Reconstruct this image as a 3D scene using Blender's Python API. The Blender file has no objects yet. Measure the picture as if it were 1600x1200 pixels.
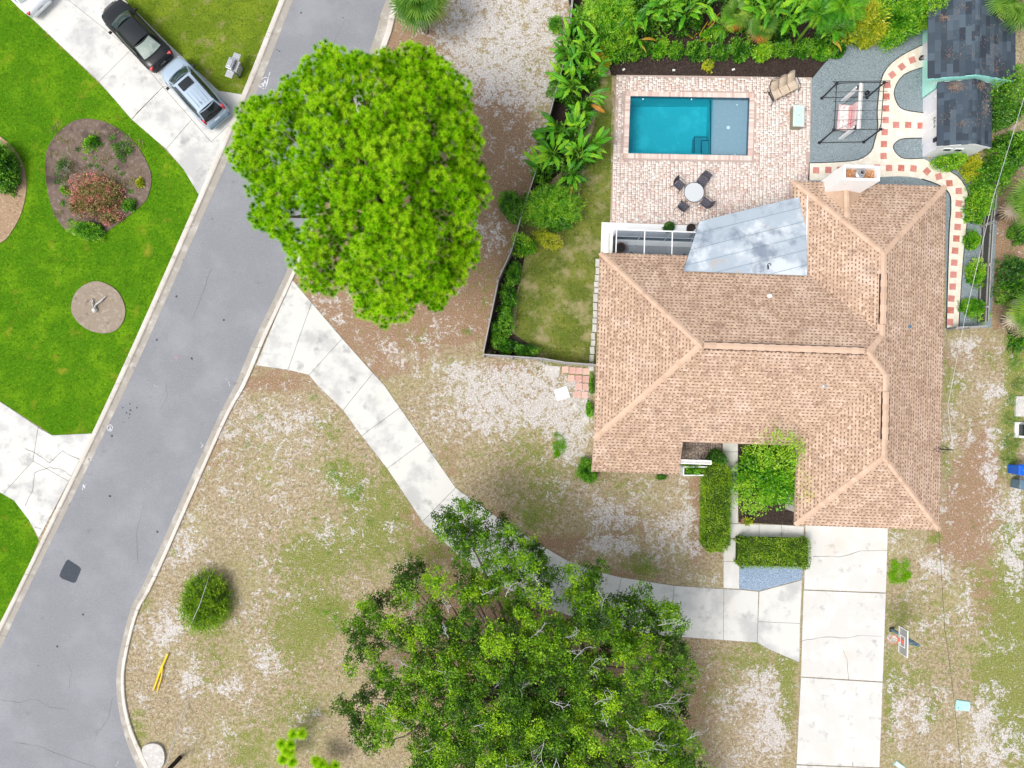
import bpy, math, random
import numpy as np
from mathutils import Vector, Matrix, Euler
from mathutils.geometry import tessellate_polygon

random.seed(7)
RNG = np.random.default_rng(7)
R = math.radians
SC = bpy.context.scene
COL = SC.collection

# ------------------------------------------------------------------ camera, sky, sun, exposure
F_PX, CAM_H, TILT = 1110.0, 42.0, math.atan(32 / 1110)      # 24 mm equivalent drone camera, 42 m up
cam_d = bpy.data.cameras.new('camera')
cam_d.sensor_width = 36.0
cam_d.lens = 36.0 * F_PX / 1600.0
cam_d.clip_start, cam_d.clip_end = 0.1, 2000
cam = bpy.data.objects.new('camera', cam_d)
cam.location = (0, 0, CAM_H)
cam.rotation_euler = (TILT, 0, 0)
COL.objects.link(cam)
SC.camera = cam

SUN_EL, SUN_AZ = R(60), R(-125)          # azimuth measured clockwise from +Y (top of the picture)
world = bpy.data.worlds.new('World')
SC.world = world
world.use_nodes = True
wn, wl = world.node_tree.nodes, world.node_tree.links
wn.clear()
sky = wn.new('ShaderNodeTexSky')
sky.sky_type = 'NISHITA'
sky.sun_disc = False
sky.sun_elevation = SUN_EL
sky.sun_rotation = SUN_AZ
sky.air_density = 1.0
sky.dust_density = 4.0
hs = wn.new('ShaderNodeHueSaturation')   # thin cloud: the sky's blue is mostly washed out
hs.inputs['Saturation'].default_value = 0.40
bg = wn.new('ShaderNodeBackground')
bg.inputs['Strength'].default_value = 0.15
wo = wn.new('ShaderNodeOutputWorld')
wl.new(sky.outputs[0], hs.inputs['Color'])
wl.new(hs.outputs[0], bg.inputs['Color'])
wl.new(bg.outputs[0], wo.inputs['Surface'])

sun_d = bpy.data.lights.new('sun', 'SUN')
sun_d.energy = 1.4
sun_d.angle = R(22)
sun_d.color = (1.0, 0.96, 0.90)
sun = bpy.data.objects.new('sun', sun_d)
_d = Vector((math.sin(SUN_AZ) * math.cos(SUN_EL), math.cos(SUN_AZ) * math.cos(SUN_EL), math.sin(SUN_EL)))
sun.rotation_euler = _d.to_track_quat('Z', 'Y').to_euler()
sun.location = (0, 0, 60)
COL.objects.link(sun)

SC.view_settings.view_transform = 'Standard'
SC.view_settings.look = 'None'
SC.view_settings.exposure = 0.45
SC.view_settings.gamma = 1.0
SC.view_settings.use_curve_mapping = False
SC.render.engine = 'CYCLES'
SC.cycles.max_bounces = 8
SC.cycles.transparent_max_bounces = 12
SC.cycles.use_denoising = True

# ------------------------------------------------------------------ survey: photo point at height z -> metres on the site
def P(px, py, z=0.0):
    x = (px - 800) / F_PX
    y = -(py - 600) / F_PX
    c, s = math.cos(TILT), math.sin(TILT)
    yy = y * c + s
    zz = y * s - c
    t = (z - CAM_H) / zz
    return x * t, yy * t

def W(px, py, z=0.0):
    x, y = P(px, py, z)
    return Vector((x, y, z))

def px_of(x, y, z=0.0):
    c, s = math.cos(TILT), math.sin(TILT)
    dz = z - CAM_H
    yc = y * c + dz * s
    zc = -y * s + dz * c
    return 800 + F_PX * x / -zc, 600 - F_PX * yc / -zc

def PL(pts, z=0.0):
    return [P(a, b, z) for a, b in pts]

# ------------------------------------------------------------------ object helpers
def tag(o, label=None, cat=None, group=None, kind=None):
    if label: o['label'] = label
    if cat: o['category'] = cat
    if group: o['group'] = group
    if kind: o['kind'] = kind
    return o

def empty(name, loc=(0, 0, 0), rz=0.0, parent=None):
    o = bpy.data.objects.new(name, None)
    o.empty_display_size = 0.2
    o.location = loc
    o.rotation_euler = (0, 0, rz)
    if parent: o.parent = parent
    COL.objects.link(o)
    return o

def link(name, me, parent=None, loc=(0, 0, 0), rot=(0, 0, 0), scale=(1, 1, 1)):
    o = bpy.data.objects.new(name, me)
    o.location = loc
    o.rotation_euler = rot
    o.scale = scale
    if parent: o.parent = parent
    COL.objects.link(o)
    return o

class MB:
    """collects shapes and links them as one mesh object"""
    def __init__(s):
        s.v, s.f, s.m = [], [], []
    def add(s, v, f, m=0):
        n = len(s.v)
        s.v.extend([tuple(p) for p in v])
        s.f.extend([tuple(i + n for i in q) for q in f])
        s.m.extend([m] * len(f))
        return s
    def box(s, c, d, rz=0.0, M=None, m=0, taper=1.0):
        hx, hy, hz = d[0] / 2, d[1] / 2, d[2] / 2
        P8 = []
        for k, zz in enumerate((-hz, hz)):
            t = 1.0 if k == 0 else taper
            for xx, yy in ((-hx, -hy), (hx, -hy), (hx, hy), (-hx, hy)):
                P8.append(Vector((xx * t, yy * t, zz)))
        if M is not None:
            P8 = [M @ p for p in P8]
        elif rz:
            c_, s_ = math.cos(rz), math.sin(rz)
            P8 = [Vector((p.x * c_ - p.y * s_, p.x * s_ + p.y * c_, p.z)) for p in P8]
        P8 = [p + Vector(c) for p in P8]
        return s.add(P8, [(3, 2, 1, 0), (4, 5, 6, 7), (0, 1, 5, 4), (1, 2, 6, 5), (2, 3, 7, 6), (3, 0, 4, 7)], m)
    def prism(s, poly, z0, z1, m=0, zf=None, bottom=False):
        """vertical prism over a polygon; zf(x, y) may give the top height"""
        n = len(poly)
        ar = sum(poly[i][0] * poly[(i + 1) % n][1] - poly[(i + 1) % n][0] * poly[i][1] for i in range(n))
        if ar < 0: poly = poly[::-1]
        lo = [(p[0], p[1], z0 if zf is None else zf(p[0], p[1]) + z0) for p in poly]
        hi = [(p[0], p[1], z1 if zf is None else zf(p[0], p[1]) + z1) for p in poly]
        tri = [tuple(t) for t in tessellate_polygon([[Vector((p[0], p[1], 0)) for p in poly]])]
        tri = [t if _ccw(poly, t) else t[::-1] for t in tri]
        f = [tuple(i + n for i in t) for t in tri] if n > 4 else [tuple(range(n, 2 * n))]
        f += [(i, (i + 1) % n, (i + 1) % n + n, i + n) for i in range(n)]
        if bottom:
            f += [tuple(t[::-1]) for t in tri] if n > 4 else [tuple(range(n))[::-1]]
        return s.add(lo + hi, f, m)
    def sheet(s, poly, z, holes=(), m=0):
        loops = [[Vector((p[0], p[1], 0)) for p in poly]] + [[Vector((p[0], p[1], 0)) for p in h] for h in holes]
        allp = [p for l in loops for p in l]
        tri = [tuple(t) for t in tessellate_polygon(loops)]
        tri = [t if _ccw(allp, t) else t[::-1] for t in tri]
        return s.add([(p[0], p[1], z) for p in allp], tri, m)
    def tube(s, pts, rad, n=6, m=0, cap=True):
        pts = [Vector(p) for p in pts]
        k = len(pts)
        if not hasattr(rad, '__len__'): rad = [rad] * k
        V, Fc = [], []
        up = Vector((0.137, 0.29, 0.94)).normalized()
        for i, p in enumerate(pts):
            t = (pts[min(i + 1, k - 1)] - pts[max(i - 1, 0)])
            t = t.normalized() if t.length > 1e-9 else Vector((0, 0, 1))
            a = t.cross(up)
            if a.length < .05: a = t.cross(Vector((1, 0, 0)))
            a.normalize(); b = t.cross(a)
            for j in range(n):
                th = 2 * math.pi * j / n
                V.append(p + (a * math.cos(th) + b * math.sin(th)) * rad[i])
        for i in range(k - 1):
            for j in range(n):
                Fc.append((i * n + j, (i + 1) * n + j, (i + 1) * n + (j + 1) % n, i * n + (j + 1) % n))
        if cap:
            Fc.append(tuple(range(n)))
            Fc.append(tuple(range((k - 1) * n, k * n))[::-1])
        return s.add(V, Fc, m)
    def cyl(s, c, r, h, n=16, m=0, r2=None):
        return s.tube([c, (c[0], c[1], c[2] + h)], [r, r if r2 is None else r2], n, m)
    def lathe(s, prof, n=16, c=(0, 0, 0), m=0):
        V = []; Fc = []
        for r_, z_ in prof:
            for j in range(n):
                th = 2 * math.pi * j / n
                V.append((c[0] + r_ * math.cos(th), c[1] + r_ * math.sin(th), c[2] + z_))
        for i in range(len(prof) - 1):
            for j in range(n):
                Fc.append((i * n + j, i * n + (j + 1) % n, (i + 1) * n + (j + 1) % n, (i + 1) * n + j))
        return s.add(V, Fc, m)
    def patch(s, a, b, c, d, nu=5, nv=5, bulge=(0, 0, 0), m=0):
        """bilinear patch a-b (u) / d-c (v) with a bulge in the middle"""
        a, b, c, d, bl = map(Vector, (a, b, c, d, bulge))
        V = []
        for j in range(nv + 1):
            for i in range(nu + 1):
                u, v = i / nu, j / nv
                p = a * (1 - u) * (1 - v) + b * u * (1 - v) + c * u * v + d * (1 - u) * v
                p = p + bl * (4 * u * (1 - u)) * (0.55 + 0.45 * 4 * v * (1 - v))
                V.append(p)
        Fc = [(j * (nu + 1) + i, j * (nu + 1) + i + 1, (j + 1) * (nu + 1) + i + 1, (j + 1) * (nu + 1) + i) for j in range(nv) for i in range(nu)]
        return s.add(V, Fc, m)
    def mesh(s, name, mat=None, smooth=False):
        me = bpy.data.meshes.new(name)
        me.from_pydata(s.v, [], s.f)
        mats = mat if isinstance(mat, (list, tuple)) else [mat]
        for q in mats:
            if q: me.materials.append(q)
        if len(mats) > 1: me.polygons.foreach_set('material_index', s.m)
        if smooth: me.polygons.foreach_set('use_smooth', [True] * len(me.polygons))
        me.update()
        return me
    def build(s, name, mat=None, parent=None, loc=(0, 0, 0), rot=(0, 0, 0), smooth=False, bevel=0):
        o = link(name, s.mesh(name, mat, smooth), parent, loc, rot)
        if bevel:
            b = o.modifiers.new('bevel', 'BEVEL'); b.width = bevel; b.segments = 2; b.limit_method = 'ANGLE'
        return o

def _ccw(p, t):
    a, b, c = p[t[0]], p[t[1]], p[t[2]]
    return (b[0] - a[0]) * (c[1] - a[1]) - (c[0] - a[0]) * (b[1] - a[1]) > 0

def np_mesh(name, V, k, mat, parent=None, tint=None, smooth=False, loc=(0, 0, 0), mi=None):
    """V: (n*k, 3) vertices, consecutive runs of k making one face"""
    V = np.ascontiguousarray(V, dtype=np.float32)
    nv = len(V); nf = nv // k
    me = bpy.data.meshes.new(name)
    me.vertices.add(nv); me.vertices.foreach_set('co', V.ravel())
    me.loops.add(nv); me.loops.foreach_set('vertex_index', np.arange(nv, dtype=np.int32))
    me.polygons.add(nf); me.polygons.foreach_set('loop_start', np.arange(0, nv, k, dtype=np.int32))
    for q in (mat if isinstance(mat, (list, tuple)) else [mat]):
        me.materials.append(q)
    if mi is not None: me.polygons.foreach_set('material_index', np.ascontiguousarray(mi, dtype=np.int32))
    if tint is not None:
        a = me.attributes.new('tint', 'FLOAT', 'POINT')
        a.data.foreach_set('value', np.ascontiguousarray(np.repeat(tint, k) if len(tint) == nf else tint, dtype=np.float32))
    me.update(calc_edges=True)
    if smooth: me.polygons.foreach_set('use_smooth', [True] * nf)
    return link(name, me, parent, loc)

def unit(a):
    return a / np.maximum(np.linalg.norm(a, axis=-1, keepdims=True), 1e-9)

def leaf_quads(pos, d, n, Ln, Wd, fold=0.12, mid=0.5):
    d = unit(d); s = unit(np.cross(d, n)); nn = np.cross(s, d)
    Ln = np.broadcast_to(np.asarray(Ln, float), (len(pos),))[:, None]
    Wd = np.broadcast_to(np.asarray(Wd, float), (len(pos),))[:, None]
    a = pos
    b = pos + d * Ln * mid + s * Wd / 2 + nn * Wd * fold
    c = pos + d * Ln
    e = pos + d * Ln * mid - s * Wd / 2 + nn * Wd * fold
    return np.stack([a, b, c, e], 1).reshape(-1, 3)

def in_poly(x, y, poly):
    x = np.asarray(x, float); y = np.asarray(y, float)
    r = np.zeros(x.shape, bool)
    n = len(poly); j = n - 1
    for i in range(n):
        xi, yi = poly[i]; xj, yj = poly[j]
        if yi != yj:
            r ^= ((yi > y) != (yj > y)) & (x < (xj - xi) * (y - yi) / (yj - yi) + xi)
        j = i
    return r

def clip_convex(sub, clip):
    """Sutherland-Hodgman, clip is a convex CCW polygon"""
    out = list(sub)
    n = len(clip)
    for i in range(n):
        a, b = clip[i], clip[(i + 1) % n]
        inp, out = out, []
        if not inp: return []
        ex, ey = b[0] - a[0], b[1] - a[1]
        side = lambda p: ex * (p[1] - a[1]) - ey * (p[0] - a[0])
        for k in range(len(inp)):
            p, q = inp[k], inp[(k + 1) % len(inp)]
            sp, sq = side(p), side(q)
            if sp >= 0: out.append(p)
            if (sp >= 0) != (sq >= 0):
                t = sp / (sp - sq)
                out.append((p[0] + (q[0] - p[0]) * t, p[1] + (q[1] - p[1]) * t))
    return out

def area2(poly):
    n = len(poly)
    return sum(poly[i][0] * poly[(i + 1) % n][1] - poly[(i + 1) % n][0] * poly[i][1] for i in range(n)) / 2

def ccw(poly):
    return list(poly) if area2(poly) > 0 else list(poly)[::-1]

def smooth_line(pts, n=6, closed=False):
    """Catmull-Rom through the points"""
    k = len(pts); out = []
    rng = range(k if closed else k - 1)
    for i in rng:
        p0 = pts[(i - 1) % k] if closed or i > 0 else pts[0]
        p1 = pts[i]; p2 = pts[(i + 1) % k]
        p3 = pts[(i + 2) % k] if closed or i + 2 < k else pts[-1]
        for j in range(n):
            t = j / n
            out.append(tuple(0.5 * (2 * b + (c - a) * t + (2 * a - 5 * b + 4 * c - d) * t * t + (-a + 3 * b - 3 * c + d) * t ** 3)
                             for a, b, c, d in zip(p0, p1, p2, p3)))
    if not closed: out.append(tuple(pts[-1]))
    return out

# ------------------------------------------------------------------ materials
def _noise(nt, co, scale, detail=6, rough=0.6, dist=0.0):
    n = nt.nodes.new('ShaderNodeTexNoise')
    n.inputs['Scale'].default_value = scale
    n.inputs['Detail'].default_value = detail
    n.inputs['Roughness'].default_value = rough
    n.inputs['Distortion'].default_value = dist
    nt.links.new(co, n.inputs['Vector'])
    return n.outputs['Fac']

def _range(nt, fac, lo, hi, a=0.0, b=1.0):
    m = nt.nodes.new('ShaderNodeMapRange')
    m.interpolation_type = 'SMOOTHSTEP'
    m.inputs['From Min'].default_value = lo; m.inputs['From Max'].default_value = hi
    m.inputs['To Min'].default_value = a; m.inputs['To Max'].default_value = b
    nt.links.new(fac, m.inputs['Value'])
    return m.outputs['Result']

def _mix(nt, fac, c1, c2, mode='MIX'):
    m = nt.nodes.new('ShaderNodeMix'); m.data_type = 'RGBA'; m.blend_type = mode
    if isinstance(fac, (int, float)): m.inputs['Factor'].default_value = fac
    else: nt.links.new(fac, m.inputs['Factor'])
    for c, k in ((c1, 6), (c2, 7)):
        if isinstance(c, tuple): m.inputs[k].default_value = (*c[:3], 1)
        else: nt.links.new(c, m.inputs[k])
    return m.outputs[2]

def _math(nt, op, a, b):
    m = nt.nodes.new('ShaderNodeMath'); m.operation = op
    for i, q in enumerate((a, b)):
        if isinstance(q, (int, float)): m.inputs[i].default_value = q
        else: nt.links.new(q, m.inputs[i])
    return m.outputs[0]

def mat(name, base, layers=(), rough=0.85, spec=0.25, bump=None, metallic=0.0, island=None, isl_obj=False, coat=0.0, scale=(1, 1, 1), world_co=False):
    m = bpy.data.materials.new(name); m.use_nodes = True
    nt = m.node_tree; b = nt.nodes['Principled BSDF']
    tc = nt.nodes.new('ShaderNodeTexCoord')
    co = tc.outputs['Object']
    if world_co:
        co = nt.nodes.new('ShaderNodeNewGeometry').outputs['Position']
    if scale != (1, 1, 1):
        mp = nt.nodes.new('ShaderNodeMapping'); mp.inputs['Scale'].default_value = scale
        nt.links.new(co, mp.inputs['Vector']); co = mp.outputs['Vector']
    c = tuple(base)
    if island:                                   # colour variation piece by piece
        if isl_obj: fac = nt.nodes.new('ShaderNodeObjectInfo').outputs['Random']
        else: fac = nt.nodes.new('ShaderNodeNewGeometry').outputs['Random Per Island']
        cr = nt.nodes.new('ShaderNodeValToRGB'); nt.links.new(fac, cr.inputs['Fac'])
        el = cr.color_ramp.elements
        while len(el) < len(island): el.new(0.5)
        for i, q in enumerate(island):
            el[i].position = i / (len(island) - 1); el[i].color = (*q, 1)
        c = cr.outputs['Color']
    for ly in layers:
        col, sc_, lo, hi = ly[:4]
        det = ly[4] if len(ly) > 4 else 6
        amt = ly[5] if len(ly) > 5 else 1.0
        f = _range(nt, _noise(nt, co, sc_, det), lo, hi, 0, amt)
        c = _mix(nt, f, c, tuple(col))
    if isinstance(c, tuple): b.inputs['Base Color'].default_value = (*c, 1)
    else: nt.links.new(c, b.inputs['Base Color'])
    b.inputs['Roughness'].default_value = rough
    b.inputs['Specular IOR Level'].default_value = spec
    b.inputs['Metallic'].default_value = metallic
    b.inputs['Coat Weight'].default_value = coat
    if bump:
        bp = nt.nodes.new('ShaderNodeBump'); bp.inputs['Strength'].default_value = bump[1]; bp.inputs['Distance'].default_value = bump[2] if len(bump) > 2 else 0.02
        nt.links.new(_noise(nt, co, bump[0], 5), bp.inputs['Height'])
        nt.links.new(bp.outputs['Normal'], b.inputs['Normal'])
    return m

def foliage(name, cols, transl=0.35, rough=0.6, obj=False, noise=0.35, gloss=0.04):
    """cols: dark -> light leaf colours picked by the leaf's own tint"""
    m = bpy.data.materials.new(name); m.use_nodes = True
    nt = m.node_tree; nt.nodes.clear()
    if obj: fac = nt.nodes.new('ShaderNodeObjectInfo').outputs['Random']
    else:
        at = nt.nodes.new('ShaderNodeAttribute'); at.attribute_name = 'tint'; fac = at.outputs['Fac']
    pos = nt.nodes.new('ShaderNodeNewGeometry').outputs['Position']
    nz = _range(nt, _noise(nt, pos, 1.6, 3), 0.3, 0.7, -noise, noise)
    fac = _math(nt, 'ADD', fac, nz)
    cr = nt.nodes.new('ShaderNodeValToRGB'); nt.links.new(fac, cr.inputs['Fac'])
    el = cr.color_ramp.elements
    while len(el) < len(cols): el.new(0.5)
    for i, q in enumerate(cols):
        el[i].position = i / (len(cols) - 1); el[i].color = (*q, 1)
    df = nt.nodes.new('ShaderNodeBsdfDiffuse'); tr = nt.nodes.new('ShaderNodeBsdfTranslucent')
    gl = nt.nodes.new('ShaderNodeBsdfGlossy'); gl.inputs['Roughness'].default_value = 0.45
    gl.inputs['Color'].default_value = (1, 1, 1, 1)
    nt.links.new(cr.outputs[0], df.inputs['Color'])
    ty = _mix(nt, 0.5, cr.outputs[0], (0.22, 0.42, 0.01), 'MIX') if transl > 0 else None
    nt.links.new(ty, tr.inputs['Color'])
    mx = nt.nodes.new('ShaderNodeMixShader'); mx.inputs[0].default_value = transl
    nt.links.new(df.outputs[0], mx.inputs[1]); nt.links.new(tr.outputs[0], mx.inputs[2])
    m2 = nt.nodes.new('ShaderNodeMixShader'); m2.inputs[0].default_value = gloss
    nt.links.new(mx.outputs[0], m2.inputs[1]); nt.links.new(gl.outputs[0], m2.inputs[2])
    o = nt.nodes.new('ShaderNodeOutputMaterial'); nt.links.new(m2.outputs[0], o.inputs['Surface'])
    return m

def clear_mat(name, tint, gloss=0.1, rough=0.03, solid=0.0, solid_col=(0.02, 0.02, 0.02), fres=1.33, bump=None):
    """glass, water, screen cloth: light passes tinted, plus a mirror share by Fresnel, plus a solid share"""
    m = bpy.data.materials.new(name); m.use_nodes = True
    nt = m.node_tree; nt.nodes.clear()
    tr = nt.nodes.new('ShaderNodeBsdfTransparent'); tr.inputs['Color'].default_value = (*tint, 1)
    gl = nt.nodes.new('ShaderNodeBsdfGlossy'); gl.inputs['Roughness'].default_value = rough
    df = nt.nodes.new('ShaderNodeBsdfDiffuse'); df.inputs['Color'].default_value = (*solid_col, 1)
    ms = nt.nodes.new('ShaderNodeMixShader'); ms.inputs[0].default_value = solid
    nt.links.new(tr.outputs[0], ms.inputs[1]); nt.links.new(df.outputs[0], ms.inputs[2])
    fr = nt.nodes.new('ShaderNodeFresnel'); fr.inputs['IOR'].default_value = fres
    if bump:
        pos = nt.nodes.new('ShaderNodeNewGeometry').outputs['Position']
        bp = nt.nodes.new('ShaderNodeBump'); bp.inputs['Strength'].default_value = bump[1]; bp.inputs['Distance'].default_value = 0.02
        nt.links.new(_noise(nt, pos, bump[0], 3), bp.inputs['Height'])
        nt.links.new(bp.outputs['Normal'], gl.inputs['Normal']); nt.links.new(bp.outputs['Normal'], fr.inputs['Normal'])
    mx = nt.nodes.new('ShaderNodeMixShader')
    nt.links.new(fr.outputs[0], mx.inputs[0]); nt.links.new(ms.outputs[0], mx.inputs[1]); nt.links.new(gl.outputs[0], mx.inputs[2])
    o = nt.nodes.new('ShaderNodeOutputMaterial'); nt.links.new(mx.outputs[0], o.inputs['Surface'])
    return m

M = {}
M['asphalt'] = mat('aged_asphalt', (0.235, 0.243, 0.26), [((0.30, 0.308, 0.328), 0.35, 0.42, 0.68, 8, 0.7), ((0.22, 0.23, 0.25), 0.8, 0.52, 0.75, 6, 0.4),
                   ((0.36, 0.37, 0.39), 11, 0.50, 0.72, 6, 0.45), ((0.15, 0.155, 0.17), 13, 0.54, 0.70, 6, 0.5), ((0.17, 0.175, 0.19), 1.3, 0.60, 0.76, 12, 0.55), ((0.07, 0.07, 0.08), 4.5, 0.73, 0.78, 8, 0.8)], 0.9, 0.2, (40, 0.35))
M['patch'] = mat('fresh_patch_asphalt', (0.055, 0.065, 0.08), [((0.09, 0.1, 0.12), 20, 0.5, 0.7, 3)], 0.9, 0.2, (40, 0.4))
M['kerb'] = mat('kerb_concrete', (0.60, 0.56, 0.50), [((0.70, 0.68, 0.64), 0.9, 0.45, 0.7, 6, 0.9), ((0.33, 0.28, 0.235), 1.3, 0.56, 0.75, 9, 0.7), ((0.55, 0.42, 0.30), 0.5, 0.55, 0.75, 6, 0.5), ((0.16, 0.14, 0.12), 3.5, 0.66, 0.76, 9, 0.8)], 0.9, 0.2, (25, 0.4))
M['gutter'] = mat('gutter_concrete', (0.36, 0.33, 0.29), [((0.55, 0.52, 0.47), 1.1, 0.48, 0.72, 8, 0.9), ((0.15, 0.13, 0.11), 2.6, 0.58, 0.72, 9, 0.8)], 0.9, 0.2, (25, 0.4))
M['concrete'] = mat('drive_concrete', (0.63, 0.625, 0.59), [((0.43, 0.43, 0.425), 0.45, 0.46, 0.64, 10, 0.85), ((0.28, 0.28, 0.28), 1.1, 0.54, 0.72, 12, 0.65), ((0.62, 0.55, 0.46), 0.3, 0.58, 0.8, 6, 0.4), ((0.22, 0.22, 0.21), 3.3, 0.70, 0.80, 8, 0.7)], 0.9, 0.2, (30, 0.25), world_co=True)
M['concrete_grey'] = mat('weathered_concrete', (0.60, 0.59, 0.56), [((0.70, 0.69, 0.67), 0.8, 0.45, 0.7, 9, 0.9), ((0.34, 0.33, 0.32), 1.4, 0.56, 0.74, 10, 0.75), ((0.58, 0.49, 0.38), 0.45, 0.56, 0.76, 7, 0.45), ((0.2, 0.19, 0.18), 5, 0.68, 0.78, 8, 0.7)], 0.9, 0.2, (30, 0.3), world_co=True)
M['joint'] = mat('joint_dirt', (0.10, 0.09, 0.08), [((0.18, 0.16, 0.13), 6, 0.5, 0.7)], 0.95, 0.1)
M['crack'] = mat('crack_dirt', (0.14, 0.13, 0.12), (), 0.95, 0.1)
M['mulch'] = mat('dark_mulch', (0.045, 0.032, 0.028), [((0.10, 0.075, 0.06), 14, 0.48, 0.68, 8), ((0.02, 0.014, 0.012), 9, 0.52, 0.7, 8), ((0.22, 0.18, 0.15), 22, 0.68, 0.78, 5, 0.7)], 0.95, 0.1, (26, 1.0, 0.04))
M['bed_soil'] = mat('grey_bed_soil', (0.17, 0.125, 0.10), [((0.30, 0.245, 0.21), 5, 0.48, 0.75, 10, .8), ((0.06, 0.045, 0.04), 0.7, 0.46, 0.66, 10, 0.85), ((0.40, 0.34, 0.30), 14, 0.6, 0.76, 8, 0.7)], 0.95, 0.1, (22, 0.9, 0.03))
M['straw'] = mat('straw_bed', (0.34, 0.235, 0.15), [((0.50, 0.38, 0.27), 9, 0.5, 0.7, 8), ((0.17, 0.11, 0.07), 6, 0.56, 0.72, 8)], 0.95, 0.1, (22, 0.8, 0.03))
M['ring_soil'] = mat('tree_ring_soil', (0.30, 0.245, 0.19), [((0.42, 0.36, 0.29), 5, 0.5, 0.72, 8), ((0.17, 0.13, 0.11), 3, 0.54, 0.72, 9, 0.8)], 0.95, 0.1, (26, 0.8, 0.03))
M['gravel'] = mat('blue_grey_gravel', (0.215, 0.27, 0.295), [((0.42, 0.47, 0.50), 18, 0.52, 0.66, 5), ((0.07, 0.09, 0.10), 15, 0.55, 0.68, 4), ((0.25, 0.30, 0.32), 0.7, 0.4, 0.7, 5, 0.6)], 0.9, 0.2, (22, 1.0, 0.03))
M['gravel_front'] = mat('blue_gravel', (0.24, 0.33, 0.44), [((0.44, 0.52, 0.62), 18, 0.5, 0.64, 5), ((0.09, 0.13, 0.2), 15, 0.56, 0.68, 4)], 0.9, 0.2, (22, 1.0, 0.03))
M['path'] = mat('cream_path', (0.72, 0.66, 0.55), [((0.80, 0.77, 0.69), 3, 0.45, 0.65, 8), ((0.55, 0.47, 0.38), 9, 0.6, 0.75, 8, 0.7), ((0.3, 0.25, 0.2), 6, 0.72, 0.8, 8, 0.7)], 0.9, 0.2, (20, 0.5))
M['red_tile'] = mat('red_tile', (0.5, 0.16, 0.12), [((0.62, 0.33, 0.28), 5, 0.5, 0.7, 6, 0.7)], 0.8, 0.3, (20, 0.3), island=[(0.45, 0.12, 0.09), (0.52, 0.20, 0.16), (0.58, 0.24, 0.21), (0.42, 0.14, 0.12)], isl_obj=True)
M['pink_tile'] = mat('pink_paver', (0.55, 0.33, 0.30), [((0.7, 0.56, 0.5), 5, 0.5, 0.72, 6, 0.7)], 0.85, 0.2, (20, 0.4), island=[(0.58, 0.30, 0.28), (0.66, 0.46, 0.38), (0.62, 0.38, 0.34), (0.7, 0.52, 0.42)], isl_obj=True)
M['paver'] = mat('deck_paver', (0.7, 0.5, 0.45), [((0.42, 0.30, 0.25), 0.45, 0.55, 0.8, 6, 0.45)], 0.85, 0.2, (30, 0.3),
                 island=[(0.78, 0.68, 0.62), (0.84, 0.78, 0.73), (0.70, 0.50, 0.45), (0.82, 0.75, 0.69), (0.76, 0.62, 0.55), (0.86, 0.81, 0.77), (0.60, 0.42, 0.36), (0.80, 0.70, 0.64), (0.56, 0.46, 0.42), (0.84, 0.76, 0.70), (0.70, 0.55, 0.45)])
M['porch_paver'] = mat('porch_paver', (0.35, 0.27, 0.22), (), 0.85, 0.2, None, island=[(0.30, 0.22, 0.18), (0.45, 0.36, 0.30), (0.22, 0.17, 0.15), (0.50, 0.42, 0.36), (0.33, 0.24, 0.20)])
M['coping'] = mat('coping_brick', (0.7, 0.5, 0.45), (), 0.85, 0.2, None, island=[(0.62, 0.46, 0.41), (0.74, 0.62, 0.56), (0.56, 0.38, 0.33), (0.78, 0.68, 0.62), (0.66, 0.50, 0.44)])
M['paver_bed'] = mat('paver_bed_sand', (0.45, 0.35, 0.31), (), 0.95, 0.1)
M['shingle'] = mat('tan_shingle', (0.55, 0.36, 0.26), [((0.40, 0.27, 0.20), 0.7, 0.50, 0.72, 8, 0.5), ((0.70, 0.54, 0.44), 0.6, 0.5, 0.72, 8, 0.6), ((0.28, 0.19, 0.145), 1.5, 0.52, 0.72, 10, 0.55)], 0.92, 0.15, (60, 0.4),
                   island=[(0.54, 0.39, 0.285), (0.44, 0.305, 0.215), (0.62, 0.46, 0.35), (0.52, 0.375, 0.275), (0.36, 0.24, 0.165), (0.58, 0.425, 0.32), (0.40, 0.275, 0.195)])
M['shingle_under'] = mat('shingle_shadow_band', (0.20, 0.12, 0.08), [((0.30, 0.19, 0.13), 4, 0.45, 0.7, 6)], 0.95, 0.1)
M['cap'] = mat('ridge_cap_shingle', (0.62, 0.40, 0.30), [((0.50, 0.31, 0.23), 3, 0.5, 0.72, 6, 0.5)], 0.92, 0.15, (60, 0.4), island=[(0.58, 0.41, 0.30), (0.63, 0.455, 0.34), (0.52, 0.36, 0.26)], isl_obj=True)
M['vent'] = mat('dark_vent', (0.03, 0.025, 0.025), (), 0.8, 0.2)
M['slate'] = mat('dark_shingle', (0.06, 0.07, 0.08), [((0.11, 0.11, 0.11), 9, 0.60, 0.75, 8, 0.5)], 0.9, 0.2, (50, 0.5),
                 island=[(0.035, 0.05, 0.07), (0.07, 0.095, 0.125), (0.045, 0.065, 0.085), (0.09, 0.12, 0.15), (0.035, 0.045, 0.06), (0.055, 0.075, 0.095)], isl_obj=True)
M['slate_under'] = mat('dark_felt', (0.03, 0.033, 0.04), (), 0.95, 0.1)
M['metal_roof'] = mat('stained_white_roof_panel', (0.36, 0.42, 0.48), [((0.58, 0.63, 0.67), 0.5, 0.46, 0.62, 10, 0.9), ((0.17, 0.21, 0.27), 0.7, 0.50, 0.68, 12, 0.85), ((0.44, 0.37, 0.31), 0.8, 0.60, 0.74, 10, 0.7), ((0.2, 0.24, 0.29), 1.8, 0.66, 0.80, 10, 0.7)], 0.75, 0.2, (8, 0.1), world_co=True)
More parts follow.
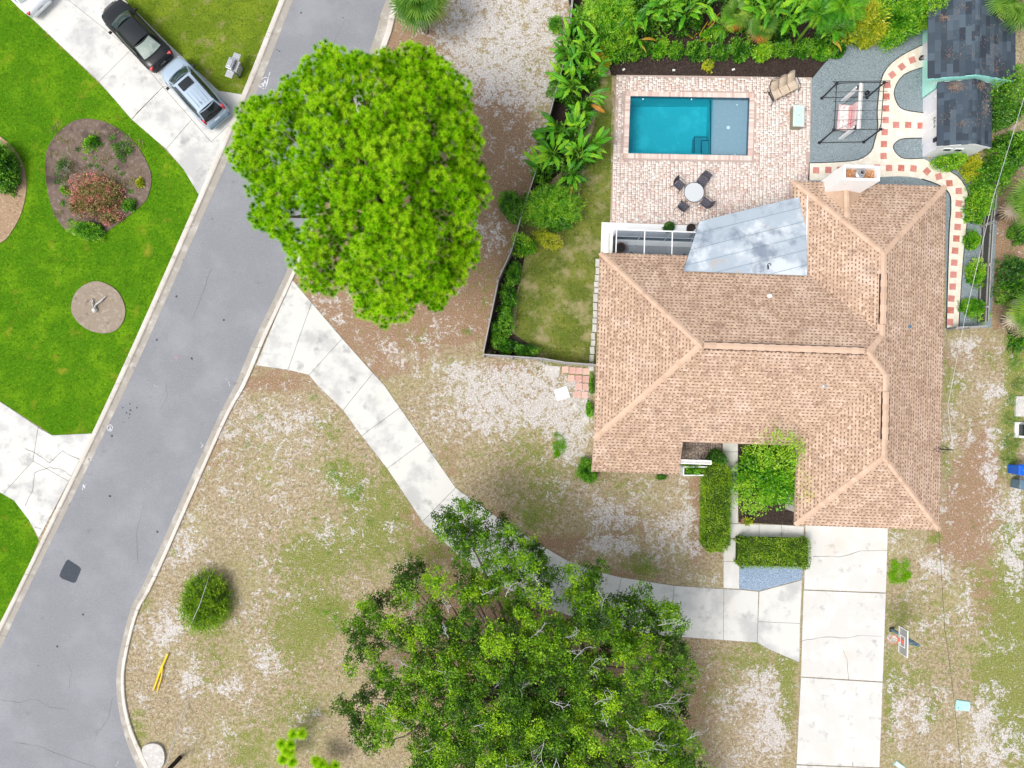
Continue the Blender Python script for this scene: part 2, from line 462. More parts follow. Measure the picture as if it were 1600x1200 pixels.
M['white'] = mat('white_paint', (0.88, 0.88, 0.87), [((0.66, 0.61, 0.59), 3, 0.58, 0.8, 8, 0.5)], 0.6, 0.3)
M['white_plain'] = mat('white_trim', (0.82, 0.83, 0.85), (), 0.5, 0.3)
M['stucco'] = mat('cream_stucco', (0.68, 0.66, 0.62), [((0.55, 0.52, 0.48), 1.5, 0.55, 0.75, 8, 0.6)], 0.9, 0.2, (40, 0.4))
M['aqua'] = mat('aqua_siding', (0.50, 0.92, 0.82), [((0.58, 0.93, 0.86), 2, 0.5, 0.7, 5, 0.6)], 0.6, 0.3)
M['aqua_dark'] = mat('aqua_trim', (0.36, 0.84, 0.78), (), 0.6, 0.3)
M['lilac'] = mat('pale_siding', (0.80, 0.81, 0.88), [((0.86, 0.87, 0.91), 2, 0.5, 0.7, 5, 0.6)], 0.6, 0.3)
M['fascia'] = mat('tan_fascia', (0.52, 0.40, 0.32), (), 0.6, 0.3)
M['glass_dark'] = mat('window_glass', (0.025, 0.035, 0.04), (), 0.06, 0.6)
M['black'] = mat('black_metal', (0.02, 0.022, 0.028), [((0.05, 0.05, 0.055), 5, 0.55, 0.75)], 0.5, 0.4)
M['iron'] = mat('dark_iron', (0.035, 0.035, 0.045), (), 0.5, 0.4)
M['rubber'] = mat('black_rubber', (0.018, 0.018, 0.019), (), 0.85, 0.2)
M['steel'] = mat('grill_steel', (0.50, 0.51, 0.53), [((0.35, 0.36, 0.38), 8, 0.5, 0.75, 6, 0.6)], 0.35, 0.5, metallic=0.5)
M['wood_grey'] = mat('weathered_wood', (0.22, 0.20, 0.18), [((0.34, 0.31, 0.28), 6, 0.45, 0.7, 8), ((0.10, 0.09, 0.08), 9, 0.58, 0.74, 8)], 0.9, 0.2, scale=(1, 1, 0.2))
M['wood_dark'] = mat('dark_fence_board', (0.085, 0.085, 0.085), [((0.17, 0.165, 0.16), 5, 0.5, 0.72, 8), ((0.04, 0.04, 0.04), 8, 0.58, 0.74, 8)], 0.9, 0.2)
M['vinyl'] = mat('fence_rail_paint', (0.36, 0.35, 0.34), [((0.16, 0.15, 0.14), 3, 0.52, 0.72, 8, 0.8)], 0.7, 0.3)
M['bark'] = mat('grey_bark', (0.30, 0.28, 0.26), [((0.48, 0.47, 0.46), 5, 0.45, 0.68, 8), ((0.12, 0.10, 0.09), 8, 0.58, 0.74, 8)], 0.95, 0.1, (20, 0.8, 0.03), world_co=True)
M['pale_twig'] = mat('lichen_branch', (0.50, 0.50, 0.49), [((0.34, 0.32, 0.30), 3, 0.5, 0.7, 6)], 0.95, 0.1, world_co=True)
M['pine_bark'] = mat('pine_bark', (0.16, 0.12, 0.105), [((0.34, 0.30, 0.28), 4, 0.5, 0.7, 8), ((0.07, 0.05, 0.045), 8, 0.55, 0.7, 8)], 0.95, 0.1, (20, 0.9, 0.03), world_co=True)
M['beige'] = mat('beige_cushion', (0.50, 0.40, 0.30), [((0.60, 0.51, 0.41), 5, 0.4, 0.7, 5)], 0.95, 0.1)
M['pool_floor'] = mat('pool_plaster', (0.36, 0.66, 0.69), [((0.60, 0.86, 0.87), 0.8, 0.48, 0.72, 10, 0.9), ((0.66, 0.88, 0.88), 5, 0.58, 0.72, 8, 0.6), ((0.32, 0.62, 0.66), 0.6, 0.5, 0.7, 6, 0.6)], 0.9, 0.2)  # fine pale noise paints caustic light into the plaster colour
M['pool_shelf'] = mat('pool_shelf_plaster', (0.34, 0.40, 0.45), [((0.42, 0.48, 0.52), 6, 0.5, 0.7, 6, 0.6)], 0.9, 0.2)
M['tile_line'] = mat('waterline_tile', (0.035, 0.08, 0.11), [((0.07, 0.13, 0.17), 9, 0.5, 0.6)], 0.3, 0.5)
M['water'] = clear_mat('pool_water', (0.19, 0.66, 0.74), fres=1.25, bump=(2.2, 0.25))
M['water_shallow'] = clear_mat('pool_water_over_shelf', (0.74, 0.88, 0.93), fres=1.25, bump=(2.2, 0.25))
M['screen'] = clear_mat('screen_cloth', (0.90, 0.92, 0.94), solid=0.08, solid_col=(0.05, 0.055, 0.06), fres=1.02)
M['glass_top'] = clear_mat('frosted_table_glass', (0.85, 0.9, 0.92), rough=0.2, solid=0.72, solid_col=(0.70, 0.74, 0.76), fres=1.3)
M['acrylic'] = clear_mat('backboard_acrylic', (0.86, 0.88, 0.86), rough=0.05, solid=0.40, solid_col=(0.75, 0.76, 0.72), fres=1.3)
M['lanai_floor'] = mat('lanai_floor_tile', (0.52, 0.53, 0.54), [((0.62, 0.63, 0.63), 3, 0.5, 0.7, 8), ((0.25, 0.27, 0.28), 5, 0.56, 0.72, 8, 0.6)], 0.8, 0.3)
M['diamond'] = mat('diamond_tile', (0.2, 0.24, 0.24), [((0.33, 0.36, 0.35), 6, 0.45, 0.7, 8)], 0.7, 0.3, island=[(0.26, 0.31, 0.31), (0.36, 0.42, 0.39), (0.22, 0.24, 0.23), (0.40, 0.42, 0.43)], isl_obj=True)
M['terracotta'] = mat('terracotta', (0.22, 0.11, 0.085), [((0.3, 0.17, 0.13), 5, 0.5, 0.7)], 0.85, 0.2)
M['copper'] = mat('rusty_flue_lining', (0.42, 0.20, 0.09), [((0.65, 0.50, 0.36), 6, 0.5, 0.65, 6), ((0.18, 0.07, 0.03), 9, 0.55, 0.7, 6)], 0.85, 0.2)
M['yellow'] = mat('yellow_plastic', (0.85, 0.58, 0.02), (), 0.5, 0.3)
M['wire'] = mat('pale_cable', (0.55, 0.55, 0.55), (), 0.5, 0.3)
M['wire_dark'] = mat('dark_cable', (0.06, 0.06, 0.055), (), 0.7, 0.2)
M['paint_white'] = mat('road_paint', (0.66, 0.67, 0.69), [((0.30, 0.31, 0.33), 9, 0.48, 0.60, 5)], 0.8, 0.2)
M['paint_pink'] = mat('faded_pink_paint', (0.42, 0.22, 0.27), [((0.28, 0.29, 0.32), 9, 0.42, 0.6, 5)], 0.8, 0.2)
M['blue_bin'] = mat('blue_plastic', (0.01, 0.11, 0.55), (), 0.4, 0.4)
M['grey_bin'] = mat('blue_grey_plastic', (0.10, 0.17, 0.22), [((0.15, 0.24, 0.3), 4, 0.45, 0.7)], 0.5, 0.4)
M['teal_box'] = mat('pale_teal_plastic', (0.38, 0.70, 0.66), [((0.50, 0.78, 0.74), 4, 0.45, 0.7), ((0.28, 0.5, 0.46), 7, 0.6, 0.75)], 0.6, 0.3)
M['chest_top'] = mat('pale_green_lid', (0.52, 0.62, 0.58), [((0.60, 0.68, 0.64), 4, 0.45, 0.7)], 0.6, 0.3)
M['chest_side'] = mat('olive_side', (0.26, 0.24, 0.18), (), 0.7, 0.3)
M['stone'] = mat('pale_stone', (0.52, 0.50, 0.47), [((0.66, 0.64, 0.61), 5, 0.45, 0.7, 8), ((0.28, 0.27, 0.25), 7, 0.58, 0.74, 8, 0.7)], 0.9, 0.2, (20, 0.5), world_co=True)
M['stone_white'] = mat('white_slab', (0.74, 0.74, 0.72), [((0.55, 0.55, 0.53), 3, 0.55, 0.75, 8, 0.7)], 0.9, 0.2, (20, 0.4), world_co=True)
M['orange_needles'] = mat('dead_pine_needles', (0.36, 0.14, 0.05), (), 0.95, 0.1, island=[(0.22, 0.11, 0.06), (0.36, 0.18, 0.09), (0.20, 0.17, 0.15), (0.34, 0.27, 0.22), (0.25, 0.23, 0.22)])
M['rim_orange'] = mat('rim_paint', (0.75, 0.16, 0.09), (), 0.5, 0.4)
M['net'] = mat('net_cord', (0.80, 0.80, 0.82), (), 0.9, 0.1)

# foliage colours
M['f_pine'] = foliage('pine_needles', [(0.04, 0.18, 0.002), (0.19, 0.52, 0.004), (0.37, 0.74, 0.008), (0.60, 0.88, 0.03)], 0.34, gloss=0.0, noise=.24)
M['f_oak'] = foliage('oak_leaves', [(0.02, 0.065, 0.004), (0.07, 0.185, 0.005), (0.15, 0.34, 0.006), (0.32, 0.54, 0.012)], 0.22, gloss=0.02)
M['f_bright'] = foliage('bright_leaves', [(0.03, 0.15, 0.005), (0.09, 0.36, 0.006), (0.19, 0.54, 0.010), (0.42, 0.68, 0.03)], 0.35)
M['f_mid'] = foliage('mid_green_leaves', [(0.012, 0.075, 0.005), (0.04, 0.19, 0.006), (0.10, 0.34, 0.008), (0.22, 0.48, 0.02)], 0.3)
M['f_dark'] = foliage('dark_green_leaves', [(0.012, 0.07, 0.008), (0.03, 0.13, 0.01), (0.06, 0.21, 0.012), (0.11, 0.28, 0.02)], 0.25)
M['f_hedge'] = foliage('hedge_leaves', [(0.06, 0.15, 0.004), (0.16, 0.33, 0.005), (0.26, 0.47, 0.008), (0.38, 0.56, 0.012)], 0.3)
M['f_yellow'] = foliage('yellow_green_leaves', [(0.20, 0.34, 0.01), (0.36, 0.48, 0.015), (0.55, 0.60, 0.02), (0.65, 0.62, 0.03)], 0.3)
M['f_red'] = foliage('red_pink_leaves', [(0.09, 0.07, 0.03), (0.20, 0.17, 0.06), (0.36, 0.38, 0.09), (0.46, 0.22, 0.15), (0.90, 0.26, 0.28)], 0.2, noise=.12)
M['f_banana'] = foliage('paddle_leaf', [(0.03, 0.17, 0.006), (0.07, 0.33, 0.007), (0.17, 0.50, 0.010), (0.32, 0.60, 0.015)], 0.3, obj=True, noise=0.25, gloss=0.025)
M['f_banana_yellow'] = foliage('yellowing_paddle_leaf', [(0.50, 0.42, 0.02), (0.62, 0.50, 0.02), (0.66, 0.34, 0.02), (0.60, 0.56, 0.04)], 0.3, obj=True, noise=0.2, gloss=0.06)
M['f_orange'] = foliage('dead_orange_leaf', [(0.60, 0.20, 0.02), (0.70, 0.30, 0.03), (0.6, 0.25, 0.03)], 0.3, obj=True, noise=0.2)
M['f_rib'] = foliage('leaf_midrib', [(0.16, 0.42, 0.03), (0.26, 0.54, 0.05)], 0.2, obj=True, noise=0.1)
M['f_palm'] = foliage('palm_frond', [(0.06, 0.18, 0.02), (0.12, 0.28, 0.03), (0.20, 0.38, 0.05), (0.30, 0.44, 0.05)], 0.3, obj=True, noise=0.2, gloss=0.02)
M['f_palm_dead'] = foliage('dead_palm_frond', [(0.30, 0.22, 0.15), (0.48, 0.40, 0.31), (0.56, 0.48, 0.38)], 0.2, obj=True, noise=0.2)
M['f_lawn'] = foliage('lawn_blades', [(0.05, 0.22, 0.003), (0.10, 0.30, 0.005), (0.17, 0.39, 0.008), (0.32, 0.47, 0.03)], 0.3, noise=0.28, gloss=0.0)
M['f_dry'] = foliage('dry_grass_blades', [(0.12, 0.16, 0.03), (0.26, 0.22, 0.10), (0.36, 0.30, 0.17), (0.20, 0.26, 0.05)], 0.15, noise=0.3, gloss=0.0)
M['f_weed'] = foliage('weed_blades', [(0.10, 0.30, 0.008), (0.18, 0.46, 0.012), (0.28, 0.56, 0.02)], 0.3, noise=0.2, gloss=0.0)
# ================================================================== GROUND
POOL_PX = [(984.5, 150.5), (1171, 153.5), (1168, 244), (981, 240.5)]
POOL = PL(POOL_PX)
ROAD_L = [(560, -260), (500, -100), (458, 0), (400, 147), (334, 300), (200, 600), (54, 900), (0, 1015), (-60, 1140), (-190, 1400), (-400, 1800)]
ROAD_R = [(720, -260), (655, -110), (600, 8), (583, 65), (520, 230), (456, 405), (400, 525), (368, 600), (335, 665), (230, 900), (205, 950), (186, 1025), (182, 1075), (189, 1125), (208, 1185), (250, 1260), (345, 1370), (480, 1480), (700, 1600)]
KERB_L = [(538, -260), (478, -100), (438, 0), (382, 140), (311, 307), (181, 600), (40, 896), (-18, 1010), (-80, 1130), (-212, 1390), (-425, 1790)]
KERB_R = [(746, -260), (680, -110), (624, 8), (606, 68), (540, 230), (473, 402), (417, 525), (385, 600), (349, 667), (246, 900), (218, 953), (200, 1020), (195, 1066), (202, 1120), (222, 1172), (262, 1245), (355, 1352), (488, 1460), (706, 1578)]

# (px, py, rx, ry, strength) patches of bare white sand, green weeds, brown / rust litter, read off the photograph
SAND = [(740, 40, 60, 60, .75), (790, 20, 70, 40, .7), (850, 20, 40, 60, .6), (800, 90, 60, 50, .6), (740, 110, 50, 30, .55), (820, 150, 40, 40, .55), (870, 130, 20, 60, .5), (790, 145, 60, 20, .6),
        (700, 60, 30, 30, .4), (850, 210, 20, 30, .5), (760, 200, 25, 60, .2), (815, 240, 25, 30, .5), (775, 375, 20, 30, .5), (760, 355, 25, 30, .4), (500, 470, 25, 18, .5), (545, 475, 25, 20, .35), (530, 510, 20, 16, .5), (690, 508, 22, 16, .6),
        (600, 540, 30, 18, .5), (660, 535, 25, 14, .5), (745, 510, 14, 24, .4), (620, 560, 25, 16, .5), (700, 575, 45, 16, .55), (760, 590, 60, 22, .7), (800, 620, 50, 40, .75), (730, 620, 70, 30, .55), (840, 590, 40, 25, .7),
        (860, 625, 30, 35, .6), (720, 665, 50, 30, .45), (790, 660, 40, 30, .5), (900, 660, 26, 44, 1.0), (890, 700, 24, 26, 1.0), (875, 640, 30, 30, .6), (905, 610, 16, 30, .4), (865, 655, 20, 12, .8), (835, 640, 26, 14, .8), (880, 765, 22, 20, .55), (930, 765, 22, 18, .4),
        (945, 790, 34, 12, .85), (970, 812, 24, 12, .9), (935, 820, 20, 16, .7), (945, 852, 36, 14, 1.0), (975, 850, 20, 12, .8), (1000, 770, 30, 20, .45), (1045, 820, 45, 22, .7), (1075, 790, 20, 34, .6), (1045, 860, 40, 18, .6), (1015, 880, 24, 10, .4), (1090, 850, 20, 20, .4), (1100, 905, 30, 12, .5), (905, 870, 20, 10, .4),
        (1060, 755, 10, 20, .5), (345, 680, 18, 60, .45), (390, 640, 50, 40, .4), (440, 690, 60, 50, .45), (475, 650, 40, 30, .45), (360, 760, 40, 40, .35), (520, 755, 22, 24, .6), (440, 780, 30, 30, .45), (500, 830, 26, 24, .55), (560, 770, 18, 30, .5), (545, 830, 30, 14, .4), (620, 825, 20, 18, .6),
        (300, 830, 30, 44, .45), (280, 860, 30, 40, .5), (420, 880, 30, 40, .4), (380, 820, 30, 20, .4), (260, 970, 30, 40, .45), (240, 1010, 26, 40, .5), (275, 985, 20, 20, .6), (300, 1050, 18, 22, .8), (290, 1075, 14, 14, .8), (220, 1100, 10, 20, .6), (345, 1075, 24, 12, .6), (370, 1075, 20, 18, .5), (390, 970, 20, 30, .4),
        (410, 1025, 20, 24, .6), (430, 1040, 20, 30, .5), (390, 1100, 20, 20, .4), (330, 1175, 24, 20, .5), (290, 1150, 14, 18, .6), (350, 1140, 20, 16, .5), (480, 1130, 30, 40, .35), (560, 920, 30, 20, .25), (440, 930, 40, 16, .35),
        (1190, 1060, 40, 20, .5), (1160, 1090, 36, 20, .6), (1200, 1100, 20, 60, .6), (1180, 1150, 30, 30, .6), (1215, 1150, 16, 50, .8), (1130, 1120, 30, 20, .5), (1150, 1190, 30, 20, .6), (1090, 1060, 20, 14, .3),
        (1500, 540, 16, 14, .8), (1520, 535, 14, 14, .7), (1560, 540, 12, 30, .5), (1560, 605, 16, 16, .8), (1550, 620, 14, 10, .7), (1500, 570, 16, 30, .4), (1520, 590, 20, 40, .3), (1490, 640, 14, 30, .4), (1515, 685, 8, 22, .7), (1550, 675, 12, 8, .8), (1550, 700, 16, 30, .7), (1545, 745, 14, 24, .8), (1480, 690, 16, 24, .45), (1500, 690, 20, 16, .4), (1490, 760, 10, 30, .5), (1475, 795, 12, 14, .8), (1555, 790, 24, 24, .6),
        (1590, 780, 14, 40, .7), (1580, 850, 20, 60, .75), (1590, 900, 16, 40, .5), (1470, 890, 20, 24, .85), (1450, 880, 14, 14, .6), (1395, 850, 14, 14, .5), (1430, 845, 14, 20, .4), (1540, 840, 26, 14, .5), (1510, 915, 16, 40, .45), (1470, 970, 18, 16, .6), (1510, 960, 12, 24, .5), (1435, 915, 20, 20, .45), (1440, 980, 14, 16, .5),
        (1400, 1060, 26, 30, .35), (1420, 1100, 30, 30, .5), (1440, 1130, 26, 30, .6), (1400, 1150, 14, 40, .5), (1470, 1080, 22, 16, .5), (1540, 1110, 20, 26, .8), (1530, 1140, 16, 30, .7), (1575, 1150, 30, 30, .6), (1560, 1180, 40, 20, .7), (1500, 1180, 40, 20, .55), (1500, 1110, 14, 12, .5), (1560, 1075, 14, 14, .6), (1545, 1000, 20, 30, .4), (1580, 1010, 16, 14, .5), (1360, 1190, 1, 1, .1)]
GREEN = [(900, 430, 60, 120, 1.0), (870, 520, 50, 40, .9), (860, 400, 40, 60, .8), (940, 300, 16, 60, .9), (950, 200, 8, 50, .8), (830, 480, 20, 40, .5),
         (1470, 990, 90, 90, .25), (1590, 980, 40, 160, 1.0), (1560, 1060, 40, 40, .6), (1590, 560, 20, 90, .9), (1575, 680, 14, 50, 1.1), (1590, 1140, 30, 50, .7), (1455, 1110, 16, 24, .6), (1420, 1060, 40, 20, .35), (1390, 1100, 12, 90, .5), (1580, 840, 6, 20, .6),
         (1400, 830, 14, 12, .6), (1460, 840, 12, 12, .6), (1230, 1070, 14, 90, .7), (1200, 1040, 40, 16, .4), (1110, 1090, 40, 30, .3), (1500, 600, 20, 20, .4), (1470, 720, 20, 30, .5), (1480, 600, 12, 40, .4), (1520, 660, 24, 16, .3),
         (620, 740, 50, 60, .4), (530, 740, 30, 30, .6), (550, 770, 16, 22, .7), (510, 670, 22, 20, .5), (470, 960, 60, 60, .4), (500, 860, 50, 50, .35), (515, 960, 30, 26, .8), (600, 850, 60, 50, .4), (470, 1110, 50, 40, .45), (390, 1180, 40, 60, .5), (330, 1010, 40, 80, .35), (460, 1010, 50, 50, .35), (470, 870, 90, 40, .3), (590, 800, 40, 40, .35),
         (800, 720, 70, 50, .22), (830, 700, 30, 30, .25), (1000, 885, 36, 18, .35), (840, 810, 30, 20, .5), (800, 780, 40, 30, .2), (1005, 885, 22, 12, .3), (930, 740, 40, 16, .35), (985, 760, 40, 16, .3), (860, 760, 30, 40, .4), (675, 860, 30, 20, .5), (690, 750, 30, 50, .2), (760, 450, 20, 40, .3), (650, 525, 40, 16, .3), (390, 700, 50, 60, .2),
         (870, 100, 16, 60, .3), (820, 100, 30, 20, .3), (790, 60, 20, 20, .3), (215, 1140, 14, 40, .5), (225, 930, 12, 30, .5), (1300, 1000, 1, 1, .1), (1185, 1005, 20, 10, .5), (1150, 1030, 50, 30, .35), (1410, 960, 30, 30, .3), (1520, 900, 20, 20, .3), (1545, 560, 14, 16, .4)]
BROWN = [(560, 520, 110, 40, .8), (680, 480, 60, 40, .95), (640, 500, 60, 24, 1.0), (500, 500, 40, 30, .8), (760, 300, 50, 120, .9), (560, 300, 220, 180, .9), (780, 200, 40, 60, .7), (730, 400, 40, 80, .8), (720, 490, 60, 40, .6), (640, 70, 50, 40, .7), (800, 250, 40, 60, .7), (780, 160, 30, 30, .4), (600, 580, 40, 16, .5),
         (640, 810, 24, 24, .8), (700, 720, 20, 40, .5), (680, 860, 26, 20, .6), (860, 850, 60, 16, .7), (770, 800, 40, 14, .5), (960, 900, 60, 8, .6), (1090, 760, 16, 40, .8), (1090, 840, 16, 50, .7), (975, 820, 50, 30, .5), (400, 600, 70, 16, .6), (340, 720, 30, 40, .5), (1560, 400, 34, 130, 1.0), (1520, 760, 50, 50, .8), (1510, 820, 60, 40, .6), (1490, 560, 40, 20, .5),
         (1530, 700, 30, 60, .6), (1540, 930, 30, 50, .7), (1500, 860, 50, 30, .6), (1460, 1095, 12, 12, .8), (1270, 1000, 1, 1, .1), (780, 940, 160, 80, .5), (820, 1060, 260, 140, .7), (1090, 1100, 30, 60, .4), (1590, 350, 14, 100, .6), (860, 700, 20, 20, .2), (1540, 1180, 50, 20, .3), (930, 560, 20, 16, .6), (800, 575, 50, 10, .6), (950, 745, 60, 8, .5), (450, 590, 60, 20, .4)]

def build_ground():
    xs = np.concatenate([[-600, -250, -110, -60, -45], np.linspace(-37, 37, 260), [45, 60, 110, 250, 600]])
    ys = np.concatenate([[-600, -250, -110, -60, -40], np.linspace(-31, 31, 220), [40, 60, 110, 250, 600]])
    X, Y = np.meshgrid(xs, ys)
    nx, ny = len(xs), len(ys)
    c, s = math.cos(TILT), math.sin(TILT)
    dz = -CAM_H
    yc = Y * c + dz * s; zc = -(-Y * s + dz * c)
    PX = 800 + F_PX * X / zc; PY = 600 - F_PX * yc / zc
    def field(lst, base):
        a = np.full(X.shape, base)
        for px, py, rx, ry, st in lst:
            a += st * np.exp(-(((PX - px) / (rx * 1.05)) ** 2 + ((PY - py) / (ry * 1.05)) ** 2))
        return np.clip(a, 0, 1.3)
    sand = field(SAND, 0.31); green = field(GREEN, 0.24); brown = field(BROWN, 0.12)
    cols = np.stack([sand, green, brown, np.ones_like(sand)], -1).reshape(-1, 4)
    V = np.stack([X, Y, np.zeros_like(X)], -1).reshape(-1, 3)
    i = np.arange(nx - 1); j = np.arange(ny - 1)
    I, J = np.meshgrid(i, j)
    a = (J * nx + I); F = np.stack([a, a + 1, a + nx + 1, a + nx], -1).reshape(-1, 4)
    cx = V[F].mean(1)
    px0 = min(p[0] for p in POOL) - .3; px1 = max(p[0] for p in POOL) + .3
    py0 = min(p[1] for p in POOL) - .3; py1 = max(p[1] for p in POOL) + .3
    keep = ~((cx[:, 0] > px0) & (cx[:, 0] < px1) & (cx[:, 1] > py0) & (cx[:, 1] < py1))
    F = F[keep]
    me = bpy.data.meshes.new('ground')
    me.vertices.add(len(V)); me.vertices.foreach_set('co', V.astype(np.float32).ravel())
    me.loops.add(F.size); me.loops.foreach_set('vertex_index', F.astype(np.int32).ravel())
    me.polygons.add(len(F)); me.polygons.foreach_set('loop_start', np.arange(0, F.size, 4, dtype=np.int32))
    at = me.attributes.new('cover', 'FLOAT_COLOR', 'POINT')
    at.data.foreach_set('color', cols.astype(np.float32).ravel())
    me.update(calc_edges=True)
    m = bpy.data.materials.new('dry_sandy_turf'); m.use_nodes = True
    nt = m.node_tree; b = nt.nodes['Principled BSDF']; b.inputs['Roughness'].default_value = 0.95; b.inputs['Specular IOR Level'].default_value = 0.1
    at = nt.nodes.new('ShaderNodeAttribute'); at.attribute_name = 'cover'
    sep = nt.nodes.new('ShaderNodeSeparateColor'); nt.links.new(at.outputs['Color'], sep.inputs[0])
    co = nt.nodes.new('ShaderNodeNewGeometry').outputs['Position']
    # thatch: tan, straw and olive flecks
    c = _mix(nt, _range(nt, _noise(nt, co, 5.5, 9, 0.75), 0.36, 0.64), (0.22, 0.165, 0.09), (0.50, 0.405, 0.265))
    c = _mix(nt, _range(nt, _noise(nt, co, 8.5, 7, 0.8), 0.50, 0.64, 0, 0.9), c, (0.58, 0.50, 0.39))
    c = _mix(nt, _range(nt, _noise(nt, co, 10.5, 7, 0.8), 0.52, 0.66, 0, 0.85), c, (0.09, 0.066, 0.036))
    c = _mix(nt, _range(nt, _noise(nt, co, 0.33, 5, 0.6), 0.45, 0.68, 0, 0.38), c, (0.34, 0.33, 0.13))
    # brown litter
    bf = _math(nt, 'ADD', sep.outputs[2], _range(nt, _noise(nt, co, 1.6, 8, 0.7), 0.3, 0.7, -0.32, 0.32))
    bcol = _mix(nt, _range(nt, _noise(nt, co, 15, 6, 0.75), 0.42, 0.62), (0.23, 0.135, 0.08), (0.46, 0.315, 0.215))
    c = _mix(nt, _range(nt, bf, 0.34, 0.85, 0, 0.9), c, bcol)
    # weeds
    gf = _math(nt, 'ADD', sep.outputs[1], _range(nt, _noise(nt, co, 2.2, 9, 0.75), 0.3, 0.7, -0.38, 0.38))
    gcol = _mix(nt, _range(nt, _noise(nt, co, 14, 6, 0.7), 0.42, 0.62), (0.13, 0.165, 0.03), (0.31, 0.34, 0.08))
    c = _mix(nt, _range(nt, gf, 0.36, 0.82, 0, 0.85), c, gcol)
    # bare white sand, broken up at three sizes
    sf = _math(nt, 'ADD', _math(nt, 'MULTIPLY', sep.outputs[0], 0.50), _range(nt, _noise(nt, co, 1.9, 12, 0.78, 0.8), 0.28, 0.72, -0.46, 0.46))
    sf = _math(nt, 'ADD', sf, _range(nt, _noise(nt, co, 7, 8, 0.75), 0.3, 0.7, -0.30, 0.30))
    scol = _mix(nt, _range(nt, _noise(nt, co, 12, 6, 0.7), 0.4, 0.65), (0.44, 0.40, 0.37), (0.74, 0.72, 0.70))
    c = _mix(nt, _range(nt, sf, 0.44, 0.60), c, scol)
    nt.links.new(c, b.inputs['Base Color'])
    bp = nt.nodes.new('ShaderNodeBump'); bp.inputs['Strength'].default_value = 0.9; bp.inputs['Distance'].default_value = 0.05
    nt.links.new(_noise(nt, co, 16, 6, 0.7), bp.inputs['Height']); nt.links.new(bp.outputs[0], b.inputs['Normal'])
    me.materials.append(m)
    g = link('ground', me); tag(g, kind='structure')
    return PX, PY, xs, ys, sand, green, brown

GPX, GPY, GXS, GYS, G_SAND, G_GREEN, G_BROWN = build_ground()

def road_sheet():
    a = smooth_line(PL(ROAD_L), 5); b = smooth_line(PL(ROAD_R), 5)
    # lower part widens into the side street
    poly = a + [P(-500, 2100), P(600, 2100), P(800, 1680)] + b[::-1]
    o = MB().sheet(poly, 0.008).build('road', M['asphalt']); tag(o, kind='structure')
road_sheet()

def kerb(inner, outer, joints, name):
    e = empty(name); tag(e, kind='structure')
    a = smooth_line(PL(inner), 5); b = smooth_line(PL(outer), 5)
    n = min(len(a), len(b)); k = 5
    # cross profile from gutter lip to back of kerb: (share of width, height)
    prof = [(0.0, 0.014), (0.30, 0.016), (0.50, 0.028), (0.62, 0.085), (0.74, 0.115), (0.95, 0.12), (1.0, 0.10), (1.0, 0.0)]
    cuts = [0] + sorted(joints) + [n - 1]
    for c0, c1 in zip(cuts[:-1], cuts[1:]):
        V = []; Fc = []; ms = []
        idx = list(range(c0, c1 + 1))
        for q, i in enumerate(idx):
            A, B = Vector((*a[i], 0)), Vector((*b[i], 0))
            sh = 0.0
            if q == 0: sh = 0.012
            if q == len(idx) - 1: sh = -0.012
            if sh:
                nb = idx[q + 1] if sh > 0 else idx[q - 1]
                tdir = (Vector((*a[nb], 0)) - A).normalized() * abs(sh); A = A + tdir; B = B + tdir
            for t, h in prof:
                p = A.lerp(B, t); V.append((p.x, p.y, h))
        m_ = len(prof)
        for i in range(len(idx) - 1):
            for j in range(m_ - 1):
                f = (i * m_ + j, (i + 1) * m_ + j, (i + 1) * m_ + j + 1, i * m_ + j + 1)
                Fc.append(f); ms.append(1 if j < 3 else 0)
        Fc.append(tuple(range(m_))); ms.append(0)
        Fc.append(tuple(range((len(idx) - 1) * m_, len(idx) * m_))[::-1]); ms.append(0)
        mb = MB(); mb.v = V; mb.f = Fc; mb.m = ms
        o = mb.build('kerb_segment', [M['kerb'], M['gutter']], e)
        # faces must look up
        me = o.data; me.flip_normals() if me.polygons[0].normal.z < 0 else None
kerb(ROAD_L, KERB_L, [8, 12, 16, 21, 25, 30, 34, 40], 'kerb')
kerb(ROAD_R, KERB_R, [6, 12, 17, 24, 31, 40, 45, 50, 54, 60, 66, 75], 'kerb')

# gutter joint line between road and pan, a narrow dark seam
MB().sheet(PL([(93, 900), (95, 893), (103, 877), (107, 874), (124, 885), (127, 889), (125, 895), (119, 909), (115, 911), (97, 904)]), 0.012).build('asphalt_patch', M['patch'])['kind'] = 'structure'

# left lawn --------------------------------------------------------------------
LAWN_MAT = mat('watered_lawn', (0.075, 0.21, 0.005), [((0.15, 0.31, 0.008), 0.6, 0.44, 0.66, 6, 0.9), ((0.035, 0.12, 0.003), 5, 0.5, 0.68, 9, 0.8), ((0.25, 0.39, 0.012), 8, 0.52, 0.72, 8, 0.7), ((0.03, 0.11, 0.003), 1.6, 0.52, 0.70, 9, 0.7), ((0.34, 0.33, 0.03), 0.8, 0.56, 0.74, 10, 0.75), ((0.30, 0.26, 0.11), 1.4, 0.68, 0.80, 9, 0.75)], 0.95, 0.1, (16, 1.0, 0.05), world_co=True)
LAWN_MAT2 = mat('olive_lawn', (0.13, 0.20, 0.012), [((0.21, 0.28, 0.02), 0.6, 0.42, 0.66, 6, 0.9), ((0.055, 0.085, 0.01), 7, 0.5, 0.68, 9, 0.8), ((0.25, 0.24, 0.06), 11, 0.54, 0.72, 8, 0.7), ((0.33, 0.27, 0.13), 0.9, 0.52, 0.70, 10, 0.9)], 0.95, 0.1, (16, 1.0, 0.05), world_co=True)
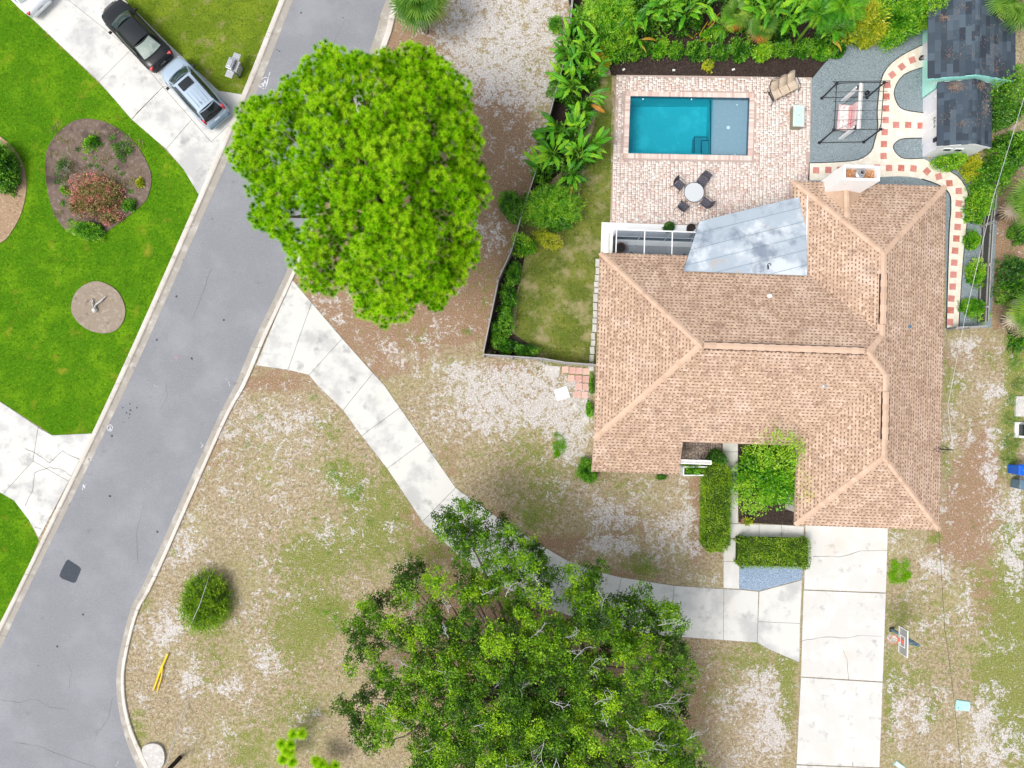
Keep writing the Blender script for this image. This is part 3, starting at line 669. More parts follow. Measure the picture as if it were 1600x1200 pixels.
YARD_MAT = mat('patchy_yard_lawn', (0.12, 0.155, 0.025), [((0.20, 0.22, 0.04), 0.6, 0.42, 0.62, 8, 0.9), ((0.06, 0.09, 0.012), 5, 0.5, 0.68, 10, 0.8), ((0.34, 0.29, 0.15), 0.8, 0.48, 0.66, 12, 0.95), ((0.42, 0.35, 0.22), 9, 0.56, 0.70, 8, 0.6), ((0.10, 0.20, 0.012), 1.1, 0.56, 0.72, 9, 0.8)], 0.95, 0.1, (16, 1.0, 0.05), world_co=True)
kl = smooth_line(KERB_L, 5)
def kl_between(y0, y1): return [p for p in kl if y0 < p[1] < y1]
LAWN_A = [(19, 0), (150, 125), (250, 225), (287, 265), (311, 305)] + kl_between(312, 672) + [(145, 677), (100, 681), (82, 680), (0, 627), (-300, 440), (-300, -250), (-240, -260)]
LAWN_B = [(195, 0), (262, 67), (342, 142), (381, 148)] + kl_between(-255, 140)[::-1] + [(0, -260)]
LAWN_C = [(0, 770), (22, 782), (45, 812), (61, 845)] + kl_between(850, 1600) + [(-500, 1500), (-500, 560)]
def lawn(poly, m, z=0.006):
    o = MB().sheet(PL(poly), z).build('lawn', m); tag(o, kind='structure'); return o
lawn(LAWN_A, LAWN_MAT); lawn(LAWN_B, LAWN_MAT2); lawn(LAWN_C, LAWN_MAT)
YARD_LAWN = [(905, 110), (956, 118), (953, 350), (940, 395), (930, 565), (870, 562), (800, 555), (798, 520), (812, 440), (850, 370), (905, 330), (915, 260), (940, 160)]

# concrete drives ------------------------------------------------------------
def slabs(name, polys, m, z=0.03, gap=0.011, parent=None):
    e = empty(name); tag(e, kind='structure')
    allp = [p for q in polys for p in q]
    for q in polys:
        w = ccw(PL(q))
        cx = sum(p[0] for p in w) / len(w); cy = sum(p[1] for p in w) / len(w)
        ww = []
        n = len(w)
        for i in range(n):        # inset by the joint gap
            a, b, c = Vector(w[i - 1]), Vector(w[i]), Vector(w[(i + 1) % n])
            n1 = Vector((-(b - a).y, (b - a).x)).normalized(); n2 = Vector((-(c - b).y, (c - b).x)).normalized()
            k = n1 + n2
            if k.length < .2: k = n1
            k = k / max(k.dot(n1), .3)
            ww.append((b.x + k.x * gap, b.y + k.y * gap))
        MB().prism(ww, 0.0, z + random.uniform(-.003, .003)).build('slab', m, e)
        ww2 = [(p[0] + (p[0] - cx) * .0, p[1]) for p in w]
        o = MB().sheet(w, 0.013).build('joint_bed', M['joint'], e)
    return e

slabs('driveway', [[(19, -2), (195, -2), (262, 67), (208, 82), (155, 128)][::1] and [(19, 0), (107, 0), (205, 78), (155, 128)], [(107, 0), (195, 0), (262, 67), (205, 78)],
                   [(155, 128), (205, 78), (255, 136), (215, 176), (206, 187)], [(205, 78), (262, 67), (325, 126), (255, 136)],
                   [(206, 187), (255, 136), (300, 187), (260, 233), (250, 225)], [(255, 136), (325, 126), (342, 142), (381, 148), (362, 192), (330, 222), (300, 187)],
                   [(260, 233), (300, 187), (330, 222), (362, 192), (311, 305), (287, 265)],
                   [(-70, -80), (0, -110), (107, 0), (19, 0)], [(0, -110), (75, -120), (195, 0), (107, 0)]], M['concrete'])
slabs('driveway', [[(82, 680), (145, 677), (108, 752), (52, 720), (60, 668)], [(52, 720), (108, 752), (61, 841), (45, 812), (22, 782), (5, 772)][::1],
                   [(0, 627), (60, 667), (52, 720), (5, 772), (-30, 752)], [(-150, 530), (0, 627), (-30, 752), (-160, 690)], [(-330, 420), (-150, 530), (-160, 690), (-330, 600)]], M['concrete'])
slabs('driveway', [
    [(456, 436), (487, 473), (450, 578), (400, 571)], [(487, 473), (535, 529), (483, 586), (450, 578)],
    [(535, 529), (583, 583), (536, 641), (495, 601), (483, 586)], [(583, 583), (600, 601), (625, 637), (565, 681), (536, 641)],
    [(625, 637), (662, 690), (605, 732), (565, 681)], [(662, 690), (712, 762), (660, 815), (605, 732)],
    [(712, 762), (768, 802), (722, 872), (692, 846), (660, 815)], [(768, 802), (787, 815), (829, 842), (785, 916), (740, 886), (722, 872)],
    [(829, 842), (887, 876), (858, 950), (785, 916)], [(887, 876), (930, 892), (971, 902), (955, 979), (905, 968), (858, 950)],
    [(971, 902), (1053, 915), (1047, 994), (1000, 988), (955, 979)], [(1053, 915), (1131, 920), (1130, 1000), (1047, 994)],
    [(1131, 920), (1155, 921), (1185, 924), (1183, 1004), (1130, 1000)], [(1186, 924), (1253, 906), (1250, 974), (1184, 971)], [(1184, 971), (1250, 974), (1249, 1035), (1200, 1014), (1183, 1004)]], M['concrete'])
slabs('driveway', [[(1260, 700), (1391, 700), (1384, 926), (1256, 921)], [(1255, 922), (1384, 927), (1379, 1065), (1251, 1057)], [(1251, 1058), (1379, 1066), (1374, 1199), (1244, 1194)], [(1244, 1195), (1374, 1200), (1370, 1330), (1240, 1325)], [(1240, 1325), (1370, 1330), (1360, 1560), (1230, 1560)]], M['concrete_grey'])
slabs('footpath', [[(1129, 680), (1153, 680), (1153, 706), (1129, 706)], [(1129, 706), (1153, 706), (1153, 743), (1129, 743)], [(1130, 743), (1153, 743), (1153, 773), (1130, 773)], [(1130, 773), (1153, 773), (1153, 818), (1130, 818)],
                   [(1130, 818), (1186, 819), (1186, 841), (1130, 841)], [(1186, 819), (1221, 820), (1221, 842), (1186, 841)], [(1221, 820), (1256, 822), (1256, 846), (1221, 842)],
                   [(1130, 842), (1155, 842), (1155, 877), (1130, 877)], [(1130, 877), (1155, 877), (1155, 920), (1130, 919)]], M['concrete_grey'])
# thin cracks running over two slabs
def crack(pts, z=0.0345, w=0.012):
    p = [Vector(P(*q)) for q in pts]
    out = []
    for i in range(len(p) - 1):
        for k in range(4):
            t = k / 4; q = p[i].lerp(p[i + 1], t)
            out.append(q + Vector((random.uniform(-.03, .03), random.uniform(-.03, .03))))
    out.append(p[-1])
    a, b = [], []
    for i, q in enumerate(out):
        d = (out[min(i + 1, len(out) - 1)] - out[max(i - 1, 0)]).normalized(); n = Vector((-d.y, d.x)) * w * random.uniform(.5, 1.3)
        a.append(q + n); b.append(q - n)
    V = [(q.x, q.y, z) for q in a] + [(q.x, q.y, z) for q in b]; n = len(a)
    return V, [(i, i + n, i + n + 1, i + 1) for i in range(n - 1)]
cr = MB()
for pts in ([(1270, 869), (1310, 870), (1345, 861), (1385, 860)], [(1252, 1001), (1290, 995), (1320, 997), (1345, 992), (1380, 995)], [(1318, 1015), (1324, 1035), (1325, 1062)],
            [(40, 700), (62, 712), (78, 723)], [(78, 723), (98, 705), (125, 718)], [(54, 739), (78, 730), (95, 733), (114, 744)], [(54, 739), (51, 767), (40, 790)], [(55, 823), (66, 827)], [(1332, 1199), (1331, 1190)]):
    cr.add(*crack(pts))
tag(cr.build('crack', M['crack']), kind='structure')
rc = MB()
for pts in ([(2, 1093), (28, 1098), (55, 1092), (78, 1104), (104, 1108)], [(108, 1075), (112, 1050), (106, 1038)], [(150, 1150), (170, 1120), (176, 1090)], [(250, 640), (262, 620), (259, 600)], [(225, 790), (214, 830), (216, 880)], [(330, 420), (318, 455), (300, 500)], [(540, 30), (520, 70), (518, 110)], [(20, 1160), (60, 1165), (110, 1185), (150, 1199)]):
    rc.add(*crack(pts, .0125, .009))
tag(rc.build('road_crack', M['crack']), kind='structure')
sp = MB()
for k, (a, b) in enumerate(((192, 637), (203, 631), (214, 637), (204, 641), (198, 645), (203, 647), (202, 653), (193, 660), (276, 463), (332, 342), (175, 681), (246, 831), (471, 20), (536, 28), (437, 80), (433, 78), (172, 775), (245, 531), (90, 1010), (130, 960), (300, 560), (350, 500), (60, 1040))):
    w = W(a, b); r_ = random.uniform(.04, .085); ph = random.uniform(0, 6)
    sp.add([(w.x + r_ * random.uniform(.6, 1.2) * math.cos(ph + t), w.y + r_ * random.uniform(.6, 1.2) * math.sin(ph + t), .0128) for t in np.linspace(0, 5.4, 7)], [tuple(range(7))])
tag(sp.build('oil_spots', M['patch']), kind='structure')

# beds ------------------------------------------------------------------------
def bed(pts, m, name='planting_bed', h=0.05, smooth=4):
    poly = PL(smooth_line(pts, smooth, True)) if smooth else PL(pts)
    o = MB().prism(poly, 0.0, h).build(name, m); tag(o, kind='structure'); return o
BED1 = [(75, 232), (100, 200), (130, 186), (172, 194), (212, 225), (236, 270), (233, 303), (220, 322), (170, 360), (140, 372), (104, 360), (82, 325), (72, 275)]
bed(BED1, M['bed_soil'])
BED2 = [(-70, 215), (-20, 205), (15, 225), (36, 256), (42, 292), (35, 330), (20, 360), (0, 380), (-50, 385), (-90, 300)]
bed(BED2, M['straw'])
RING = [(112, 480), (120, 456), (140, 442), (160, 441), (184, 455), (196, 480), (194, 500), (182, 516), (160, 521), (136, 514), (118, 498)]
bed(RING, M['ring_soil'], h=0.07)
bed([(955, 118), (940, 60), (900, 60), (880, -40), (1270, -60), (1450, -60), (1440, 40), (1335, 62), (1290, 97), (1268, 124)], M['mulch'], h=0.03, smooth=0)
bed([(882, 104), (905, 60), (945, 60), (942, 110), (915, 160), (900, 250), (850, 290), (838, 290), (836, 278), (847, 230), (862, 175)], M['mulch'], h=0.03, smooth=0)
bed([(800, 400), (820, 400), (812, 440), (800, 480), (800, 520), (830, 540), (838, 558), (756, 556), (781, 440)], M['mulch'], h=0.03, smooth=0)
bed([(1153, 690), (1252, 690), (1247, 821), (1154, 816)], M['mulch'], h=0.03, smooth=0)
MB().sheet(PL([(800, 380), (905, 330), (940, 395), (930, 570), (840, 562), (800, 559)]), 0.004)
o = MB().sheet(PL([(905, 110), (956, 118), (953, 350), (940, 395), (931, 570), (800, 558), (812, 440), (850, 370), (900, 330), (915, 260), (935, 160)]), 0.005).build('lawn', YARD_MAT); tag(o, kind='structure')
bed([(1155, 842), (1255, 846), (1253, 905), (1186, 923), (1155, 920)], M['gravel_front'], 'gravel', 0.02, 0)
bed([(1266, 121), (1290, 97), (1335, 58), (1448, 30), (1448, 250), (1470, 240), (1560, 300), (1548, 512), (1478, 515), (1478, 300), (1262, 300)], M['gravel'], 'gravel', 0.02, 0)

# garden path of cream concrete with red tiles --------------------------------
PATH = ([(1264, 255), (1300, 254), (1340, 250), (1360, 237), (1366, 220), (1371, 200), (1370, 180), (1371, 160), (1375, 130), (1385, 107), (1407, 88), (1440, 71)],
        [(1444, 105), (1412, 117), (1397, 140), (1400, 160), (1412, 172), (1444, 177)], [(1444, 216), (1412, 217), (1400, 222), (1395, 230), (1400, 240), (1412, 248), (1441, 248)],
        [(1465, 260), (1495, 275), (1510, 297), (1512, 315), (1510, 350), (1504, 407), (1497, 512)], [(1478, 512), (1482, 370), (1485, 325), (1482, 302), (1465, 289), (1440, 280), (1412, 276), (1375, 277), (1320, 282), (1262, 282)])
pp = [q for seg in PATH for q in smooth_line(seg, 3)]
path = MB().prism(PL(pp), 0.0, 0.05).build('garden_path', M['path']); tag(path, kind='structure')
edge_mb = MB()
for seg in (PATH[0], PATH[1], PATH[2], PATH[3], PATH[4][:6]):
    q = PL(smooth_line(seg, 3))
    for i in range(len(q) - 1):
        a, b = Vector((*q[i], 0)), Vector((*q[i + 1], 0)); c = (a + b) / 2; d = b - a
        edge_mb.box((c.x, c.y, 0.032), (d.length + .02, 0.045, 0.064), math.atan2(d.y, d.x))
edge_mb.build('edging', M['black'], path)
T4 = [(898, 378, 20), (833, 420, 40), (773, 470, 38), (743, 533, 3), (737, 606, 2), (734, 680, 2), (732, 752, 0), (726, 828, -2), (721, 902, -2), (719, 977, 0), (797, 783, 0), (873, 783, 0), (950, 787, 2), (298, 1066, 0), (374, 1064, 0), (450, 1062, 5),
      (527, 1060, 0), (603, 1055, 0), (678, 1050, 0), (753, 1052, -2), (829, 1052, -2), (906, 1055, -6), (990, 1073, -42), (1063, 1105, 15), (1130, 1147, 4), (1188, 1195, 0)]
T8 = [(1188, 73), (1187, 145), (1181, 220), (1173, 292), (1165, 368), (1160, 443), (1155, 518), (1150, 592), (1142, 667), (1138, 740), (1133, 813)]
tile_me = MB().box((0, 0, 0.012), (0.375, 0.375, 0.04), taper=.97).mesh('tile', M['red_tile'])
for x, y, a in [(1200 + x / 4, y / 4, a) for x, y, a in T4] + [(1200 + x / 4, 300 + y / 4, -3) for x, y in T8]:
    w = W(x, y); t = link('tile', tile_me, path, (w.x, w.y, 0.045), (0, 0, R(a + random.uniform(-3, 3))))

# pavers beside the left wall -------------------------------------------------
def slab_thing(name, px, py, wpx, hpx, rot, m, label, cat, group=None, h=0.06):
    w = W(px, py); k = CAM_H / F_PX
    o = MB().box((0, 0, h / 2), (wpx * k, hpx * k, h), taper=.985).build(name, m, loc=(w.x, w.y, 0), rot=(0, 0, R(rot)))
    return tag(o, label, cat, group)
pad = empty('paver_pad', W(902, 600)); tag(pad, kind='structure')
PP = [(883.2, 577.5), (894.5, 578.8), (905.2, 579.5), (916, 580.5), (892.5, 591.2), (904, 591.8), (915.5, 592.5), (904.5, 604), (915.5, 604.8), (902.5, 616.3), (913.5, 617)]
pm = MB().box((0, 0, 0.03), (0.39, 0.39, 0.06), taper=.98).mesh('paver', M['pink_tile'])
for x, y in PP:
    w = W(x, y); link('paver', pm, pad, (w.x - pad.location.x, w.y - pad.location.y, 0), (0, 0, R(-2 + random.uniform(-2, 2))))
slab_thing('concrete_slab', 863, 580, 23, 17, -5, M['stone'], 'grey rectangular slab lying flat at the left end of the pink pavers', 'slab')
slab_thing('concrete_slab', 878, 615, 22, 19, 18, M['stone_white'], 'bright white square slab lying tilted on the sand beside the pink pavers', 'slab')
slab_thing('stepping_stone', 899.5, 636, 11, 11, 45, M['stone'], 'small grey diamond-set stepping stone below the pink pavers', 'stone')
slab_thing('stepping_stone', 914, 654, 12, 15, 0, M['stone'], 'grey oblong stepping stone half sunk in sand beside the left house wall', 'stone', h=.03)
eb = empty('stone_border', W(932, 500)); tag(eb, 'row of pale edging stones along the left wall of the house', 'edging')
yy = 404
while yy < 572:
    ln = random.uniform(9, 15); px = 934.5 - (yy - 404) * 0.062 + random.uniform(-1, 1)
    w = W(px, yy + ln / 2); k = CAM_H / F_PX
    s_ = MB().box((0, 0, 0.05), (random.uniform(.22, .3), (ln - 1) * k, 0.1), taper=.93)
    s_.build('edging_stone', M['stone'], eb, (w.x - eb.location.x, w.y - eb.location.y, 0), (0, 0, R(random.uniform(-3, 3))))
    yy += ln

# ================================================================== POOL DECK AND POOL
DECK = PL([(963, 117.5), (1268, 121.5), (1263, 330), (1240, 425), (1090, 425), (1090, 352), (953, 349)])
deck = MB()
tri = [Vector((*p, 0)) for p in DECK]
deck.sheet(DECK, 0.05, [POOL])
n = len(DECK)
deck.add([(p[0], p[1], 0) for p in DECK] + [(p[0], p[1], .05) for p in DECK], [(i, (i + 1) % n, (i + 1) % n + n, i + n) for i in range(n)])
deck_o = deck.build('pool_deck', M['paver_bed']); tag(deck_o, kind='structure')
def paver_field(name, poly, holes, rot, m, parent, z0, size=.115, seed=1):
    rng = random.Random(seed)
    xs = [p[0] for p in poly]; ys = [p[1] for p in poly]
    cx, cy = (min(xs) + max(xs)) / 2, (min(ys) + max(ys)) / 2
    ca, sa = math.cos(rot), math.sin(rot)
    boxes = []
    S = size * 2
    nn = int(max(max(xs) - min(xs), max(ys) - min(ys)) / S) + 4
    for i in range(-nn, nn):
        for j in range(-nn, nn):
            u, v = i * S, j * S + (i % 2) * size
            k = rng.random()
            if k < .42: cells = [(u - size / 2, v, size, S), (u + size / 2, v, size, S)]
            elif k < .84: cells = [(u, v - size / 2, S, size), (u, v + size / 2, S, size)]
            else: cells = [(u, v, S, S)]
            for (a, b, w_, h_) in cells: boxes.append((a, b, w_, h_, rng.uniform(0, .006)))
    B = np.array(boxes)
    X = cx + B[:, 0] * ca - B[:, 1] * sa; Y = cy + B[:, 0] * sa + B[:, 1] * ca
    k = in_poly(X, Y, poly)
    for h in holes: k &= ~in_poly(X, Y, h)
    # keep only pavers whose four corners stay inside too
    for sx in (-.5, .5):
        for sy in (-.5, .5):
            a = B[:, 0] + sx * B[:, 2]; b = B[:, 1] + sy * B[:, 3]
            XX = cx + a * ca - b * sa; YY = cy + a * sa + b * ca
            k &= in_poly(XX, YY, poly)
            for h in holes: k &= ~in_poly(XX, YY, h)
    B = B[k]
    g = .006
    hx = B[:, 2] / 2 - g; hy = B[:, 3] / 2 - g; z1 = z0 + .012 + B[:, 4]
    def pt(sx, sy, z):
        a = B[:, 0] + sx * hx; b = B[:, 1] + sy * hy
        return np.stack([cx + a * ca - b * sa, cy + a * sa + b * ca, np.broadcast_to(z, a.shape)], -1)
    V = np.stack([pt(-1, -1, z1), pt(1, -1, z1), pt(1, 1, z1), pt(-1, 1, z1), pt(-1, -1, z0), pt(1, -1, z0), pt(1, 1, z0), pt(-1, 1, z0)], 1)
    N = len(B)
    F = np.array([(0, 1, 2, 3), (4, 5, 1, 0), (5, 6, 2, 1), (6, 7, 3, 2), (7, 4, 0, 3)])
    Fa = (F[None] + np.arange(N)[:, None, None] * 8).reshape(-1, 4)
    me = bpy.data.meshes.new(name)
    me.vertices.add(N * 8); me.vertices.foreach_set('co', V.astype(np.float32).ravel())
    me.loops.add(Fa.size); me.loops.foreach_set('vertex_index', Fa.astype(np.int32).ravel())
    me.polygons.add(len(Fa)); me.polygons.foreach_set('loop_start', np.arange(0, Fa.size, 4, dtype=np.int32))
    me.materials.append(m); me.update(calc_edges=True)
    o = link(name, me, parent); tag(o, kind='stuff'); return o
def grow(poly, d):
    cx = sum(p[0] for p in poly) / len(poly); cy = sum(p[1] for p in poly) / len(poly)
    return [(p[0] + math.copysign(d, p[0] - cx), p[1] + math.copysign(d, p[1] - cy)) for p in poly]
PR = R(-1.2)
paver_field('pavers', DECK, [grow(POOL, .275)], PR, M['paver'], deck_o, 0.05)
# coping: one row of bricks on edge round the water
cop = MB()
Pw = [Vector(p) for p in POOL]
for i in range(4):
    a, b = Pw[i], Pw[(i + 1) % 4]; d = b - a; L_ = d.length; d.normalize(); nrm = Vector((-d.y, d.x))
    if (a + nrm * .1 - sum(Pw, Vector((0, 0))) / 4).length < (a - sum(Pw, Vector((0, 0))) / 4).length: nrm = -nrm
    k = int(L_ / .115)
    for j in range(-2 if i % 2 == 0 else 0, k + (2 if i % 2 == 0 else 0)):
        c = a + d * ((j + .5) * L_ / k) + nrm * .135
        cop.box((c.x, c.y, 0.06), (L_ / k - .012, .29, .035), math.atan2(d.y, d.x))
tag(cop.build('coping_bricks', M['coping'], deck_o), kind='stuff')

pool = empty('swimming_pool', (*P(1077, 197), 0)); tag(pool, 'rectangular swimming pool with teal deep end and grey sun shelf in the paver deck', 'pool')
px0, py0 = pool.location.x, pool.location.y
lp = [(p[0] - px0, p[1] - py0) for p in POOL]      # TL TR BR BL
TL, TR, BR, BL = map(Vector, lp)
t = (1114 - 984.5) / (1171 - 984.5)
ST, SB = TL.lerp(TR, t), BL.lerp(BR, t)             # shelf line
def wallq(a, b, z0, z1): return [(a.x, a.y, z0), (b.x, b.y, z0), (b.x, b.y, z1), (a.x, a.y, z1)]
deep, shelf_z, wz = -1.55, -0.34, -0.07
MB().add([(TL.x, TL.y, deep), (ST.x, ST.y, deep + .25), (SB.x, SB.y, deep + .25), (BL.x, BL.y, deep)], [(0, 3, 2, 1)]).build('pool_floor', M['pool_floor'], pool)
w = MB()
for a, b in ((TL, ST), (SB, BL), (BL, TL)): w.add(wallq(a, b, deep, -.02), [(0, 1, 2, 3)])
w.add(wallq(ST, SB, deep, shelf_z), [(0, 1, 2, 3)])
w.build('pool_wall', M['pool_floor'], pool)
MB().add([(ST.x, ST.y, shelf_z), (TR.x, TR.y, shelf_z), (BR.x, BR.y, shelf_z), (SB.x, SB.y, shelf_z)], [(0, 1, 2, 3)]).add(wallq(TR, BR, shelf_z, -.02), [(0, 1, 2, 3)]).add(wallq(ST, TR, shelf_z, -.02), [(0, 1, 2, 3)]).add(wallq(BR, SB, shelf_z, -.02), [(0, 1, 2, 3)]).build('sun_shelf', M['pool_shelf'], pool)
tl = MB()
C_ = (TL + TR + BR + BL) / 4
for a, b in ((TL, TR), (TR, BR), (BR, BL), (BL, TL)):
    c = (a + b) / 2; d = b - a; inn = (C_ - c); n_ = Vector((-d.y, d.x)).normalized(); n_ = n_ if n_.dot(inn) > 0 else -n_
    c = c + n_ * .012
    tl.box((c.x, c.y, -.05), (d.length, .024, .24), math.atan2(d.y, d.x))
tl.build('waterline_tile', M['tile_line'], pool)
def rel(px, py): a = P(px, py); return Vector((a[0] - px0, a[1] - py0))
# corner steps and a long bench under the near wall
b0, b1 = BL, SB
MB().prism([tuple(BL), tuple(SB), tuple(SB + Vector((0, .32))), tuple(BL + Vector((0, .32)))], deep, -.55).build('pool_bench', M['pool_floor'], pool)
s0 = SB
MB().prism([(s0.x - .85, s0.y + .02), (s0.x, s0.y), (s0.x, s0.y + 1.42), (s0.x - .78, s0.y + 1.42)], deep, -.75).build('pool_step', M['pool_shelf'], pool)
MB().prism([(s0.x - .45, s0.y + .02), (s0.x, s0.y), (s0.x, s0.y + 1.1), (s0.x - .42, s0.y + 1.1)], deep, -.5).build('pool_step', M['pool_shelf'], pool)
step_edge = MB()
for (x, y, dx, dy, z) in ((-.80, .72, .035, 1.40, -.745), (-.40, 1.40, .80, .035, -.745), (-.43, .56, .035, 1.08, -.495), (-.21, 1.08, .42, .035, -.495)):
    step_edge.box((s0.x + x, s0.y + y, z), (dx, dy, .02))
step_edge.build('step_trim', M['tile_line'], pool)
e = (ST + SB) / 2
MB().box((e.x, e.y, shelf_z + .005), (.05, (ST - SB).length, .02), math.atan2(*(ST - SB)) * 0).build('shelf_trim', M['tile_line'], pool)
MB().add([(TL.x, TL.y, wz), (ST.x, ST.y, wz), (SB.x, SB.y, wz), (BL.x, BL.y, wz)], [(0, 3, 2, 1)]).build('water', M['water'], pool)
MB().add([(ST.x, ST.y, wz), (TR.x, TR.y, wz), (BR.x, BR.y, wz), (SB.x, SB.y, wz)], [(0, 3, 2, 1)]).build('water', M['water_shallow'], pool)
for a, b, r_ in ((1140.5, 196, .11), (1154.5, 160, .045), (1151, 238.5, .045)):
    q = rel(a, b); MB().cyl((q.x, q.y, shelf_z), r_, .02, 12).build('shelf_fitting', M['white_plain'], pool)
for a, b in ((1005, 152.5), (1081, 153)):
    q = rel(a, b); MB().cyl((q.x, q.y - .06, -.09), .04, .03, 10).build('return_jet', M['white_plain'], pool)
# ================================================================== HOUSE
HO = P(1093, 541, 4.9)
HROT = R(-2)
house = empty('house', (*HO, 0), HROT)
tag(house, 'single storey house with tan shingled hip roof beside the pool deck', 'house')
SL = 0.4
planes = {   # name: (height function, eave direction unit vector pointing up the slope, list of convex pieces)
    'W':  (lambda x, y: 2.8 + SL * (x + 5.1), (1, 0), (-5.1, 0), [[(-5.1, 5.2), (.05, .05), (-5.1, -5.1)]]),
    'N':  (lambda x, y: 2.8 + SL * (5.2 - y), (0, -1), (0, 5.2), [[(-5.1, 5.2), (5.5, 5.2), (9.75, .95), (8.85, .05), (.05, .05)]]),
    'S':  (lambda x, y: 2.8 + SL * (y + 5.1), (0, 1), (0, -6.97), [[(.05, .05), (8.85, .05), (10.035, -1.135), (6.07, -5.1), (-5.1, -5.1)], [(-5.1, -5.1), (-.23, -5.1), (-.23, -6.97), (-5.1, -6.97)]]),
    'WU': (lambda x, y: 2.8 + SL * (x - 5.5), (1, 0), (5.5, 0), [[(5.5, 5.2), (9.75, .95), (9.75, 5.33), (5.5, 9.58)]]),
    'NU': (lambda x, y: 2.8 + SL * (9.58 - y), (0, -1), (0, 9.58), [[(5.5, 9.58), (9.75, 5.33), (14, 9.58)]]),
    'E':  (lambda x, y: 2.8 + SL * (14.0 - x), (-1, 0), (14, 0), [[(14, 9.58), (10.035, 5.615), (10.035, -5.485), (14, -9.45)], [(9.75, .95), (8.85, .05), (10.035, -1.135), (10.035, .95)], [(9.75, .95), (10.035, .95), (10.035, 5.615), (9.75, 5.33)]]),
    'WL': (lambda x, y: 2.8 + SL * (x - 6.07), (1, 0), (6.07, 0), [[(6.07, -5.1), (10.035, -1.135), (10.035, -5.485), (6.07, -9.45)]]),
    'SL': (lambda x, y: 2.8 + SL * (y + 9.45), (0, 1), (0, -9.45), [[(6.07, -9.45), (10.035, -5.485), (14, -9.45)]]),
}
roof = empty('roof', (0, 0, 0), parent=house)
under = MB()
rng = random.Random(5)
for nm, (zf, up, o0, pieces) in planes.items():
    up = Vector(up); al = Vector((-up.y, up.x)); o0 = Vector(o0)
    mb = MB()
    for pc in pieces:
        pc = ccw(pc)
        under.prism(pc, -.06, 0.0, zf=zf)
        # range of rows and columns for this piece
        us = [(Vector(p) - o0).dot(up) for p in pc]; vs = [(Vector(p) - o0).dot(al) for p in pc]
        EXP, PIT = .165, .235
        r0, r1 = int(min(us) / EXP) - 1, int(max(us) / EXP) + 2
        c0, c1 = int(min(vs) / PIT) - 2, int(max(vs) / PIT) + 2
        for r_ in range(r0, r1):
            rr = random.Random(r_ * 131 + 7)
            off = rr.uniform(0, PIT)
            for c_ in range(c0, c1):
                cc = random.Random(r_ * 7919 + c_ * 31 + 3)
                u0 = r_ * EXP; v0 = c_ * PIT + off
                tooth = PIT * cc.uniform(.34, .74)
                quads = [(u0 + EXP * .38, u0 + EXP * 1.0, v0, v0 + PIT, .012), (u0, u0 + EXP * .38, v0, v0 + tooth, .014)]
                for (ua, ub, va, vb, h) in quads:
                    q = [o0 + up * a + al * b for a, b in ((ua, va), (ua, vb), (ub, vb), (ub, va))]
                    q = clip_convex(ccw([tuple(p) for p in q]), pc)
                    if len(q) < 3 or abs(area2(q)) < .0004: continue
                    mb.prism(q, 0.001, h, zf=zf) if h > .013 else mb.add([(p[0], p[1], zf(*p) + h) for p in q], [tuple(range(len(q)))])
    o = mb.build('shingles', M['shingle'], roof); tag(o, kind='stuff')
under.build('roof_deck', M['shingle_under'], roof)

# ridge and hip caps: overlapping cap shingles, each a piece of its own
cap_me = []
for k in range(1):
    h = .03
    V = [(-.17, -.145, -.035), (.17, -.145, -.035), (.17, 0, .01), (-.17, 0, .01), (-.17, .145, -.035), (.17, .145, -.035), (-.17, -.145, -.055), (.17, -.145, -.055), (-.17, .145, -.055), (.17, .145, -.055)]
    Fq = [(0, 1, 2, 3), (3, 2, 5, 4), (0, 3, 4, 8, 6), (1, 7, 9, 5, 2), (0, 6, 7, 1), (4, 5, 9, 8)]
    me = bpy.data.meshes.new('ridge_cap'); me.from_pydata(V, [], Fq); me.materials.append(M['cap']); me.update(); cap_me.append(me)
def caps(a, b, step=.26, lift=.035):
    a, b = Vector(a), Vector(b); d = b - a; n = max(1, int(d.length / step))
    X = d.normalized(); Z = Vector((0, 0, 1)); Y = Z.cross(X).normalized(); Z = X.cross(Y)
    rot = Matrix((X, Y, Z)).transposed()
    for i in range(n):
        p = a + d * ((i + .5) / n) + Z * (lift + .008 * (i % 2))
        link('ridge_cap', cap_me[0], roof, p, (rot @ Matrix.Rotation(-.05, 3, 'Y')).to_euler())
z = lambda n, x, y: planes[n][0](x, y)
caps((-5.08, 5.18, 2.81), (.05, .05, 4.86)); caps((-5.08, -5.08, 2.81), (.05, .05, 4.86))
caps((5.52, 9.56, 2.81), (9.75, 5.33, 4.5)); caps((13.98, 9.56, 2.81), (9.75, 5.33, 4.5))
caps((6.09, -9.43, 2.81), (10.035, -5.485, 4.386)); caps((13.98, -9.43, 2.81), (10.035, -5.485, 4.386))
caps((9.75, 5.33, 4.5), (9.75, 4.25, 4.5)); caps((9.75, 1.5, 4.5), (9.75, .95, 4.5)); caps((10.035, -5.485, 4.386), (10.035, -4.6, 4.386)); caps((10.035, -2.0, 4.386), (10.035, -1.135, 4.386))
caps((9.75, .95, 4.5), (8.85, .05, 4.86)); caps((10.035, -1.135, 4.386), (8.85, .05, 4.86))
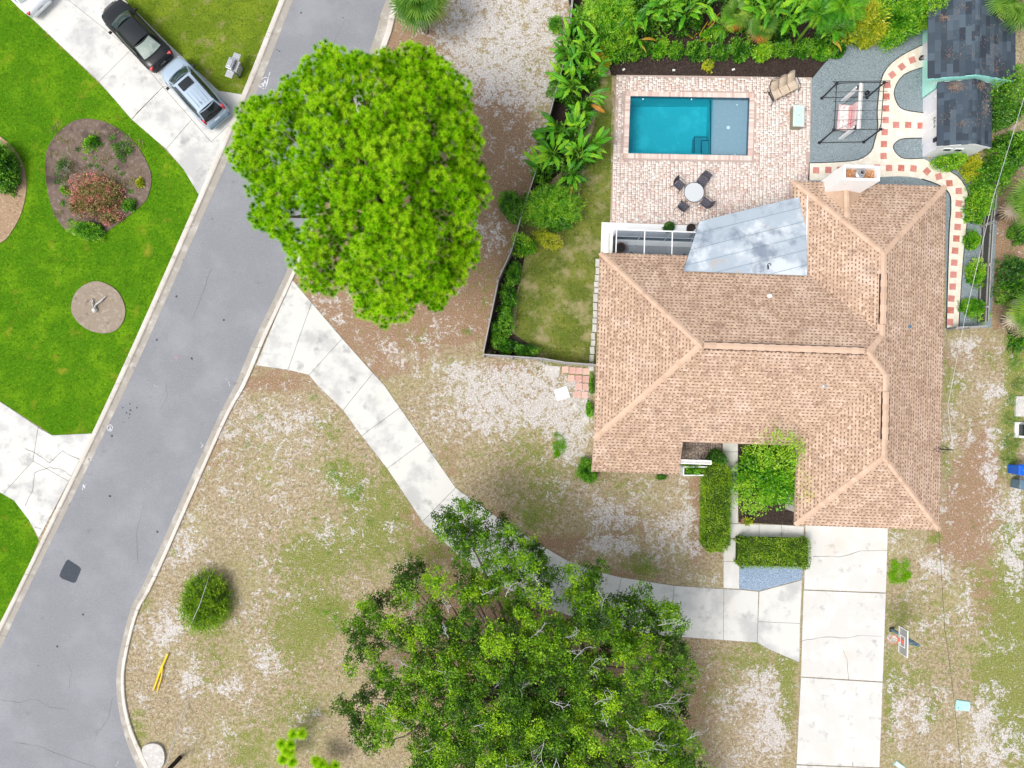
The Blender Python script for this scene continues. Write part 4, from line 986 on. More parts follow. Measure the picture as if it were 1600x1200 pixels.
for (x0, y0, x1, y1, zz) in ((.25, .05, 8.6, .05, 4.86), (9.75, 4.2, 9.75, 1.55, 4.5), (10.035, -4.55, 10.035, -2.05, 4.386)):
    a, b = Vector((x0, y0, 0)), Vector((x1, y1, 0)); d = b - a
    v = empty('ridge_vent', ((x0 + x1) / 2, (y0 + y1) / 2, zz), math.atan2(d.y, d.x), roof)
    MB().box((0, 0, .02), (d.length, .40, .10)).build('vent_body', M['vent'], v)
    n = int(d.length / .3)
    for i in range(n):
        link('ridge_cap', cap_me[0], v, (-d.length / 2 + (i + .5) * d.length / n, 0, .10 + .006 * (i % 2)), (0, 0, 0), (1, 1.25, 1))

# walls, soffit line and openings (seen when the camera steps aside)
wl_ = [(-4.6, 4.7), (6.0, 4.7), (6.0, 9.08), (13.5, 9.08), (13.5, -8.95), (6.57, -8.95), (6.57, -4.6), (-4.6, -4.6)]
MB().prism(wl_, 0, 2.55).prism([(-4.6, -4.62), (-4.6, -6.45), (-.73, -6.45), (-.73, -4.62)], 0, 1.95).build('wall', M['stucco'], house)
fa = MB()
EAVE = [(-5.1, 5.2, 2.8), (5.5, 5.2, 2.8), (5.5, 9.58, 2.8), (14, 9.58, 2.8), (14, -9.45, 2.8), (6.07, -9.45, 2.8), (6.07, -5.1, 2.8), (-.23, -5.1, 2.8), (-.23, -6.97, 2.05), (-5.1, -6.97, 2.05), (-5.1, -5.1, 2.8)]
for i in range(len(EAVE)):
    a, b = Vector(EAVE[i]), Vector(EAVE[(i + 1) % len(EAVE)]); d = b - a
    X = d.normalized(); Y = Vector((0, 0, 1)).cross(X).normalized(); Z = X.cross(Y)
    fa.box((a + b) / 2 + Vector((0, 0, -.10)) - Y * 0.0, (d.length + .02, .03, .17), M=Matrix((X, Y, Z)).transposed())
fa.build('fascia', M['fascia'], house)
sof = MB().sheet([(-5.09, 5.19), (5.49, 5.19), (5.49, 9.57), (13.99, 9.57), (13.99, -9.44), (6.08, -9.44), (6.08, -4.9), (-5.09, -4.9)], 2.63); sof.build('soffit', M['white_plain'], house)
def window(x, y, w_, h_, z0, rz, door=False, parent=house):
    e = MB().box((0, 0, 0), (w_ + .16, .08, h_ + .16)).build('window', M['white_plain'], parent, (x, y, z0 + h_ / 2), (0, 0, rz))
    MB().box((0, -.045, 0), (w_, .03, h_)).build('pane', M['glass_dark'], e)
    MB().box((0, -.066, 0), (.04, .02, h_)).build('mullion', M['white_plain'], e)
for x, y, w_, h_, z0, rz in ((-4.6, 2, 1.4, 1.2, .95, R(-90)), (-4.6, -2, 1.4, 1.2, .95, R(-90)), (-4.6, -5.6, .9, 1.1, .95, R(-90)), (-2.6, -6.45, 1.8, 1.0, .85, 0), (3.6, -4.6, 2.0, 1.3, .8, 0), (13.5, 4, 1.4, 1.2, .95, R(90)), (13.5, -1, 1.2, 1.0, 1.0, R(90)), (13.5, -6, 1.2, 1.0, 1.0, R(90)), (11.6, 9.08, 1.6, 1.2, .9, R(180)), (6.57, -7, 1.2, 1.2, .9, R(-90))):
    window(x, y, w_, h_, z0, rz)
g = MB().box((0, 0, 0), (4.9, .06, 2.13)).build('garage_door', M['white_plain'], house, (9.9, -8.97, 1.07))
for k in range(4): MB().box((0, -.04, -.8 + k * .53), (4.8, .03, .47)).build('door_panel', M['white'], g)
d_ = MB().box((0, 0, 0), (1.0, .08, 2.1)).build('front_door', M['terracotta'], house, (.9, -4.62, 1.06)); MB().cyl((.38, -.09, 0), .03, .05, 8).build('handle', M['steel'], d_)

# small things on the roof slopes
def vent_pipe(px, py, plane, r_=.05, h_=.25, m=None, name='vent_pipe'):
    # intersect the sight of the photo point with the roof by a few fixed-point steps
    zz = 3.6
    for _ in range(8):
        w = W(px, py, zz); l = Matrix.Rotation(-HROT, 3, 'Z') @ (w - Vector((*HO, 0))); zz = planes[plane][0](l.x, l.y)
    MB().lathe([(.14, -.03), (.12, .03), (r_, .05), (r_, h_), (r_ * .7, h_), (r_ * .7, h_ - .05), (0, h_ - .05)], 12, (l.x, l.y, zz)).build(name, m or M['white_plain'], house)
vent_pipe(1202, 463, 'N', .10, .16); vent_pipe(1421, 510, 'E', .04, .12, M['grey_bin']); vent_pipe(1288, 603, 'S', .05, .12, M['steel'])
# mast where the service cable meets the right eave
mast = MB().tube([(13.85, -5.0, 2.7), (13.85, -5.0, 3.7), (14.0, -5.0, 3.78), (14.1, -5.0, 3.68)], .03, 8)
for k in range(5):
    a = k * 1.3; mast.tube([(13.9, -5.0, 3.62), (13.75 - .25 * math.cos(a), -5.05 + .28 * math.sin(a), 3.45), (13.6 + .4 * math.cos(a * 2), -5.0 + .14 * math.sin(a * 3), 3.25)], .014, 5)
mast.build('service_mast', M['black'], house)

# white chimney with its open top and flue
ch = empty('chimney', (8.15, 9.35, 0), 0, house)
cw, cd = .95, .40
c = MB()
for (x, y, dx, dy) in ((-cw + .06, 0, .12, 2 * cd), (cw - .06, 0, .12, 2 * cd), (0, -cd + .06, 2 * cw - .24, .12), (0, cd - .06, 2 * cw - .24, .12)):
    c.box((x, y, 2.6), (dx, dy, 5.2))
c.box((0, 0, 2.3), (2 * cw - .24, 2 * cd - .24, 4.6))
c.build('chimney_shell', M['white'], ch)
MB().box((0, 0, 4.72), (2 * cw - .26, 2 * cd - .26, .24)).build('chimney_floor', M['copper'], ch)
c = MB()
for k in range(6):
    x = -.62 + k * .25
    c.box((x, random.uniform(-.1, .1), 4.93), (.09, random.uniform(.25, .45), .06), random.uniform(-.4, .4))
c.build('chimney_brace', M['copper'], ch)
MB().lathe([(.24, 4.8), (.24, 5.02), (.15, 5.06), (.15, 5.3), (.11, 5.3), (.11, 5.05)], 18).build('flue', M['steel'], ch)
MB().cyl((0, 0, 5.0), .105, .1, 14).build('flue_opening', M['vent'], ch)
ck = MB(); ck.add([(-1.25, -.4, 2.92), (1.25, -.4, 2.92), (0, -.4, 3.42), (0, -2.0, 3.52)], [(0, 3, 2), (2, 3, 1)])
ck.v = [(x, y, zz + .05) for x, y, zz in ck.v]
ck.build('cricket', M['shingle'], ch)
a, b = Vector((8.15, 8.95, 3.5)), Vector((8.15, 7.4, 3.66)); caps(a, b, .3)

# insulated white panel roof over the patio
patio = empty('patio_roof', (0, 0, 0), 0, house)
Q = ccw([(6.21, 8.79), (.3, 7.07), (-.58, 4.24), (6.2, 4.23)])
zpf = lambda x, y: 3.30 - .085 * (y - 4.24)
dirv = (Vector((6.21, 8.79)) - Vector((.3, 7.07))).normalized(); nrm = Vector((-dirv.y, dirv.x))
base = Vector((.3, 7.07))
w_ = [.0, .62, 1.42, 2.2, 2.98, 3.8, 4.9]
for k in range(len(w_) - 1):
    a0 = base - nrm * w_[k] - dirv * 4; a1 = base - nrm * w_[k + 1] - dirv * 4
    if k == 0: a0 = base + nrm * .5 - dirv * 4
    st = [tuple(a0), tuple(a1), tuple(a1 + dirv * 14), tuple(a0 + dirv * 14)]
    q = clip_convex(ccw(st), Q)
    if len(q) >= 3:
        cx = sum(p[0] for p in q) / len(q); cy = sum(p[1] for p in q) / len(q)
        q = [(cx + (p[0] - cx) * .999, cy + (p[1] - cy) * .999) for p in q]
        if k:
            s0 = base - nrm * w_[k]; sm_ = clip_convex(ccw([tuple(s0 + nrm * .008 - dirv * 4), tuple(s0 - nrm * .008 - dirv * 4), tuple(s0 - nrm * .008 + dirv * 10), tuple(s0 + nrm * .008 + dirv * 10)]), Q)
            if len(sm_) > 2: MB().prism(sm_, 0, .012, zf=zpf).build('panel_seam', M['grey_bin'], patio)
        MB().prism(q, -.09, 0, zf=zpf, bottom=True).build('roof_panel', M['metal_roof'], patio)
MB().prism(Q, -.10, -.03, zf=zpf, bottom=True).build('panel_core', M['grey_bin'], patio)
MB().box((4.05, 4.6, zpf(4.05, 4.6) + .04), (.06, .2, .07)).tube([(4.0, 4.66, 3.3), (4.02, 4.78, 3.36), (4.14, 4.8, 3.36), (4.2, 4.7, 3.34)], .02, 6).build('bracket', M['black'], patio)
MB().box((6.2, 6.5, zpf(6.2, 6.5) - .06), (.05, 4.5, .12)).build('edge_strip', M['white_plain'], patio)
for x, y in ((6.1, 8.5), (3.1, 7.72), (.5, 6.98)):
    MB().box((x, y, zpf(x, y) / 2 - .06), (.09, .09, zpf(x, y) - .12)).build('post', M['white_plain'], patio)

# screened porch left of the patio roof
lan = empty('screened_porch', (0, 0, 0), 0, house)
X0, X1, Y0, Y1, ZT = -4.18, 1.4, 4.75, 6.62, 2.42
MB().box(((-4.75 + 1.2) / 2, (4.7 + 7.62) / 2, .04), (5.95, 2.92, .08)).build('porch_base', M['white'], lan)
MB().box(((X0 + X1) / 2, (4.7 + 6.3) / 2, .13), (X1 - X0 - .1, 1.6, .02)).build('porch_floor', M['lanai_floor'], lan)
dm = MB().box((0, 0, 0), (.62, .62, .02)).mesh('diamond_tile', M['diamond'])
for k, x in enumerate((-3.05, -2.0, -.95, .1)):
    link('diamond_tile', dm, lan, (x + .1, 5.5, .152), (0, 0, R(45)))
MB().box((-3.95, 5.45, .15), (.75, .9, .02)).build('floor_mat', M['terracotta'], lan)
fr = MB()
for x in (X0, -2.6, -1.05, .5): fr.box((x, (Y0 + Y1) / 2, ZT), (.055, Y1 - Y0, .06))
fr.box(((X0 + X1) / 2, Y1, ZT + .002), (X1 - X0, .06, .07)).box(((X0 + X1) / 2, Y0, ZT + .002), (X1 - X0, .05, .06))
for x in (X0, -2.6, -1.05, .5): fr.box((x, Y1, ZT / 2 + .06), (.05, .05, ZT - .12))
fr.box((X0, 5.3, ZT / 2 + .06), (.05, .05, ZT - .12))
fr.box(((X0 + X1) / 2, Y1 - .003, .95), (X1 - X0, .045, .06))
fr.build('porch_frame', M['white_plain'], lan)
MB().box(((X0 + X1) / 2, Y1 + .0, .55), (X1 - X0 - .05, .03, .72)).build('kick_plate', M['grey_bin'], lan)
MB().box((X0 - .10, (Y0 + Y1) / 2 + .1, .62), (.16, Y1 - Y0 + .2, 1.0)).build('knee_wall', M['white'], lan)
MB().box((X0 + .02, (Y0 + Y1) / 2, 1.72), (.008, Y1 - Y0 - .1, 1.3)).build('screen_panel', M['screen'], lan)
MB().box(((X0 + X1) / 2, Y1 - .01, 1.65), (X1 - X0 - .1, .008, 1.4)).build('screen_panel', M['screen'], lan)
MB().box(((X0 + X1) / 2, (Y0 + Y1) / 2, ZT + .0), (X1 - X0 - .1, Y1 - Y0 - .1, .008)).build('screen_panel', M['screen'], lan)

# front porch: brown pavers, white parapet and planter box
pf = empty('porch_pavers', (0, 0, 0), 0); tag(pf, kind='structure')
paver_field('pavers', PL([(1060, 680), (1129, 690), (1129, 707), (1105, 722), (1060, 722)]), [], R(-2), M['porch_paver'], pf, 0.03, .10, 3)
MB().sheet(PL([(1056, 676), (1129, 690), (1129, 708), (1105, 723), (1056, 723)]), .03).build('bed', M['joint'], pf)
def hloc(px, py, zz):
    w = W(px, py, zz); return Matrix.Rotation(-HROT, 3, 'Z') @ (w - Vector((*HO, 0)))
pr = empty('porch_beam', (0, 0, 0), 0, house)
a = hloc(1058, 720, 2.2); b = hloc(1112, 724, 2.2)
MB().box(((a.x + b.x) / 2, (a.y + b.y) / 2, 2.1), (b.x - a.x, .24, .16)).build('beam', M['white'], pr)
MB().box(((a.x + b.x) / 2, (a.y + b.y) / 2 - .02, 2.185), (b.x - a.x - .1, .12, .012)).build('beam_cap', M['stone'], pr)
MB().box((b.x - .14, b.y, 1.01), (.16, .16, 2.0)).build('post', M['white'], pr)
pb = empty('window_planter', W(1082, 734)); tag(pb, 'white framed planter box with a green plant beside the front porch', 'planter')
fr = MB()
for (x, y, dx, dy) in ((0, .24, 1.5, .07), (0, -.24, 1.5, .07), (.74, 0, .07, .42), (-.74, 0, .07, .42)):
    fr.box((x, y, .45), (dx, dy, .9))
fr.build('planter_frame', M['white_plain'], pb)
MB().box((0, 0, .38), (1.4, .4, .7)).build('soil', M['mulch'], pb)

# ================================================================== SHEDS
def shed(name, label, wpx, wall_h, eave_px, ridge_px, ez, rz_, wall_mat, south_gable, roofw, door=None):
    """wpx: wall base corners (W side x, north y, south y, E side x) in photo pixels"""
    xw, yn, ys_, xe = wpx
    a = W(xw, ys_); b_ = W(xw, yn); e_ = P(xe, ys_)[0]
    s = empty(name, (a.x, a.y, 0), 0); tag(s, label, 'shed')
    w_ = e_; L_ = b_.y - a.y
    return s, a, L_
def gable(s, x0, x1, xr, y0, y1, ze, zr, wall_mat, over, roof_mat, trim, gab_mat):
    """x0..x1 roof eaves, xr ridge, walls inset by over[0] west, over[1] east, over[2] gable ends"""
    wx0, wx1, wy0, wy1 = x0 + over[0], x1 - over[1], y0 + over[2], y1 - over[3]
    zl = lambda x: ze + (zr - ze) * (x - x0) / (xr - x0) if x < xr else ze + (zr - ze) * (x1 - x) / (x1 - xr)
    V = []
    prof = [(wx0, 0), (wx0, zl(wx0) - .06), (xr, zr - .06), (wx1, zl(wx1) - .06), (wx1, 0)]
    m_ = MB(); n_ = len(prof)
    m_.add([(p[0], wy0, p[1]) for p in prof] + [(p[0], wy1, p[1]) for p in prof], [tuple(range(n_)), tuple(range(n_, 2 * n_))[::-1]] + [(i + 1, i, i + n_, i + n_ + 1) for i in range(n_ - 1)])
    m_.build('wall', wall_mat, s)
    rf = empty('roof', (0, 0, 0), 0, s)
    dk = MB()
    for xa, xb, za, zb in ((x0, xr, ze, zr), (x1, xr, ze, zr)):
        v = [(xa, y0, za), (xb, y0, zb), (xb, y1, zb), (xa, y1, za)]
        f = [(0, 1, 2, 3)] if xa < xb else [(3, 2, 1, 0)]
        dk.add(v + [(p[0], p[1], p[2] - .05) for p in v], f + [tuple(i + 4 for i in f[0][::-1]), (0, 4, 5, 1), (2, 6, 7, 3), (3, 7, 4, 0)])
    dk.build('roof_deck', roof_mat[0], rf)
    # barge boards under the gable edge
    tr = MB()
    for yy in (y0 + .02, y1 - .02):
        for xa, xb in ((x0, xr), (x1, xr)):
            p = Vector((xa, yy, ze - .10)); q = Vector((xb, yy, zr - .10)); d = q - p
            X = d.normalized(); Y = Vector((0, 1, 0)); Z = X.cross(Y)
            tr.box((p + q) / 2 + Vector((0, -.03 if yy < (y0 + y1) / 2 else .03, 0)), (d.length, .03, .16), M=Matrix((X, Y, Z)).transposed())
    tr.build('barge_board', trim, s)
    # shingles, each on its own: rows parallel to the ridge
    for side, (xa, xb) in enumerate(((x0, xr), (x1, xr))):
        ln = math.hypot(xb - xa, zr - ze); rows = max(3, round(ln / .30)); ex = ln / rows
        ang = math.atan2(zr - ze, abs(xb - xa)); sg = 1 if xb > xa else -1
        pitch = .62
        for r_ in range(rows):
            yy = y0 - random.uniform(0, pitch * .8)
            u = (r_ + .5) * ex
            while yy < y1:
                wdt = pitch * random.uniform(.55, 1.25)
                ya, yb = max(yy, y0), min(yy + wdt, y1)
                yy += wdt
                if yb - ya < .1: continue
                key = (round(yb - ya, 1), round(ex, 2))
                if key not in SH_ME: SH_ME[key] = MB().box((0, 0, 0), (key[1] + .03, key[0] + .04, .014)).mesh('shingle', M['slate'])
                x = xa + sg * u * math.cos(ang); z_ = ze + u * math.sin(ang) + .018 + random.uniform(0, .006)
                o = link('shingle', SH_ME[key], rf, (x, (ya + yb) / 2, z_), (0, (-ang - .03) * sg, 0))
    # ridge cap strip
    n_ = int((y1 - y0) / .3)
    for k in range(n_):
        link('ridge_cap', RC_ME, rf, (xr, y0 + (k + .5) * (y1 - y0) / n_, zr + .03), (0, 0, R(90)))
    return rf, zl
SH_ME = {}
RC_ME = MB().add([(-.16, -.13, -.01), (.16, -.13, -.01), (.16, 0, .02), (-.16, 0, .02), (-.16, .13, -.01), (.16, .13, -.01)], [(0, 1, 2, 3), (3, 2, 5, 4)]).mesh('ridge_cap', M['slate'])

# big aqua shed
ze, zr = 2.45, 3.05
A = W(1450, 122.5, ze); B_ = P(1586, 128, ze)[0]; rx = P(1527, 118, zr)[0]
yt = P(1450, -110, ze)[1]
s1 = empty('garden_shed', (A.x, A.y, 0), R(-1.2)); tag(s1, 'large aqua garden shed with dark shingled gable roof', 'shed')
bw = W(1440, 146); ov = bw.x - A.x; sg = -(A.y - bw.y)
rf1, zl = gable(s1, 0, B_ - A.x, rx - A.x, 0, yt - A.y, ze, zr, M['aqua'], (ov + .02, .15, .12, .12), (M['slate_under'],), M['aqua_dark'], M['aqua'])
wy = .12; wx = ov + .02
d = empty('door', (wx - .02, 0, 0), 0, s1)
dy0, dy1 = P(1440, 98)[1] - A.y, P(1440, 72)[1] - A.y
MB().box((-.02, (dy0 + dy1) / 2, 1.03), (.05, dy1 - dy0, 2.05)).build('door_leaf', M['lilac'], d)
MB().box((-.05, dy0 + .1, 1.0), (.03, .03, .12)).build('handle', M['black'], d)
# the front of the shed reaches out past the roof to a low aqua step wall
MB().box(((wx + .06), (bw.y - A.y) / 2 + .05, .62), (.10, abs(bw.y - A.y) + .10, 1.24)).build('wing_wall', M['aqua'], s1)
MB().box((wx + .9, bw.y - A.y + .02, .60), (1.75, .08, 1.2)).build('wing_wall', M['aqua'], s1)
MB().box((wx + .9, bw.y - A.y + .02, 1.23), (1.85, .16, .06)).build('wall_cap', M['white_plain'], s1)
MB().box((wx + .06, -.45, 1.265), (.16, abs(bw.y - A.y), .05)).build('wall_cap', M['white_plain'], s1)

# small pale shed in front of it
ze2, zr2 = 2.05, 2.55
A2 = W(1464, 228, ze2); B2 = P(1549, 231, ze2)[0]; T2 = P(1471, 126, ze2)[1]; rx2 = P(1522, 227, zr2)[0]
s2 = empty('tool_shed', (A2.x, A2.y, 0), R(-1.5)); tag(s2, 'small white and pale lilac shed with dark shingled roof below the aqua shed', 'shed')
bw2 = W(1441, 246); ov2 = bw2.x - A2.x
rf2, zl2 = gable(s2, 0, B2 - A2.x, rx2 - A2.x, 0, T2 - A2.y - .1, ze2, zr2, M['lilac'], (max(ov2, .04), .06, .10, .05), (M['slate_under'],), M['white_plain'], M['lilac'])
wx2 = max(ov2, .04)
L2 = T2 - A2.y
d = empty('door', (wx2 - .01, L2 * .42, 0), 0, s2)
MB().box((-.02, 0, .98), (.05, 1.55, 1.9)).build('door_leaf', M['white_plain'], d)
for k, yy in enumerate((-.78, 0, .78)): MB().box((-.055, yy, .98), (.03, .06, 1.94)).build('door_trim', M['lilac'], d)
# short dark lettering on the door, too small to read
sg_ = MB()
for k, (yy, zz, hy, hz) in enumerate(((.36, 1.3, .05, .16), (.30, 1.36, .1, .03), (.28, 1.24, .07, .03), (.18, 1.3, .05, .16), (.10, 1.34, .06, .04), (.06, 1.27, .04, .12), (-.05, 1.31, .05, .05), (-.14, 1.3, .04, .16), (-.19, 1.35, .08, .03), (-.19, 1.25, .08, .03))):
    sg_.box((-.052, yy, zz), (.012, hy, hz))
sg_.build('lettering', M['black'], d)
MB().box((wx2 - .05, .62, 1.35), (.08, .22, .3)).build('wall_lamp', M['black'], s2)
for x in (1.0, 1.65):
    w_ = MB().box((0, 0, 0), (.48, .06, .3)).build('window', M['white_plain'], s2, (x, .085, 1.35)); MB().box((0, -.035, 0), (.38, .02, .22)).build('pane', M['glass_dark'], w_)
# dead pine needles lying on the shed roofs
def needle_drift(parent, pts, zf, n_each):
    V = []
    for (x, y, rx_, ry_, dens) in pts:
        n_ = int(n_each * dens)
        px_ = RNG.normal(x, rx_, n_); py_ = RNG.normal(y, ry_, n_)
        pz = np.array([zf(a) for a in px_]) + .045 + RNG.uniform(0, .02, n_)
        an = RNG.uniform(0, 6.28, n_)
        d_ = np.stack([np.cos(an), np.sin(an), np.zeros(n_)], -1)
        V.append(leaf_quads(np.stack([px_, py_, pz], -1), d_, np.tile([0, 0, 1.], (n_, 1)), RNG.uniform(.12, .28, n_), .018))
    o = np_mesh('fallen_needles', np.concatenate(V), 4, M['orange_needles'], parent); tag(o, kind='stuff')
needle_drift(s2, [(.9, T2 - A2.y - .45, .22, .14, 1.3), (.45, 1.55, .25, .3, .15), (2.3, T2 - A2.y - .4, .4, .14, .6), (2.55, 2.2, .16, .5, .5), (1.2, 1.2, .4, .1, .25), (1.6, 2.0, .8, 1.0, .3)], zl2, 150)
needle_drift(s1, [(.75, 3.35, .12, .08, .7), (1.3, 1.4, .35, .3, .35), (3.5, 1.4, .25, .7, .5), (2.2, 2.2, 1.0, 1.6, .5), (3.7, .5, .3, .2, .2), (1.6, 3.8, .2, .25, .2)], zl, 110)
# ================================================================== CARS
def paint(name, c, flake=0.3, rough=0.25): return mat(name, c, (), rough, 0.35, metallic=flake, coat=0.15)
PAINT_BLACK = paint('black_car_paint', (0.012, 0.014, 0.016), 0, .3)
PAINT_SILVER = paint('silver_blue_car_paint', (0.42, 0.52, 0.62), .3, .3)
PAINT_WHITE = paint('white_car_paint', (0.74, 0.76, 0.80), .0, .3)
GL = mat('car_glass', (0.02, 0.045, 0.045), [((0.05, 0.10, 0.09), 1.2, 0.45, 0.65, 4)], 0.08, 0.6)
GLR = mat('car_rear_glass', (0.24, 0.30, 0.27), [((0.36, 0.42, 0.37), 2.2, 0.42, 0.65, 5)], 0.12, 0.6)
GLD = mat('car_dark_glass', (0.012, 0.016, 0.018), (), 0.06, 0.6)
LAMP_RED = mat('tail_lamp', (0.55, 0.015, 0.03), [((0.75, 0.25, 0.25), 9, 0.55, 0.65)], 0.25, 0.6)
LAMP_CLEAR = mat('head_lamp', (0.6, 0.63, 0.66), (), 0.1, 0.7)
CHROME = mat('trim_chrome', (0.6, 0.6, 0.62), (), 0.2, 0.6, metallic=.8)

def make_car(name, label, loc, heading, style, pm, roofm):
    """x runs to the nose. style: dict of lengths and heights"""
    s = style; L_ = s['L']; hw = s['W'] / 2
    e = empty(name, loc, heading); tag(e, label, 'car')
    xs = [-L_ / 2, -L_ / 2 + .05, -L_ / 2 + .18, -L_ / 2 + .5, -L_ / 2 + 1.1, -.4, .5, L_ / 2 - 1.3, L_ / 2 - .75, L_ / 2 - .35, L_ / 2 - .12, L_ / 2]
    wf = [.76, .86, .94, .985, 1, 1, 1, .99, .965, .89, .76, .60]
    zb = s['belt']      # heights of hood / sill / deck along xs
    V = []; secs = 13
    for x, w_, z_ in zip(xs, wf, zb):
        w = hw * w_
        zl = .28 if abs(x) < L_ / 2 - .4 else .34
        pts = [(-w * .90, zl), (-w * .985, .42), (-w, .62), (-w * .985, z_ - .10), (-w * .90, z_ - .02), (-w * .55, z_ + .02), (0, z_ + .035)]
        sec = pts + [(-a, b) for a, b in pts[:-1][::-1]]
        V += [(x, a, b) for a, b in sec]
    Fc = []
    for i in range(len(xs) - 1):
        for j in range(secs - 1):
            Fc.append((i * secs + j, i * secs + j + 1, (i + 1) * secs + j + 1, (i + 1) * secs + j))
        Fc.append((i * secs + secs - 1, i * secs, (i + 1) * secs, (i + 1) * secs + secs - 1))
    Fc.append(tuple(range(secs))[::-1]); Fc.append(tuple(range((len(xs) - 1) * secs, len(xs) * secs)))
    mb = MB(); mb.v = V; mb.f = Fc; mb.m = [0] * len(Fc)
    b = mb.build('body', pm, e, smooth=True)
    b.data.flip_normals()
    # cabin
    zt, x1, x2, x3, x4 = s['roof'], s['ws0'], s['ws1'], s['rw1'], s['rw0']
    wb, wt = hw * .93, hw * s.get('tw', .70)
    zb0 = s['zc']
    c = MB()
    A = [(x1, -wb * .86, zb0), (x1, wb * .86, zb0)]; T = [(x2, wt * .92, zt), (x2, -wt * .92, zt)]
    Bq = [(x4, -wb * .86, s.get('zr', zb0)), (x4, wb * .86, s.get('zr', zb0))]; T2 = [(x3, wt * .92, zt - .02), (x3, -wt * .92, zt - .02)]
    xm = (x2 + x3) / 2
    def shell(mbx, k, off):    # k: which panel, off: lift
        if k == 'ws': mbx.patch(A[0], A[1], T[0], T[1], 8, 5, (.20, 0, .02))
        if k == 'rw': mbx.patch(Bq[1], Bq[0], T2[1], T2[0], 8, 5, (-.14, 0, .02))
        if k == 'roof': mbx.patch(T[1], T[0], T2[0], T2[1], 8, 6, (0, 0, .07))
        if k == 'sl': mbx.patch(T[0], (x1, wb * .86, zb0), (x4, wb * .86, s.get('zr', zb0)), T2[0], 6, 6, (0, .10, 0))
        if k == 'sr': mbx.patch((x1, -wb * .86, zb0), T[1], T2[1], (x4, -wb * .86, s.get('zr', zb0)), 6, 6, (0, -.10, 0))
    for k in ('ws', 'rw', 'roof', 'sl', 'sr'): shell(c, k, 0)
    c.build('cabin', pm, e, smooth=True)
    def inset(quad, u0, u1, v0, v1):
        a, b_, c_, d_ = map(Vector, quad)
        f = lambda u, v: a * (1 - u) * (1 - v) + b_ * u * (1 - v) + c_ * u * v + d_ * (1 - u) * v
        return f(u0, v0), f(u1, v0), f(u1, v1), f(u0, v1)
    q = inset((A[0], A[1], T[0], T[1]), .04, .96, .04, .95)
    MB().patch(*[p + Vector((.02, 0, .03)) for p in q], 8, 5, (.20, 0, .03)).build('windshield', GL, e, smooth=True)
    q = inset((Bq[1], Bq[0], T2[1], T2[0]), .06, .94, .06, .90)
    MB().patch(*[p + Vector((-.02, 0, .03)) for p in q], 8, 5, (-.14, 0, .03)).build('rear_window', s.get('rgl', GLR), e, smooth=True)
    if roofm is not pm:
        q = inset((T[1], T[0], T2[0], T2[1]), .03, .97, -.02, .99)
        MB().patch(*[p + Vector((0, 0, .022)) for p in q], 8, 6, (0, 0, .07)).build('roof_panel', roofm, e, smooth=True)
    for sy in (1, -1):
        a0, a1 = (x1 - .16, sy * wb * .90, zb0 + .03), (x4 + .22, sy * wb * .90, zb0 + .05)
        t0, t1 = (x2 - .08, sy * wt * 1.0, zt - .03), (x3 + .02, sy * wt * 1.0, zt - .05)
        quad = (t0, a0, a1, t1) if sy > 0 else (a0, t0, t1, a1)
        MB().patch(*quad, 6, 6, (0, sy * .10, 0)).build('side_window', GLD, e, smooth=True)
        m_ = MB().box((x1 - .30, sy * (hw + .10), zb0 + .02), (.14, .20, .12), taper=.8).build('mirror', PAINT_BLACK, e, bevel=.02)
        MB().box((L_ / 2 - .28, sy * hw * .66, .72), (.30, .34, .12), rz=-sy * .45, taper=.8).build('headlight', LAMP_CLEAR, e, bevel=.02)
        if s['tl'] == 'flat': MB().box((-L_ / 2 + .13, sy * hw * .70, s['tz']), (.19, .36, .13), rz=sy * .35, taper=.85).build('taillight', LAMP_RED, e, bevel=.02)
        else: MB().box((-L_ / 2 + .26, sy * hw * .78, s['tz']), (.34, .16, .50), rz=sy * .1, taper=.75).build('taillight', LAMP_RED, e, bevel=.03)
        for x in (L_ / 2 - .88, -L_ / 2 + .92):
            w_ = MB().tube([(0, -.11, 0), (0, -.10, 0), (0, .10, 0), (0, .11, 0)], [.28, .33, .33, .28], 20).build('wheel', M['rubber'], e, (x, sy * (hw - .10), .33))
            MB().tube([(0, sy * .10, 0), (0, sy * .118, 0)], [.21, .19], 12).build('rim', CHROME, w_)
    MB().box((-L_ / 2 + .02, 0, s['tz'] - .17), (.04, .36, .12)).build('licence_plate', M['white_plain'], e)
    MB().box((-L_ / 2 + .03, 0, .47), (.16, hw * 1.62, .18), taper=.9).build('rear_bumper', pm, e, bevel=.05)
    MB().box((L_ / 2 - .05, 0, .45), (.14, hw * 1.15, .16), taper=.9).build('front_bumper', pm, e, bevel=.05)
    MB().box((L_ / 2 - .04, 0, .62), (.05, hw * .8, .10)).build('grille', M['black'], e)
    g = MB()                                              # wipers and hood seam
    g.tube([(x1 + .10, -.05, zb0 + .06), (x1 - .16, .48, zb0 + .16)], .010, 4).tube([(x1 + .12, -.62, zb0 + .05), (x1 - .12, -.10, zb0 + .17)], .010, 4)
    g.build('wiper', M['black'], e)
    return e

